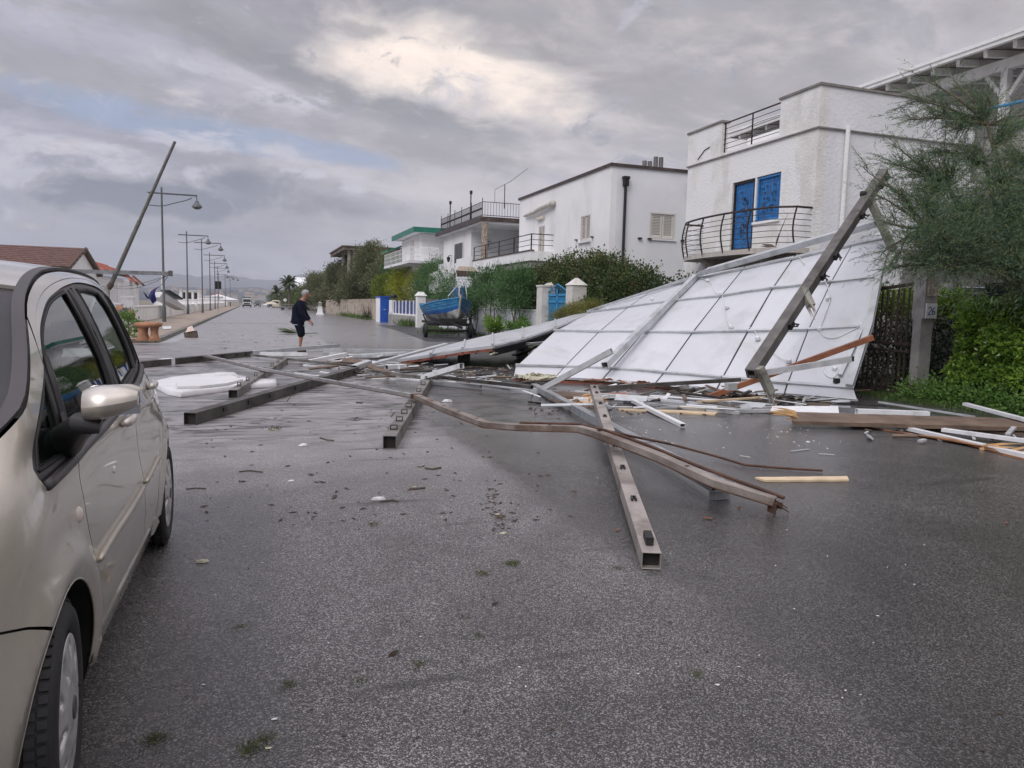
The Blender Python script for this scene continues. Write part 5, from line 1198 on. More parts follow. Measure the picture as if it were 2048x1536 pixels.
gc = thing('ground_creeper', 'light green creeper spilling from the hedge onto the verge', 'creeper', (11.4, 8, 0))
gb = [((11.3-.12*math.sin(y*2), y, .12), (.35, .5, .22+.07*math.sin(y*5))) for y in np.arange(3, 10.4, .5)]
crown('leaves', gb, 20000, .06, .04, LEAFG, gc, seed=73, per=20, cr=.16, shell=.55)
crown('gate_backing_leaves', [((12.1, y, .3), (.25, .35, .25)) for y in (10.9, 11.6, 12.3)]+[((12.6, y, 1.5), (.3, .5, .5)) for y in (10.8, 11.6, 12.4)]+[((12.6, y, .8), (.3, .5, .7)) for y in (10.8, 11.6, 12.4)], 6000, .08, .035, L_DARK, gc, seed=74, per=20, cr=.2, shell=.3)  # deep green leaves behind the gate bars
crown('gate_hedge_top', [((12.4, y, 1.75), (.35, .4, .25)) for y in (10.7, 11.3, 11.9, 12.5)], 3500, .07, .035, L_PIT, gc, seed=75, per=20, cr=.15, shell=.5)
# ---- feathery tamarisk tree on the right
tm = thing('tamarisk_tree', 'large feathery tamarisk tree in front of the rendered house', 'tree', (12.9, 7.2, 0))
def D_(px, py, d): return at(px, py, d=d)
rngt = random.Random(99); mb = MB()
root = Vector((13.2, 7.0, 0)); fork = D_(2010, 545, 12.2)
limb(mb, root, fork, .2, .13, .12, rngt)
mains = [(1975, 470, 12.2), (1900, 380, 12.6), (1850, 455, 12.4), (2030, 400, 12.2), (1960, 300, 12.6), (2080, 330, 12), (1975, 250, 12.6), (1900, 530, 12), (2070, 500, 11.6), (2120, 420, 12)]
M_ends = []
for (a, b, d) in mains:
    q = D_(a, b, d); pts = limb(mb, fork, q, .075, .028, .22, rngt, 7); M_ends.append(pts)
sec = []
tgt = [(1745, 385, 12.7, .15), (1762, 440, 12.6, .12), (1790, 330, 12.8, .5), (1800, 300, 12.8, .5), (1815, 240, 12.9, .5), (1835, 200, 12.9, .6), (1870, 230, 12.9, .8), (1905, 160, 13, .3), (1880, 300, 12.6, 1), (1830, 350, 12.6, 1), (1812, 400, 12.4, .6), (1850, 420, 12.3, 1.4),
       (1900, 350, 12.4, 1.2), (1930, 260, 12.6, 1), (1960, 200, 12.8, .6), (1950, 320, 12.3, 1.3), (2000, 280, 12.4, 1.1), (2040, 250, 12.5, .35), (2040, 320, 12, 1.4), (1990, 370, 12, 1.5), (1930, 420, 12, 1.6), (1870, 480, 12, 1.5), (1835, 470, 12.2, .8),
       (1800, 510, 12.3, .3), (1840, 520, 12, .9), (1890, 500, 11.9, 1.3), (1950, 470, 11.8, 1.7), (2010, 440, 11.7, 1.8), (2060, 380, 11.7, 1.6), (2080, 460, 11.5, 1.7), (2020, 510, 11.4, 1.5), (1960, 530, 11.5, 1.1), (2070, 540, 11.3, 1.4), (1910, 540, 11.8, .7), (2110, 280, 12, 1.2), (2130, 360, 11.8, 1.3), (2110, 220, 12.4, .4), (2150, 460, 11.5, 1.3),
       (1765, 505, 12.4, .2), (1780, 540, 12.3, .25), (2030, 575, 11.6, .6), (2060, 600, 11.5, .3), (1735, 345, 12.8, .2), (1850, 160, 13, .15), (1965, 240, 12.7, .8), (1905, 460, 12.6, 1.2), (1990, 490, 12.4, 1.2), (2045, 440, 12.4, 1.2), (1870, 380, 12.8, 1.0)]
twig = MB(); sprC = []; sprD = []; sprL = []
for (a, b, d, wgt) in tgt:
    tip = D_(a, b, d)
    best = min((p for pts in M_ends for p in pts[2:]), key=lambda p: (p-tip).length)
    pts = limb(mb, best, tip, .028, .008, .12, rngt, 6)
    pd = (pts[-1]-pts[0]).normalized()
    for k in range(int(60*wgt)+8):
        f = rngt.random()**.7; i = min(len(pts)-2, int(f*(len(pts)-1))); o = pts[i].lerp(pts[i+1], rngt.random())
        dr = (pd*.8+Vector((rngt.gauss(0, .6), rngt.gauss(0, .6), rngt.gauss(.25, .5)))).normalized()
        Lb = rngt.uniform(.28, .75); q = []
        dr0 = dr.copy(); p = o.copy()
        for s in range(6):
            q.append(p.copy()); p = p+dr0*Lb/5; dr0 = (dr0+Vector((rngt.gauss(0, .12), rngt.gauss(0, .12), rngt.uniform(-.16, .05)))).normalized()
        if k % 3 == 0: twig.tube(q, [.0055, .005, .004, .0035, .003, .002], 3, cap=False)
        nl = 26
        for s in range(nl):
            g = (s+.5)/nl; ii = min(4, int(g*5)); pp = q[ii].lerp(q[ii+1], g*5-ii); dd_ = (q[ii+1]-q[ii]).normalized()
            side = Vector((rngt.gauss(0, 1), rngt.gauss(0, 1), rngt.gauss(0, 1))).normalized()
            sprC.append(tuple(pp)); sprD.append(tuple((dd_*1.0+side*.75+Vector((0, 0, -.12))).normalized())); sprL.append(.05+.11*rngt.random()*(1.15-g))
mb.build('trunk', BARK, tm, smooth=True); twig.build('twigs', TWIG, tm)
r2 = np.random.default_rng(5); C = np.array(sprC); Dn = np.array(sprD)
V, F = leaf_quads(C, Dn, np.array(sprL), .0085, r2); np_mesh('crown', V, F, L_TAM, tm)
tb_ = [(tuple(D_(a, b, d)), (w*.55, w*.55, w*.45)) for a, b, d, w in tgt if w > .85]
crown('dense_sprays', [b for b in tb_ if b[0][2] < 3.7], 36000, .09, .0085, L_TAM, tm, seed=77, per=60, cr=.16, shell=.25, up=.1)
# ---- palms far along the road
PALM = M('palm_frond', (.06, .085, .04), .6, island=.4, col2=(.10, .12, .06), trans=.2)
def palm(px, py, d, h, label, seed):
    p = at(px, py, d=d); base = Vector((p.x, p.y, 0)); rng = random.Random(seed)
    t = thing('palm_tree', label, 'palm', tuple(base))
    MB().tube([base, base+Vector((.1, 0, p.z*.5)), Vector((p.x, p.y, p.z))], [.32, .24, .26], 8).build('trunk', BARK, t)
    mb = MB()
    for k in range(46):
        a = rng.uniform(0, 6.283); e = rng.uniform(-.5, 1.35); L_ = rng.uniform(2.2, 3.0)*h; q = []; c = Vector((p.x, p.y, p.z)); dr = Vector((math.cos(a)*math.cos(e), math.sin(a)*math.cos(e), math.sin(e)))
        for s in range(7): q.append(c.copy()); c = c+dr*L_/6; dr = (dr+Vector((0, 0, -.17))).normalized()
        for s in range(6):
            sd_ = (q[s+1]-q[s]).cross(Vector((0, 0, 1))).normalized()*.42*h*math.sin(math.pi*(s+1)/7)**.5; dn = Vector((0, 0, -.22*h))
            mb.add([q[s], q[s+1], q[s+1]+sd_+dn, q[s]+sd_+dn], [(0, 1, 2, 3)]).add([q[s], q[s+1], q[s+1]-sd_+dn, q[s]-sd_+dn], [(0, 1, 2, 3)])
    mb.build('fronds', PALM, t)
palm(578, 566, 175, .85, 'taller date palm standing against the hills, right of the pair', 3)
palm(554, 584, 215, .85, 'lower date palm, left of the pair against the hills', 4)
# bare bush, grass tufts
db = at(735, 641, X=10.9); t = thing('bare_bush', 'leafless twiggy bush in front of the precast wall end', 'bush', (db.x, db.y, 0)); mb = MB(); rng = random.Random(31)
for k in range(34):
    q = Vector((db.x+rng.uniform(-.8, .8), db.y+rng.uniform(-1.2, 1.2), rng.uniform(.6, 1.7))); limb(mb, (db.x+rng.uniform(-.1, .1), db.y, 0), q, .022, .006, .2, rng, 5)
mb.build('branches', TWIG, t)
def grass(label, pts, n, L, seed, spread=.3, mat=None):
    r2 = np.random.default_rng(seed); P = np.array([tuple(p) for p in pts]); C = P[r2.choice(len(P), n)]+np.c_[r2.normal(size=(n, 2))*spread, np.zeros(n)]
    C[:, 2] = .0; D = unit(r2.normal(size=(n, 3))*.5+np.array([0, 0, 1])); V, F = leaf_quads(C, D, L*(.5+r2.random(n)), L*.09, r2)
    o = np_mesh('grass', V, F, mat or L_GRASS, None); return tag(o, label, 'grass', kind='stuff')
grass('green grass strip at the foot of the precast wall', [at(690+8*k, 636+k*.6, X=11.0) for k in range(7)], 900, .5, 1, .5)
grass('green tuft at the foot of the gate pillar', [at(815, 652, X=11.0), at(822, 654, X=10.9)], 500, .45, 2, .4)
grass('thin grass under the parked boat trailer', [(9.2+.2*k, 39+.3*k, 0) for k in range(9)], 900, .3, 3, .5)
grass('weeds along the property walls', [(11.1, y, 0) for y in np.arange(12.5, 50, .7)], 2600, .22, 4, .15)
grass('short grass under the collapsed roof edge', [at(1080, 693, z=0), at(1090, 690, z=0), at(1060, 697, z=0), at(1000, 690, z=0)], 900, .14, 5, .4)
grass('short lawn patch between fallen roof and iron gate', [(11.0, y, 0) for y in np.arange(8.6, 11, .3)], 2500, .09, 6, .22)
fr = thing('palm_frond_debris', 'green palm frond lying flat in the road left of the person', 'debris', tuple(at(585, 667, z=0)))
mb = MB(); c = at(598, 667, z=.05)
for k in range(26):
    a = -1.0+2.0*k/25; q = c+(-RT*math.cos(a)+Vector((FWD.x, FWD.y, 0))*math.sin(a)*.8)*1.1; q.z = .06+.26*abs(math.sin(k*1.3)); sd_ = Vector((0, 0, .03))+RT*.0+Vector((FWD.x, FWD.y, 0))*.05
    mb.add([c, c.lerp(q, .5)+sd_, q, c.lerp(q, .5)-sd_+Vector((0, 0, .04))], [(0, 1, 2, 3)])
mb.build('fronds', PALM, fr); MB().tube([c, c+RT*.9+Vector((0, 0, .02))], [.03, .015], 5).build('stalk', L_GRASS, fr)
# ------------------------------------------------------------------ blue wooden boat on its trailer
BOATB = M('worn_boat_blue', (.03, .20, .40), .5, var=.25, vscale=3, stain=(.35, .48, .58), samt=.35, sscale=2.2, sstretch=(1, 1, 3), bump=.2, bscale=12)
BOATD = M('boat_dark_blue_band', (.012, .10, .33), .5, var=.2, vscale=3)
BOATW = M('peeling_antifoul', (.60, .60, .58), .7, var=.2, vscale=3, stain=(.04, .04, .042), samt=1.3, sscale=1.2, bump=.3)
TYRE = M('tyre_rubber', (.018, .018, .019), .75, var=.2, vscale=8, bump=.2, bscale=40)
DIRTY = M('black_chassis_steel', (.018, .018, .018), .6, .2, var=.3, vscale=5, stain=(.10, .055, .03), samt=.4, sscale=4)
bow = at(917, 600, d=35.2); stern = bow+Vector((-.05, 4.3, 0)); hd_ = (Vector((bow.x, bow.y, 0))-Vector((stern.x, stern.y, 0))).normalized(); sdv = Vector((-hd_.y, hd_.x, 0))
Lb = 4.3; org = Vector((stern.x, stern.y, 0))
boat = thing('wooden_boat', 'blue wooden fishing boat with peeling hull on the trailer', 'boat', tuple(org))
def hullpt(f, g, side):
    """f along (0 stern..1 bow), g 0 keel .. 1 gunwale"""
    half = 1.0*(math.sin(math.pi*min(1, (f*.86+.14)))**.55 if f < .42 else 1.0*(1-((f-.42)/.58)**2.6))
    half = max(half, .0)
    half = 1.12*(.74+.26*math.sin(f/.42*math.pi/2)) if f < .42 else 1.12*(1-((f-.42)/.58)**2.9)
    zk = .62+.05*(2*f-1)**2+.55*max(0, (f-.8)/.2)**2.2*.6; zg = 1.50+.10*(2*f-1)**2+.50*max(0, f-.4)**1.3*1.1
    prof = math.sin(g*math.pi/2)**(.62+.5*max(0, f-.6))
    x = half*prof*(1-.06*g*0)+.015; z = zk+(zg-zk)*(g**1.12)
    s = f*Lb+.32*max(0, (f-.8)/.2)*g
    return org+hd_*s+sdv*x*side+Vector((0, 0, z))
NF, NG = 26, 14
for nm, g0, g1, mat_ in (('bottom', 0, .5, BOATW), ('boot_top', .5, .66, BOATD), ('topside', .66, 1.0, BOATB)):
    mb = MB()
    for side in (-1, 1):
        rows = [[hullpt(i/NF, g0+(g1-g0)*j/6, side) for j in range(7)] for i in range(NF+1)]
        mb.slab(rows, -.03*side)
    mb.build(nm, mat_, boat, smooth=60)
MB().add([hullpt(0, g/8, -1) for g in range(9)]+[hullpt(0, g/8, 1) for g in range(9)], [(i, i+1, i+10, i+9) for i in range(8)]).build('transom', BOATB, boat)
mb = MB()
for side in (-1, 1):
    for g in (.80, .9, 1.0): mb.tube([hullpt(i/NF, g, side)+sdv*side*.02 for i in range(NF+1)], .035 if g > .95 else .016, 6)
mb.build('rubbing_strake', BOATB, boat, smooth=True)
st_ = [hullpt(1, g/10, 0)+hd_*.04 for g in range(11)]; MB().tube(st_+[st_[-1]+Vector((0, 0, .16))], .05, 6).build('stem_post', M('bleached_wood', (.42, .40, .37), .8, var=.2, vscale=6), boat)
deck = [[hullpt(f, .93, s) for s in (-1, 0, 1)] for f in np.linspace(.62, 1, 8)]; MB().grid(deck).build('foredeck', BOATB, boat)
MB().grid([[hullpt(f, .35, s) for s in (-1, 1)] for f in np.linspace(0, .62, 6)]).build('floor', BOATW, boat)
MB().tube([hullpt(.25, 1, 1), hullpt(.25, 1, 1)+Vector((0, 0, .45))], .02, 5).build('rowlock_post', BOATB, boat)
# trailer
tr = thing('boat_trailer', 'black rusty boat trailer with two road wheels under the blue boat', 'trailer', tuple(org))
wl = at(851, 662, d=35.4); wr = at(940, 663, d=35.9)
ax0 = Vector((wl.x, wl.y, .33)); ax1 = Vector((wr.x, wr.y, .33)); av = (ax1-ax0).normalized()
MB().tube([ax0, ax1], .06, 8).beam(ax0+Vector((0, 0, .22)), ax1+Vector((0, 0, .22)), .12, .14).build('axle', DIRTY, tr)
for f in (.25, .75):
    p = ax0.lerp(ax1, f)+Vector((0, 0, .3)); MB().beam(p-hd_*3.0, p+hd_*1.0, .08, .12).build('frame_rail', DIRTY, tr)
MB().beam(ax0.lerp(ax1, .2)+hd_*.8+Vector((0, 0, .42)), ax0.lerp(ax1, .8)+hd_*.8+Vector((0, 0, .42)), .12, .16).build('cradle', DIRTY, tr)
MB().beam(ax0.lerp(ax1, .5)+hd_*.9+Vector((0, 0, .3)), ax0.lerp(ax1, .55)+hd_*2.0+Vector((0, 0, .15)), .09, .09).build('drawbar', DIRTY, tr)
for f, q in ((.02, ax0), (.98, ax1)):
    MB().beam(q+Vector((0, 0, .35)), q+Vector((0, 0, .75))-av*(.15 if f < .5 else -.1), .06, .06).build('guide_post', DIRTY, tr)
    w = MB().lathe(q, [(.13, -.09), (.24, -.1), (.32, -.08), (.335, -.03), (.335, .03), (.32, .08), (.24, .1), (.13, .09)], 24, axis=av).build('wheel', TYRE, tr, smooth=50)
    MB().lathe(q, [(.001, -.05), (.06, -.06), (.12, -.03), (.14, .0), (.12, .03), (.06, .06), (.001, .05)], 16, axis=av).build('rim', DIRTY, w, smooth=50)
MB().lathe(ax1+Vector((0, 0, .5)), [(.001, 0), (.07, .02), (.09, .1), (.05, .2), (.001, .22)], 8).build('jockey_knob', DIRTY, tr)
for i, (px, py, lab) in enumerate(((950, 668, 'white plastic tub at the wall right of the boat trailer'), (897, 662, 'small white tub under the boat, left one'), (922, 662, 'small white tub under the boat, right one'))):
    p = at(px, py, z=.02) if i == 0 else at(px, 664, z=.02)
    b = thing('white_tub', lab, 'tub', (p.x, p.y, 0)); s = .3 if i == 0 else .22
    MB().box8([(p.x-s, p.y-s, .01), (p.x+s, p.y-s, .01), (p.x+s, p.y+s, .01), (p.x-s, p.y+s, .01), (p.x-s*1.15, p.y-s*1.1, .3), (p.x+s*1.1, p.y-s*1.1, .33), (p.x+s*1.1, p.y+s*1.1, .3), (p.x-s*1.1, p.y+s*1.1, .3)]).build('body', WHITEPL, b, bevel=.03)
# raised little roof on a tripod behind the boat
rs_ = thing('roofed_stand', 'small wooden box with pale tiled roof on a grey tripod behind the boat', 'stand', tuple(at(930, 640, d=39)))
def S(px, py, dd=39.0): return at(px, py, d=dd)
for a, b in (((922, 563), (897, 592)), ((919, 563), (918, 592)), ((930, 563), (934, 592))):
    MB().tube([S(*a), S(*b, 38.6)], .035, 6).build('leg', STEEL, rs_)
MB().tube([S(918, 592, 38.6), (S(918, 592, 38.6).x, S(918, 592, 38.6).y, 0)], .035, 6).tube([S(897, 592, 38.6), (S(897, 592).x, S(897, 592).y, 0)], .035, 6).tube([S(934, 592, 38.6), (S(934, 592).x, S(934, 592).y, 0)], .035, 6).build('lower_leg', STEEL, rs_)
def quad3(pts, dv, name, mat_, bev=0): return MB().prism(pts, dv).build(name, mat_, rs_, bevel=bev)
back = Vector((FWD.x, FWD.y, 0))*.9
quad3([S(911, 557), S(946, 558), S(940, 553), S(914, 553)], back, 'tray', WHITEWOOD)
quad3([S(914, 554), S(943, 555), S(951, 543), S(912, 541)], back, 'box', DARKWOOD)
for k in range(5): quad3([S(915+k*6.4, 553.5), S(916.5+k*6.4, 553.5), S(917+k*6.8, 544), S(915.2+k*6.8, 544)], -back*.08, 'slat', DARKWOOD)
quad3([S(912, 540.5), S(957, 543.5), S(948, 534), S(919, 532)], back*1.1, 'roof', M('pale_tile', (.50, .42, .33), .7, var=.15, vscale=4))
quad3([S(912, 541.8), S(957, 544.8), S(957, 543.6), S(912, 540.6)], back*1.1, 'eave', BLACK)

# ------------------------------------------------------------------ vehicles far down the road
def vehicle(name, label, cat, x, y, L_, W_, H_, kind, col, facing=-1, rot=0.0):
    """origin at the ground centre; nose towards -Y when facing=-1"""
    t = thing(name, label, cat, (0, 0, 0)); cm = M('paint_'+name+'_'+kind, col, .3, .0, var=.03, coat=.6)
    k = facing; h = W_/2
    def sec(yy, z0, z1, hw, hw2): return [(-hw, yy*k, z0), (hw, yy*k, z0), (hw2, yy*k, z1), (-hw2, yy*k, z1)]
    def loft(secs, mat_, nm, par, bev=.03):
        mb = MB(); vs = [v for s_ in secs for v in s_]; fs = [(0, 1, 2, 3)] if True else []
        n = len(secs)
        for i in range(n-1):
            for j in range(4): a = i*4+j; b = i*4+(j+1) % 4; fs.append((a, a+4, b+4, b))
        fs.append(tuple((n-1)*4+j for j in (3, 2, 1, 0))); mb.add(vs, fs); return mb.build(nm, mat_, par, loc=(0, 0, 0), bevel=bev, weld=True)
    gl = M('vehicle_glass', (.02, .025, .03), .06, spec=.8); nose = L_/2
    if kind == 'truck':
        loft([sec(nose, .55, 1.3, h*.95, h*.95), sec(nose-.15, .45, 2.35, h, h*.94), sec(nose-1.9, .45, 2.4, h, h*.94)], cm, 'cab', t)
        loft([sec(nose+.02, 1.42, 2.1, h*.86, h*.80), sec(nose-.14, 1.42, 2.12, h*.86, h*.8)], gl, 'windscreen', t, 0)
        MB().box(-h*1.02, h*1.02, min((nose-2.1)*k, -nose*k), max((nose-2.1)*k, -nose*k), .95, 1.6).build('cargo_bed', DIRTY, t)
        MB().box(-h*.98, h*.98, min((nose-2.2)*k, -nose*k), max((nose-2.2)*k, -nose*k), 1.6, 2.65).build('tarpaulin', M('olive_tarp', (.045, .06, .04), .8), t, bevel=.1)
        loft([sec(nose+.06, .35, .75, h*.97, h*.97), sec(nose-.1, .35, .78, h*.98, h*.98)], M('bumper_black', (.02, .02, .02), .5), 'bumper', t, .02)
        MB().box(-h*.7, h*.7, min((nose+.03)*k, (nose+.01)*k), max((nose+.03)*k, (nose+.01)*k), .85, 1.15).build('grille', BLACK, t)
        axles = (nose-1.0, -nose+1.1); r = .42; lz = .95
    else:
        hc = H_*.55
        if kind == 'van': prof = [(nose, .3, .85), (nose-.15, .25, 1.0), (nose-.7, .25, 1.15), (nose-1.5, .25, H_*.97), (-nose+.15, .25, H_), (-nose, .3, H_*.9)]
        elif kind == 'suv': prof = [(nose, .35, .95), (nose-.12, .3, 1.08), (-nose+.3, .3, 1.1), (-nose, .35, 1.0)]
        else: prof = [(nose, .3, .7), (nose-.2, .25, .82), (nose-1.0, .22, .95), (-nose+.3, .22, 1.0), (-nose, .3, .9)]
        loft([sec(a, b, c, h, h*.97) for a, b, c in prof], cm, 'body', t, .06)
        if kind != 'van':
            r0, r1 = (nose-1.0, -nose+.15) if kind == 'suv' else (nose-1.2, -nose+.35)
            z0 = prof[1][2]+.0
            loft([sec(r0, z0-.02, z0, h*.9, h*.9), sec(r0-.6, z0-.02, H_*.97, h*.9, h*.72), sec(r1+.35, z0-.02, H_, h*.9, h*.72), sec(r1, z0-.02, z0+.05, h*.88, h*.85)], gl, 'windows', t, .03)
            MB().box(-h*.7, h*.7, min((r0-.65)*k, (r1+.4)*k), max((r0-.65)*k, (r1+.4)*k), H_-.02, H_+.03).build('roof', cm, t, bevel=.02)
        else:
            loft([sec(nose-.68, 1.17, 1.19, h*.86, h*.84), sec(nose-1.42, 1.25, H_*.93, h*.88, h*.8)], gl, 'windscreen', t, 0)
            MB().box(-h*.8, h*.8, min((-nose-.02)*k, (-nose)*k), max((-nose-.02)*k, (-nose)*k), 1.2, H_*.85).build('rear_window', gl, t)
        axles = (nose-.8, -nose+.8); r = .33; lz = .68
    for a in axles:
        for s in (-1, 1):
            w = MB().lathe((s*(h-.12), a*k, r), [(r*.6, -.1), (r*.97, -.11), (r, -.06), (r, .06), (r*.97, .11), (r*.6, .1)], 18, axis=(1, 0, 0)).build('wheel', TYRE, t, smooth=50, loc=(0, 0, 0))
            MB().lathe((s*(h-.04), a*k, r), [(.001, 0), (r*.62, .01)], 14, axis=(s, 0, 0)).build('hubcap', STEEL, w, loc=(0, 0, 0))
    LM = M('headlamp', (.75, .76, .78), .15); 
    for s in (-1, 1):
        MB().box(s*h*.72-.16, s*h*.72+.16, min((nose+.01)*k, (nose-.1)*k), max((nose+.01)*k, (nose-.1)*k), lz-.1, lz+.1).build('headlight', LM, t, loc=(0, 0, 0))
    MB().box(-.26, .26, min((nose+.03)*k, (nose+.01)*k), max((nose+.03)*k, (nose+.01)*k), .42, .53).build('number_plate', WHITEPL, t, loc=(0, 0, 0))
    MB().box(-h*1.12, -h, min((nose-1.4)*k, (nose-1.3)*k), max((nose-1.4)*k, (nose-1.3)*k), lz+.25, lz+.5).box(h, h*1.12, min((nose-1.4)*k, (nose-1.3)*k), max((nose-1.4)*k, (nose-1.3)*k), lz+.25, lz+.5).build('door_mirror', BLACK, t, loc=(0, 0, 0))
    t.location = (x, y, .004); t.rotation_euler = (0, 0, rot); return t
for (px, pyb, *a) in ((494, 615, 'parked_truck', 'white truck with dark green tarpaulin facing the camera at the far kerb', 'truck', 6.5, 2.15, 2.5, 'truck', (.62, .63, .62), -1, 0),
                      (515, 614.2, 'parked_car', 'dark off-road car right of the white truck', 'car', 4.0, 1.8, 1.85, 'suv', (.03, .035, .05), -1, 0),
                      (531, 613.2, 'distant_car', 'small white car with its lights showing in the middle of the far road', 'car', 4.2, 1.75, 1.45, 'hatch', (.7, .7, .7), -1, 0),
                      (542.5, 615, 'parked_car', 'dark green-grey estate car parked in front of the cream van', 'car', 4.4, 1.8, 1.6, 'suv', (.05, .06, .055), 1, .1),
                      (553.5, 615.5, 'parked_van', 'cream van with dark rear window under the bushy trees', 'van', 4.6, 1.9, 2.1, 'van', (.55, .50, .38), 1, -.15)):
    p = at(px, pyb, z=0); vehicle(a[0], a[1], a[2], p.x, p.y, a[3], a[4], a[5], a[6], a[7], a[8], a[9])
# light trailer behind the person and umbrella
tp = at(582, 620.5, z=0)
ft = thing('flat_trailer', 'low grey flat trailer parked behind the walking person', 'trailer', (tp.x, tp.y, 0))
MB().box(tp.x-2.6, tp.x+2.6, tp.y-.9, tp.y+.9, .55, .68).build('bed', STEEL, ft)
for s in (-1, 1):
    MB().lathe((tp.x-1.6, tp.y+s*.8, .3), [(.12, -.08), (.29, -.09), (.3, 0), (.29, .09), (.12, .08)], 16, axis=(0, 1, 0)).build('wheel', TYRE, ft, smooth=50)
MB().tube([(tp.x-2.6, tp.y-.85, .68), (tp.x-2.6, tp.y-.85, 1.1), (tp.x+2.6, tp.y-.85, 1.1), (tp.x+2.6, tp.y-.85, .68)], .03, 5).build('side_rail', STEEL, ft)
um = at(543, 606, d=165); u = thing('beach_umbrella', 'cream beach umbrella above the dark parked estate car', 'umbrella', (um.x, um.y, 0))
MB().tube([(um.x, um.y, 0), (um.x, um.y, um.z+.3)], .03, 5).build('pole', STEEL, u)
MB().lathe((um.x, um.y, um.z), [(1.4, -.25), (.9, .1), (.001, .35)], 8).build('canopy', M('cream_canvas', (.55, .50, .40), .9), u)
sg = at(570, 600, d=150); s_ = thing('round_sign', 'small round white sign on a thin post by the bushy tree', 'sign', (sg.x, sg.y, 0))
MB().tube([(sg.x, sg.y, 0), (sg.x, sg.y, sg.z)], .035, 5).build('post', STEEL, s_)
MB().lathe((sg.x, sg.y-.06, sg.z), [(.001, -.02), (.33, -.02), (.33, .02), (.001, .02)], 20, axis=(0, 1, 0)).build('disc', WHITEPL, s_)

# ------------------------------------------------------------------ the walking person
SKIN = M('skin', (.34, .165, .105), .55, var=.08, vscale=8)
NAVY = M('navy_jacket', (.006, .008, .02), .85, spec=.15, var=.25, vscale=10, bump=.4, bscale=18)
NAVY2 = M('navy_shorts', (.005, .007, .015), .85, spec=.15, var=.2, vscale=10, bump=.4, bscale=16)
HAIR = M('grey_hair', (.28, .28, .29), .7, var=.35, vscale=30, bump=.6, bscale=60)
pf = at(603, 703.5, z=0); pf.z = 0.004
Fd = Vector((RT.x, RT.y, 0)).normalized(); Sd = Vector((-Fd.y, Fd.x, 0))   # faces right in the photograph, slightly away
Fd = (Fd+Sd*.12).normalized(); Sd = Vector((-Fd.y, Fd.x, 0))
K = 1.0
def PP(f, s, z): return pf+(Fd*f+Sd*s)*K+Vector((0, 0, z*K))
def skin(name, mat_, parent, verts, edges, radii, root=0, sub=2):
    me = bpy.data.meshes.new(name); off = wloc(parent)
    me.from_pydata([tuple(Vector(v)-off) for v in verts], edges, [])
    o = bpy.data.objects.new(name, me); COL.objects.link(o); o.parent = parent
    m = o.modifiers.new('skin', 'SKIN'); m.use_smooth_shade = True
    sv = me.skin_vertices[0].data
    for i, r in enumerate(radii):
        r = r if isinstance(r, tuple) else (r, r); sv[i].radius = r; sv[i].use_root = (i == root)
    s2 = o.modifiers.new('sub', 'SUBSURF'); s2.levels = sub; s2.render_levels = sub
    me.materials.append(mat_); return o
ps = thing('person', 'grey-haired person in navy jacket and shorts walking and looking down at the wreckage', 'person', tuple(pf))
V_ = {'pel': (-.07, 0, .93), 'wai': (-.09, 0, 1.08), 'che': (-.06, 0, 1.30), 'upc': (-.03, 0, 1.46), 'neck': (.05, 0, 1.555), 'hd0': (.11, 0, 1.63), 'hd1': (.15, 0, 1.70), 'hd2': (.15, 0, 1.79),
      'shR': (-.02, -.19, 1.45), 'elR': (.05, -.26, 1.15), 'wrR': (.26, -.25, .93), 'haR': (.31, -.25, .87),
      'shL': (0, .19, 1.45), 'elL': (.06, .26, 1.15), 'wrL': (.22, .24, .92), 'haL': (.27, .24, .86),
      'hiR': (-.06, -.10, .88), 'knR': (.0, -.11, .49), 'anR': (-.03, -.11, .09), 'toR': (.13, -.12, .03), 'heR': (-.08, -.11, .03),
      'hiL': (-.05, .10, .88), 'knL': (-.01, .11, .49), 'anL': (-.07, .11, .09), 'toL': (.09, .12, .03), 'heL': (-.12, .11, .03)}
R_ = {'pel': (.09, .11), 'wai': (.085, .10), 'che': (.13, .15), 'upc': (.10, .12), 'neck': .058, 'hd0': .075, 'hd1': .095, 'hd2': .085, 'shR': .06, 'elR': .038, 'wrR': .028, 'haR': (.03, .02), 'shL': .06, 'elL': .042, 'wrL': .028, 'haL': (.03, .02),
      'hiR': .095, 'knR': .058, 'anR': .038, 'toR': (.03, .03), 'heR': .035, 'hiL': .095, 'knL': .058, 'anL': .038, 'toL': (.03, .03), 'heL': .035}
ks = list(V_); E_ = [('pel', 'wai'), ('wai', 'che'), ('che', 'upc'), ('upc', 'neck'), ('neck', 'hd0'), ('hd0', 'hd1'), ('hd1', 'hd2'), ('upc', 'shR'), ('shR', 'elR'), ('elR', 'wrR'), ('wrR', 'haR'), ('upc', 'shL'), ('shL', 'elL'), ('elL', 'wrL'), ('wrL', 'haL'),
      ('pel', 'hiR'), ('hiR', 'knR'), ('knR', 'anR'), ('anR', 'toR'), ('anR', 'heR'), ('pel', 'hiL'), ('hiL', 'knL'), ('knL', 'anL'), ('anL', 'toL'), ('anL', 'heL')]
verts = [PP(*V_[k]) for k in ks]; edges = [(ks.index(a), ks.index(b)) for a, b in E_]; rad = [R_[k] for k in ks]
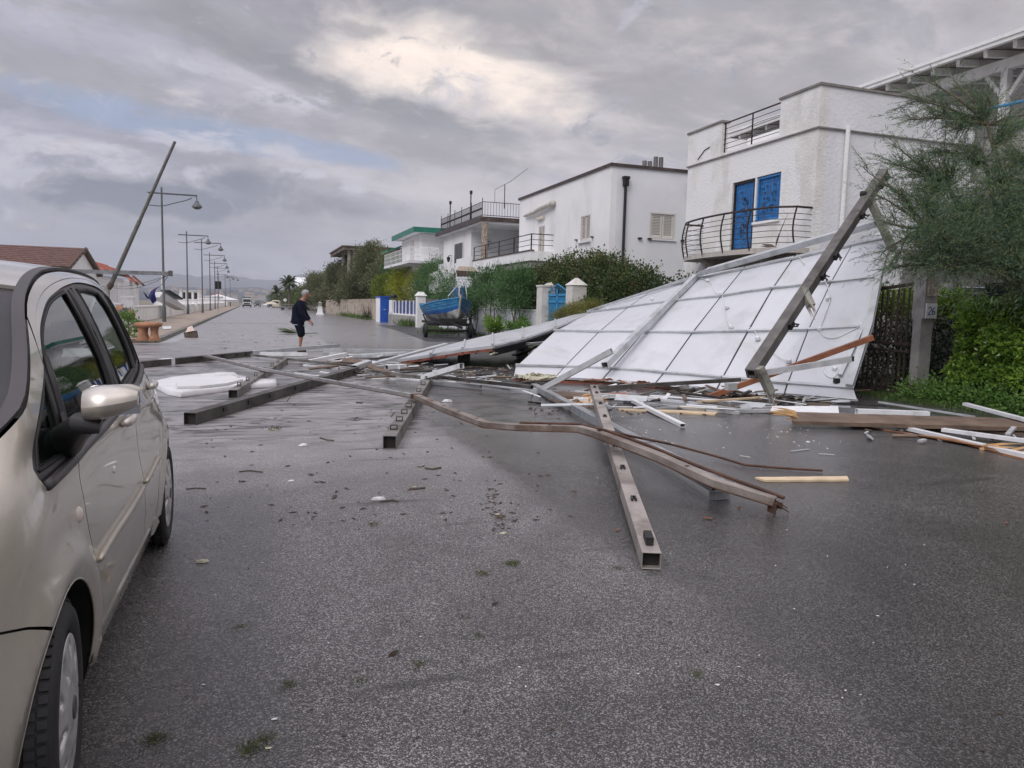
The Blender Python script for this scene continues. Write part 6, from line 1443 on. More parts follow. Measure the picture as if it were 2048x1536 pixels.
# calf bulge and fingers grow from the same skin
def addv(p, r, frm):
    verts.append(PP(*p)); rad.append(r); edges.append((frm, len(verts)-1)); return len(verts)-1
for h, s in (('haR', -1), ('haL', 1)):
    b = V_[h]; hi = ks.index(h)
    for k, (df, ds, L_) in enumerate(((.035, -.02, .05), (.045, -.005, .06), (.04, .012, .055), (.03, .026, .045))):
        i1 = addv((b[0]+df*.6, b[1]+ds, b[2]-.035), .010, hi); addv((b[0]+df*.8, b[1]+ds, b[2]-.035-L_), .008, i1)
    addv((b[0]+.05, b[1]-.03*s, b[2]-.01), .010, hi)
skin('body', SKIN, ps, verts, edges, rad)
# jacket
jv = [(-.085, 0, .80), (-.10, 0, .92), (-.115, 0, 1.08), (-.085, 0, 1.28), (-.03, 0, 1.44), (.03, 0, 1.52), (-.03, -.2, 1.43), (.04, -.28, 1.15), (.25, -.265, .94), (0, .2, 1.43), (.05, .28, 1.15), (.215, .25, .93), (.02, -.25, 1.28), (.02, .25, 1.28)]
je = [(0, 1), (1, 2), (2, 3), (3, 4), (4, 5), (4, 6), (6, 12), (12, 7), (7, 8), (4, 9), (9, 13), (13, 10), (10, 11)]
jr = [(.185, .205), (.19, .215), (.19, .205), (.19, .21), (.15, .17), (.085, .09), .11, .085, .062, .11, .085, .062, .095, .095]
skin('jacket', NAVY, ps, [PP(*v) for v in jv], je, jr, root=2)
# light hem of the shirt under the jacket, shorts to the knee
hem = MB(); ring = [PP(-.08+.17*math.cos(t), .185*math.sin(t), .80-.02*math.cos(t)) for t in np.linspace(0, 2*math.pi, 20)]; hem.tube(ring, .013, 5, cap=False); hem.build('shirt_hem', M('pale_blue_shirt', (.35, .42, .52), .8), ps, smooth=True)
sv_ = [(-.07, 0, .84), (-.06, -.10, .74), (-.0, -.115, .56), (.005, -.115, .42), (-.05, .10, .74), (-.005, .115, .56), (-.01, .115, .43), (-.085, 0, .97)]
skin('shorts', NAVY2, ps, [PP(*v) for v in sv_], [(0, 1), (1, 2), (2, 3), (0, 4), (4, 5), (5, 6), (0, 7)], [(.17, .185), (.125, .125), (.105, .105), (.10, .10), (.125, .125), (.105, .105), (.10, .10), (.16, .18)], root=0)
# head details: hair cap, ear, nose, eyes, collar, shoes
def ell(c, r, n=16, m=10, cut=None):
    mb = MB(); rows = []
    for i in range(m+1):
        a = math.pi*i/m; rows.append([(c[0]+r[0]*math.sin(a)*math.cos(t), c[1]+r[1]*math.sin(a)*math.sin(t), c[2]+r[2]*math.cos(a)) for t in np.linspace(0, 2*math.pi, n+1)])
    vs = [PP(*p) for row in rows for p in row]; nc = n+1
    fs = [(i*nc+j, (i+1)*nc+j, (i+1)*nc+j+1, i*nc+j+1) for i in range(m) for j in range(n) if cut is None or cut(rows[i][j])]
    return mb.add(vs, fs)
ell((.125, 0, 1.735), (.125, .105, .118), 22, 14, lambda p: p[2] > 1.755-.55*(.125-p[0])*1.0 or (p[0] < .13 and p[2] > 1.655)).build('hair', HAIR, ps, smooth=True)
ell((.14, -.098, 1.70), (.022, .014, .036), 8, 6).build('ear', SKIN, ps, smooth=True); ell((.14, .098, 1.70), (.022, .014, .036), 8, 6).build('ear', SKIN, ps, smooth=True)
ell((.252, 0, 1.675), (.024, .016, .03), 8, 6).build('nose', SKIN, ps, smooth=True)
EYE = M('dark_eye', (.03, .02, .015), .3)
for s in (-1, 1): ell((.222, s*.038, 1.712), (.012, .016, .01), 8, 6).build('eye', EYE, ps, smooth=True)
ell((.225, 0, 1.628), (.016, .03, .007), 8, 6).build('mouth', M('lip', (.30, .11, .09), .5), ps, smooth=True)
for s, c in ((-1, V_['anR']), (1, V_['anL'])):
    MB().tube([PP(c[0]-.07, c[1], .045), PP(c[0]+.03, c[1], .05), PP(c[0]+.18, c[1], .035)], [.05, .055, .04], 10).build('shoe', M('brown_shoe', (.10, .06, .045), .6), ps, smooth=True)
# ------------------------------------------------------------------ the parked car (left foreground)
def car_paint():
    m = bpy.data.materials.new('champagne_paint'); m.use_nodes = True; t = m.node_tree; t.nodes.clear(); N = NT(t)
    out = N.n('ShaderNodeOutputMaterial'); p = N.n('ShaderNodeBsdfPrincipled'); t.links.new(p.outputs[0], out.inputs[0])
    tc = N.n('ShaderNodeTexCoord').outputs['Object']
    c = N.mix(N.noise(tc, 260, 2), (.54, .50, .435), (.65, .61, .54))
    dirt = N.ramp(N.noise(tc, 3.5, 7, .65, .5), .50, .78)
    sep = N.n('ShaderNodeSeparateXYZ'); t.links.new(tc, sep.inputs[0])
    low = N.ramp(sep.outputs[2], .15, .7, .45, .04)
    c = N.mix(N.math('MULTIPLY', dirt, low), c, (.26, .22, .18))
    spots = N.ramp(N.noise(tc, 38, 3, .5), .70, .78)
    c = N.mix(N.math('MULTIPLY', spots, .12), c, (.55, .52, .47))
    N.put(p.inputs['Base Color'], c); p.inputs['Metallic'].default_value = .62
    N.put(p.inputs['Roughness'], N.math('MULTIPLY_ADD', dirt, .10, .34))
    p.inputs['Coat Weight'].default_value = 1.0; N.put(p.inputs['Coat Roughness'], N.math('MULTIPLY_ADD', dirt, .06, .02))
    return m
PAINT = car_paint()
TRIM = M('black_trim', (.022, .021, .022), .45, var=.15, vscale=10)
GREYTRIM = M('grey_trim', (.055, .05, .053), .5, var=.1)
RUBBER = M('window_rubber', (.012, .012, .012), .6)
CGLASS = glass_mat('car_glass', (.42, .52, .47), .012)
CHROME = M('satin_moulding', (.40, .37, .32), .3, .6)
Zt = [.15, .3, .5, .7, .85, .95, 1.02, 1.15, 1.3, 1.42, 1.50, 1.56, 1.60, 1.63]
Ut = [-.06, -.02, 0, 0, -.01, -.03, -.055, -.09, -.14, -.19, -.235, -.30, -.38, -.5]
from math import exp
def interp_s(xs, ys, x):
    """monotone cubic through table points"""
    if x <= xs[0]: return ys[0]+(x-xs[0])*(ys[1]-ys[0])/(xs[1]-xs[0])
    if x >= xs[-1]: return ys[-1]+(x-xs[-1])*(ys[-1]-ys[-2])/(xs[-1]-xs[-2])
    i = 0
    while x > xs[i+1]: i += 1
    def sl(k):
        if k == 0: return (ys[1]-ys[0])/(xs[1]-xs[0])
        if k == len(xs)-1: return (ys[-1]-ys[-2])/(xs[-1]-xs[-2])
        return ((ys[k+1]-ys[k])/(xs[k+1]-xs[k])+(ys[k]-ys[k-1])/(xs[k]-xs[k-1]))/2
    h = xs[i+1]-xs[i]; t = (x-xs[i])/h; m0, m1 = sl(i)*h, sl(i+1)*h
    return (2*t**3-3*t*t+1)*ys[i]+(t**3-2*t*t+t)*m0+(-2*t**3+3*t*t)*ys[i+1]+(t**3-t*t)*m1
RS = [-.95, -.8, -.6, -.4, -.25, -.14, 0, .17, .3, .45, .56, .72, .96, 1.2, 1.6, 2.0, 2.4, 2.8, 3.05, 3.2]
RZ = [.62, .76, .88, .955, 1.00, 1.045, 1.11, 1.19, 1.275, 1.385, 1.44, 1.487, 1.527, 1.55, 1.566, 1.555, 1.515, 1.44, 1.33, 1.18]
def zr(s): return interp_s(RS, RZ, s)
def sm(x): x = min(1, max(0, x)); return x*x*(3-2*x)
def side_u(s, z):
    u = interp_s(Zt, Ut, z)
    if s < -.05: u -= .85*(-.05-s)**2*(.6+.5*sm((z-.4)/.5))
    k = interp_s([.2, .6, .9, 1.1, 1.4], [.02, .03, .08, .13, .16], z); u -= k*max(0, s-1.75)**2
    if s > 2.45: u -= .22*(s-2.45)**2
    if s < .1: u -= .085*exp(-(zr(s)-z)/.07)*sm((.1-s)/.3)
    # wheel-arch flares and the crease below the handles
    for c in (.06, 2.50):
        r = math.hypot(s-c, z-.29)
        if z > .1: u += .022*exp(-((r-.40)/.055)**2)
    u += .005*exp(-((z-.92)/.022)**2)*sm((s-.2)/.6)
    u -= .008*exp(-((z-.78)/.12)**2)*sm((s-.1)/.8)*sm((2.3-s)/.8)
    return u
def X0(s): return -.50+.016*s
def SP(s, z, du=0.0, mir=False):
    x = X0(s)+side_u(s, z)+du
    if mir: x = 2*(X0(s)-.85)-x
    return Vector((x, 2.30+s, z))
def TP(s, t, dz=0.0, mir=False):
    ur = side_u(s, zr(s)); u = ur+(-.85-ur)*t
    c = .036 if s > -.2 else .06
    x = X0(s)+u
    if mir: x = 2*(X0(s)-.85)-x
    return Vector((x, 2.30+s, zr(s)+c*(1-max(0, 1-t)**2.3)+dz))
def in_poly(x, y, P):
    c = False; n = len(P)
    for i in range(n):
        x0, y0 = P[i]; x1, y1 = P[(i+1) % n]
        if (y0 > y) != (y1 > y) and x < (x1-x0)*(y-y0)/(y1-y0)+x0: c = not c
    return c
def dist_poly(x, y, P):
    d = 9; n = len(P)
    for i in range(n):
        x0, y0 = P[i]; x1, y1 = P[(i+1) % n]; dx, dy = x1-x0, y1-y0; l = dx*dx+dy*dy or 1e-9
        t = max(0, min(1, ((x-x0)*dx+(y-y0)*dy)/l)); d = min(d, math.hypot(x-x0-dx*t, y-y0-dy*t))
    return d
def true_normals(o, mir):
    me = o.data; off = wloc(o); ns = []
    for v in me.vertices:
        p = v.co+off; a, b = p.y-2.30, min(p.z, 1.625); e = .006
        n = (SP(a, b+e, 0, mir)-SP(a, b-e, 0, mir)).cross(SP(a+e, b, 0, mir)-SP(a-e, b, 0, mir)).normalized()
        if (n.x < 0) != mir: n = -n
        ns.append(n)
    me.shade_smooth(); me.normals_split_custom_set_from_vertices([tuple(n) for n in ns]); return o
def densify(P, step=.03):
    out = []; n = len(P)
    for i in range(n):
        a, b = P[i], P[(i+1) % n]; k = max(1, int(math.hypot(b[0]-a[0], b[1]-a[1])/step))
        out += [(a[0]+(b[0]-a[0])*j/k, a[1]+(b[1]-a[1])*j/k) for j in range(k)]
    return out
def smooth_open(pts, n=6):
    """Catmull-Rom through the points"""
    out = []
    for i in range(len(pts)-1):
        p0, p1, p2, p3 = pts[max(i-1, 0)], pts[i], pts[i+1], pts[min(i+2, len(pts)-1)]
        for j in range(n):
            t = j/n; out.append(tuple(.5*(2*p1[k]+(p2[k]-p0[k])*t+(2*p0[k]-5*p1[k]+4*p2[k]-p3[k])*t*t+(-p0[k]+3*p1[k]-3*p2[k]+p3[k])*t**3) for k in (0, 1)))
    out.append(pts[-1]); return out
def patch(loop, holes=(), step=.035, du=0.0, fn=SP, mir=False, lip=.012, mb=None):
    """fills a loop of (s,z) with a fine mesh lying on the body surface, edges turned in by `lip`"""
    mb = mb or MB(); loop = densify(loop, step); H = [densify(h, step) for h in holes]
    V = [Vector(p) for p in loop]; faces = [list(range(len(loop)))]; edges = []
    for h in H:
        b = len(V); V += [Vector(p) for p in h]; edges += [(b+i, b+(i+1) % len(h)) for i in range(len(h))]
    xs = [p[0] for p in loop]; zs = [p[1] for p in loop]
    a = math.floor(min(xs)/step)*step
    while a < max(xs):
        b = math.floor(min(zs)/step)*step
        while b < max(zs):
            if in_poly(a, b, loop) and dist_poly(a, b, loop) > step*.4 and all(not in_poly(a, b, h) and dist_poly(a, b, h) > step*.4 for h in H): V.append(Vector((a, b)))
            b += step
        a += step
    vs, es, fs, *_ = delaunay_2d_cdt(V, edges, faces, 1, 1e-6)
    fs = [f for f in fs if not any(in_poly(sum(vs[i].x for i in f)/3, sum(vs[i].y for i in f)/3, h) for h in H)]
    if len(fs) and ((vs[fs[0][1]]-vs[fs[0][0]]).cross(vs[fs[0][2]]-vs[fs[0][0]]) > 0) == mir: fs = [tuple(reversed(f)) for f in fs]
    mb.add([fn(v.x, v.y, du, mir) for v in vs], fs)
    if lip:
        for L_ in [loop]+H:
            n = len(L_); mb.add([fn(p[0], p[1], du, mir) for p in L_]+[fn(p[0], p[1], du-lip, mir) for p in L_], [(i, (i+1) % n, (i+1) % n+n, i+n) for i in range(n)])
    return mb
def shrink(P, d):
    """moves a simple loop inwards by d"""
    n = len(P); ar = sum(P[i][0]*P[(i+1) % n][1]-P[(i+1) % n][0]*P[i][1] for i in range(n)); sg = 1 if ar > 0 else -1; out = []
    for i in range(n):
        p, q, r = Vector(P[i-1]), Vector(P[i]), Vector(P[(i+1) % n]); a = (q-p).normalized() if (q-p).length else Vector((1, 0)); b = (r-q).normalized() if (r-q).length else a
        nrm = (Vector((-a.y, a.x))+Vector((-b.y, b.x))); nrm = nrm.normalized() if nrm.length > 1e-6 else Vector((-a.y, a.x))
        out.append(tuple(q+nrm*d*sg))
    return out
car = thing('parked_car', 'champagne beige family car with wet paint parked at the left edge', 'car', (-1.35, 3.6, 0))
def arc(c, r, a0, a1, n=14): return [(c[0]+r*math.cos(math.radians(a0+(a1-a0)*i/n)), c[1]+r*math.sin(math.radians(a0+(a1-a0)*i/n))) for i in range(n+1)]
CF, CR, AR = (.05, .275), (2.50, .285), .362
G1 = smooth_open([(.385, .948), (.335, .90), (.33, .84), (.355, .73), (.39, .63), (.425, .52), (.455, .40), (.47, .30)], 4)
G2 = smooth_open([(1.50, .985), (1.45, .90), (1.44, .76), (1.50, .60), (1.55, .43), (1.585, .30)], 4)
G3 = smooth_open([(2.30, 1.06), (2.33, .95), (2.26, .82), (2.12, .66), (2.05, .50), (2.02, .30)], 4)
belt = smooth_open([(0.0, .938), (.32, .948), (.5, .958), (.95, .975), (1.5, 1.01), (2.0, 1.06), (2.22, 1.09)], 4)
winout = smooth_open([(-.02, .99), (.05, 1.05), (.22, 1.14), (.36, 1.215), (.45, 1.29), (.53, 1.345), (.64, 1.39), (.80, 1.437), (.98, 1.468), (1.2, 1.495), (1.5, 1.517), (1.75, 1.515), (1.96, 1.495), (2.1, 1.44), (2.2, 1.33), (2.26, 1.2), (2.25, 1.10)], 4)
def bz(s):  # belt height
    return interp_s([p[0] for p in belt], [p[1] for p in belt], s)
def top_edge(s0, s1, n=16): return [(s0+(s1-s0)*i/n, zr(s0+(s1-s0)*i/n)-.001) for i in range(n+1)]
seam_door = smooth_open([(.385, .948), (.30, 1.0), (.33, 1.12), (.42, 1.255)], 3)
# door-frame seam in the paint above the windows
ds = smooth_open([(.40, 1.25), (.455, 1.325), (.55, 1.385), (.68, 1.432), (.82, 1.467), (1.03, 1.498), (1.33, 1.525), (1.6, 1.537), (1.85, 1.532), (2.05, 1.50)], 4)
hole = winout+belt[::-1]
for mir in (False, True):
    # fender with A-pillar, door skins, rear quarter, frame band over the windows
    fender = [(-.62, .70), (-.38, .684), (-.24, .64), (-.155, .60)]+arc(CF, AR, 123, -2, 16)+[(.45, .27), (.47, .30)]+G1[::-1]
    fender += [p for p in belt[::-1] if p[0] < .38]+[(-.02, .965)]
    fender += [p for p in winout if p[0] < .40]
    fender += [(.40, 1.25+.02)]+[p for p in top_edge(.44, -.62, 30)]
    true_normals(patch(shrink(fender, .002), mir=mir).build('front_fender', PAINT, car, smooth=True), mir)
    door = G1+[(.47, .30), (1.585, .30)]+G2[::-1]+[p for p in belt[::-1] if .40 < p[0] < 1.5]
    true_normals(patch(shrink(door, .0035), mir=mir).build('front_door', PAINT, car, smooth=True), mir)
    rdoor = G2+[(1.585, .30), (2.02, .30)]+G3[::-1]+[p for p in belt[::-1] if 1.5 < p[0] < 2.29]
    true_normals(patch(shrink(rdoor, .0035), mir=mir).build('rear_door', PAINT, car, smooth=True), mir)
    quarter = G3+[(2.02, .30), (2.06, .28), (2.135, .285)]+arc(CR, AR, 178, 2, 18)+[(2.9, .26), (3.2, .34), (3.22, 1.15)]+top_edge(3.18, 2.10, 14)+[p for p in winout[::-1] if p[0] > 2.1 and p[1] < 1.45][::-1]+[(2.27, 1.08)]
    true_normals(patch(shrink(quarter, .002), mir=mir).build('rear_quarter', PAINT, car, smooth=True), mir)
    band = [p for p in ds]+[(2.09, 1.47)]+[p for p in winout[::-1] if .40 < p[0] < 2.08 and p[1] > 1.25]
    true_normals(patch(band, mir=mir, du=-.001, step=.018, lip=0).build('door_frame', PAINT, car, smooth=True), mir)
    roofb = top_edge(.46, 2.09, 24)+[(2.09, 1.49)]+[p for p in ds[::-1] if p[0] < 2.09]+[(.40, 1.27)]
    true_normals(patch(shrink(roofb, .0022), mir=mir, step=.018, lip=0).build('roof_side_rail', PAINT, car, smooth=True), mir)
    sill = [(.46, .295), (2.03, .295), (2.08, .25), (2.06, .19), (.50, .19), (.44, .25)]
    true_normals(patch(sill, mir=mir, du=.006).build('sill', PAINT, car, smooth=True), mir)
    bump_ = [(-.93, .56), (-.62, .697), (-.38, .681), (-.24, .637), (-.157, .594)]+arc(CF, AR, 126, 182, 8)+[(-.31, .20), (-.85, .20), (-.95, .35)]
    true_normals(patch(shrink(bump_, .0025), mir=mir).build('front_bumper', PAINT, car, smooth=True), mir)
    # dark lining behind every gap and inside the arches
    lin = [(-.6, .3), (3.1, .3), (3.1, 1.1), (2.26, 1.1)]+[p for p in belt[::-1]]+[(-.1, .94), (-.5, .85)]
    patch(lin, holes=[arc(CF, AR+.01, 0, 345, 20), arc(CR, AR+.01, 0, 345, 20)], mir=mir, du=-.03, lip=0, step=.12).build('inner_lining', RUBBER, car, weld=True)
    lin2 = [(.30, 1.16), (.44, 1.37)]+top_edge(.5, 2.2, 16)+[(2.2, 1.33)]+[p for p in winout[::-1] if .3 < p[0] < 2.2 and p[1] > 1.2]
    patch(lin2, mir=mir, du=-.02, lip=0, step=.06).build('pillar_lining', RUBBER, car, weld=True)
    for c in (CF, CR):
        m2 = MB(); A = arc(c, AR+.004, -18, 198, 26)
        rows = [[SP(a, max(.12, b), -d, mir) for a, b in A] for d in (-.0, .0, .012, .05, .22, .42)]
        rows[0] = [SP(a, max(.12, b), -.002, mir) for a, b in arc(c, AR-.001, -18, 198, 26)]
        m2.grid(rows); m2.build('wheel_arch', RUBBER, car, smooth=True)
        A2 = arc(c, AR+.0, -5, 185, 26); l = MB().tube([SP(a, b, -.002, mir) for a, b in A2], .004, 6); l.build('arch_lip', PAINT, car, smooth=True)
    # glazing: black frame surround, three panes
    panes = [('quarter_glass', [(.02, .975), (.10, 1.045), (.25, 1.12), (.37, 1.195), (.355, 1.10), (.345, 1.03), (.35, .985), (.30, .975)]),
             ('front_window', smooth_open([(.41, 1.01), (.425, 1.10), (.45, 1.20), (.495, 1.275), (.56, 1.325), (.68, 1.377), (.86, 1.427), (1.07, 1.458), (1.17, 1.467)], 4)+[(1.19, 1.33), (1.22, 1.2), (1.21, 1.09), (1.17, 1.0)]),
             ('rear_window', [(1.40, 1.478), (1.6, 1.486), (1.80, 1.472), (1.87, 1.40), (1.90, 1.29), (1.915, 1.19), (1.90, 1.10), (1.44, 1.045), (1.40, 1.2), (1.39, 1.33)]),
             ('rear_quarter_glass', [(2.0, 1.46), (2.09, 1.40), (2.17, 1.29), (2.205, 1.19), (2.21, 1.115), (2.03, 1.115), (2.02, 1.25), (2.0, 1.37)])]
    surround = winout+[p for p in belt[::-1]]+[(-.02, .95)]
    fr = patch(surround, holes=[p for _, p in panes[:3]]+[panes[3][1]], du=-.010, mir=mir, step=.03, lip=.02).build('window_surround', GREYTRIM, car, smooth=40, weld=True)
    for nm, P in panes:
        g = true_normals(patch(P, du=-.018 if nm != 'rear_quarter_glass' else -.014, mir=mir, lip=0, step=.05).build(nm, CGLASS, car, smooth=True), mir)
        MB().tube([SP(a, b, -.012, mir) for a, b in densify(P, .05)+[P[0]]], .007 if nm != 'rear_window' else .011, 5, cap=False).build('glass_seal', RUBBER, g, smooth=True)
    if True:
        b1 = patch([(1.24, 1.48), (1.37, 1.49), (1.37, 1.3), (1.385, 1.06), (1.24, 1.04), (1.25, 1.2), (1.23, 1.35)], du=-.004, mir=mir, step=.04, lip=.006).build('door_pillar', TRIM, car, smooth=40, weld=True)
        MB().tube([SP(a, b, -.004, mir) for a, b in ((1.30, 1.49), (1.295, 1.3), (1.31, 1.05))], .004, 5).build('pillar_gap', RUBBER, b1)
        MB().tube([SP(a, b, .002, mir) for a, b in belt], [.012]*len(belt), 8, flat=1.3).build('belt_trim', GREYTRIM, car, smooth=True)
        MB().tube([SP(a, b, -.004, mir) for a, b in ((.395, .985), (.40, 1.06), (.425, 1.16), (.455, 1.26))], .014, 6, flat=.6).build('divider_bar', TRIM, car, smooth=True)
    # roof ditch strip / pillar moulding
    rows = [[TP(-.14+(2.7+.14)*i/44, t, .003, mir) for i in range(45)] for t in (.008, .025, .045, .062)]
    if mir: rows = rows[::-1]
    MB().slab(rows, .01).build('roof_strip', GREYTRIM, car, smooth=40)
    # handles
    for (a, b) in ((1.11, .945), (2.06, .995)):
        pts = [SP(a-.03+.21*i/8, b-.004+.012*i/8, .018+.020*math.sin(math.pi*min(1, i/8)), mir) for i in range(9)]
        MB().tube(pts, [.012, .018, .02, .02, .02, .02, .019, .016, .008], 10, flat=1.0).build('door_handle', PAINT, car, smooth=True)
        MB().tube([SP(a+.02, b-.02, .001, mir), SP(a+.13, b-.015, .001, mir)], .02, 8, flat=.15).build('handle_recess', RUBBER, car)
    # side mouldings
    for pts in ([(.445, .58), (.7, .585), (1.0, .582), (1.25, .585), (1.44, .592)], [(1.515, .598), (1.75, .61), (1.98, .628)]):
        MB().tube([SP(a, b, .006, mir) for a, b in smooth_open(pts, 5)], [.010]+[.017]*(5*(len(pts)-1)-1)+[.010], 8, flat=.8).build('side_moulding', CHROME, car, smooth=True)
    MB().lathe(SP(.25, .788, -.002, mir), [(.001, .014), (.018, .012), (.026, .004), (.028, 0)], 14, axis=(-1 if mir else 1, 0, 0)).build('side_repeater', M('clear_lens', (.62, .56, .50), .12), car, smooth=True)
    # wheels
    for s_, z_ in ((0.0, .30), (2.53, .30)):
        hub = Vector((X0(s_)+(.018 if s_ == 0 else -.004), 2.30+s_, z_));
        if mir: hub.x = 2*(X0(s_)-.85)-hub.x
        ax = Vector((-1, 0, 0)) if mir else Vector((1, 0, 0))
        if s_ == 0: ax = Matrix.Rotation(math.radians(4.5), 3, 'Z') @ ax
        prof = [(.20, -.03), (.215, -.012), (.25, -.002), (.275, -.006), (.292, -.02), (.298, -.045), (.298, -.07), (.290, -.073), (.290, -.083), (.299, -.086), (.299, -.115), (.290, -.118), (.290, -.128), (.298, -.131), (.298, -.165), (.285, -.185), (.25, -.2), (.2, -.19)]
        w = MB().lathe(hub, prof, 60, axis=ax).build('wheel', TYRE, car, smooth=50)
        tb_ = MB(); u_ = Vector((0, 0, 1)).cross(ax).normalized(); v_ = ax.cross(u_)
        for k in range(64):
            for d0, d1, sk in ((-.042, -.020, .0), (-.070, -.046, .03), (-.113, -.088, .05), (-.160, -.133, .02)):
                a0 = 2*math.pi*(k+sk*8)/64; a1 = a0+2*math.pi/64*.68; c8 = []
                for rr in (.294, .3025):
                    for aa, dd in ((a0, d0), (a1, d0), (a1, d1), (a0, d1)): c8.append(hub+ax*dd+(u_*math.cos(aa)+v_*math.sin(aa))*rr)
                tb_.box8(c8)
        tag(tb_.build('tread_blocks', TYRE, w), kind='stuff')
        # wheel cover with slots
        mbx = MB(); Rk = .203; circ = [(Rk*math.cos(t), Rk*math.sin(t)) for t in np.linspace(0, 2*math.pi, 49)[:-1]]; holes_ = []
        for k in range(10):
            a = 2*math.pi*k/10+.1; w0, w1 = .010, .024
            def rp(r, off): return (r*math.cos(a)-off*math.sin(a), r*math.sin(a)+off*math.cos(a))
            if k % 2: holes_.append([rp(.115, -w0), rp(.15, -w1*.8), rp(.178, -w1), rp(.186, 0), rp(.178, w1), rp(.15, w1*.8), rp(.115, w0), rp(.108, 0)])
            else: holes_.append([rp(.145, -w0), rp(.165, -w1*.7), rp(.182, -w1*.7), rp(.186, 0), rp(.182, w1*.7), rp(.165, w1*.7), rp(.145, w0), rp(.14, 0)])
        def disc(a, b, d, m_):
            r = math.hypot(a, b); dome = .012*math.cos(min(1, r/.2)*math.pi/2)-.006*exp(-((r-.07)/.012)**2)+.004*exp(-((r-.095)/.02)**2)
            return hub+ax*(dome-.010+d)+u_*a+v_*b
        patch(circ, holes=holes_, fn=disc, du=0, mir=False, step=.018, lip=.014, mb=mbx); mbx.build('wheel_cover', M('silver_cover', (.52, .52, .53), .35, .5, var=.08, vscale=20, stain=(.15, .14, .13), samt=.35, sscale=18), w, smooth=40, weld=True)
        MB().lathe(hub, [(.001, -.05), (.2, -.05), (.205, -.01)], 32, axis=ax).build('steel_rim', RUBBER, w)
        MB().lathe(hub, [(.001, .006), (.03, .006), (.034, .0)], 20, axis=ax).build('centre_badge', GREYTRIM, w)
        MB().lathe(hub+u_*.14, [(.001, .004), (.006, .004), (.007, -.02)], 8, axis=ax).build('valve', RUBBER, w)
# bonnet, windscreen, roof, rear
for nm, s0, s1, t0, mat_, n in (('bonnet', -.80, -.16, 0, PAINT, 16), ('roof', .64, 3.05, .055, PAINT, 40), ('tailgate', 3.05, 3.2, 0, PAINT, 6)):
    ts = [t0+(1-t0)*i/12 for i in range(13)]
    rows = []
    for i in range(n+1):
        s_ = s0+(s1-s0)*i/n; rows.append([TP(s_, t) for t in ts]+[TP(s_, t, 0, True) for t in ts[::-1][1:]])
    MB().slab(rows, -.012).build(nm, PAINT, car, smooth=40)
def WS(s, t, m_): return TP(s, t, -.002, m_)
rows = []
for i in range(15):
    s_ = -.15+(.62+.15)*i/14; rows.append([WS(s_, t, False) for t in (.06, .13)])
mb = MB().grid(rows); rows = [[WS(s_, t, True) for t in (.13, .06)] for s_ in [-.15+.77*i/14 for i in range(15)]]; mb.grid(rows)
rows = [[WS(s_, .06+.94*j/10, False) for j in range(11)]+[WS(s_, 1-.94*j/10, True) for j in range(1, 11)] for s_ in (.56, .60, .64)]; mb.grid(rows)
rows = [[WS(s_, .06+.94*j/10, False) for j in range(11)]+[WS(s_, 1-.94*j/10, True) for j in range(1, 11)] for s_ in (-.17, -.12, -.08)]; mb.grid(rows)
mb.build('windscreen_border', TRIM, car, smooth=40)
rows = [[TP(-.09+.66*i/12, .13+.87*j/10, -.004, False) for j in range(11)]+[TP(-.09+.66*i/12, 1-.87*j/10, -.004, True) for j in range(1, 11)] for i in range(13)]
MB().grid(rows).build('windscreen', CGLASS, car, smooth=True)
MB().beam(TP(-.10, .3, .02), TP(-.02, .98, .02), .015, .012).tube([TP(-.12, .25, .01), TP(-.06, .6, .03), TP(-.02, .95, .03)], .008, 5).build('wiper', TRIM, car)
MB().box(-1.95, -.85, 5.42, 5.46, .3, 1.05).box(-1.8, -.9, 1.44, 1.48, .25, .62).build('end_panels', PAINT, car, bevel=.01)
MB().box(-2.05, -.66, 1.9, 5.4, .16, .2).box(-2.0, -.70, 1.95, 2.35, .2, .9).build('floor_pan', RUBBER, car)
# interior seen through the glass
SEAT = M('grey_seat_fabric', (.06, .065, .07), .9, var=.2, vscale=20)
for x in (-.92, -1.72):
    for y in (3.45, 4.35):
        s1_ = MB().box(x-.24, x+.24, y-.25, y+.25, .45, .62).build('seat', SEAT, car, bevel=.05)
        MB().box8([(x-.23, y+.18, .6), (x+.23, y+.18, .6), (x+.23, y+.30, .6), (x-.23, y+.30, .6), (x-.19, y+.34, 1.12), (x+.19, y+.34, 1.12), (x+.19, y+.44, 1.12), (x-.19, y+.44, 1.12)]).box(x-.12, x+.12, y+.36, y+.44, 1.17, 1.32).build('backrest', SEAT, s1_, bevel=.03)
MB().box8([(-2.0, 2.15, .8), (-.68, 2.15, .8), (-.66, 2.62, .8), (-2.0, 2.62, .8), (-2.0, 2.15, .98), (-.70, 2.15, .98), (-.70, 2.58, 1.02), (-2.0, 2.58, 1.02)]).build('dashboard', TRIM, car, bevel=.02)
MB().tube([Vector((-.98, 2.78, .93))+Vector((math.cos(t)*.18, math.sin(t)*.07, math.sin(t)*.17)) for t in np.linspace(0, 2*math.pi, 25)], .014, 6, cap=False).beam((-.98, 2.78, .93), (-.98, 2.6, .85), .1, .1).build('steering_wheel', TRIM, car, smooth=True)
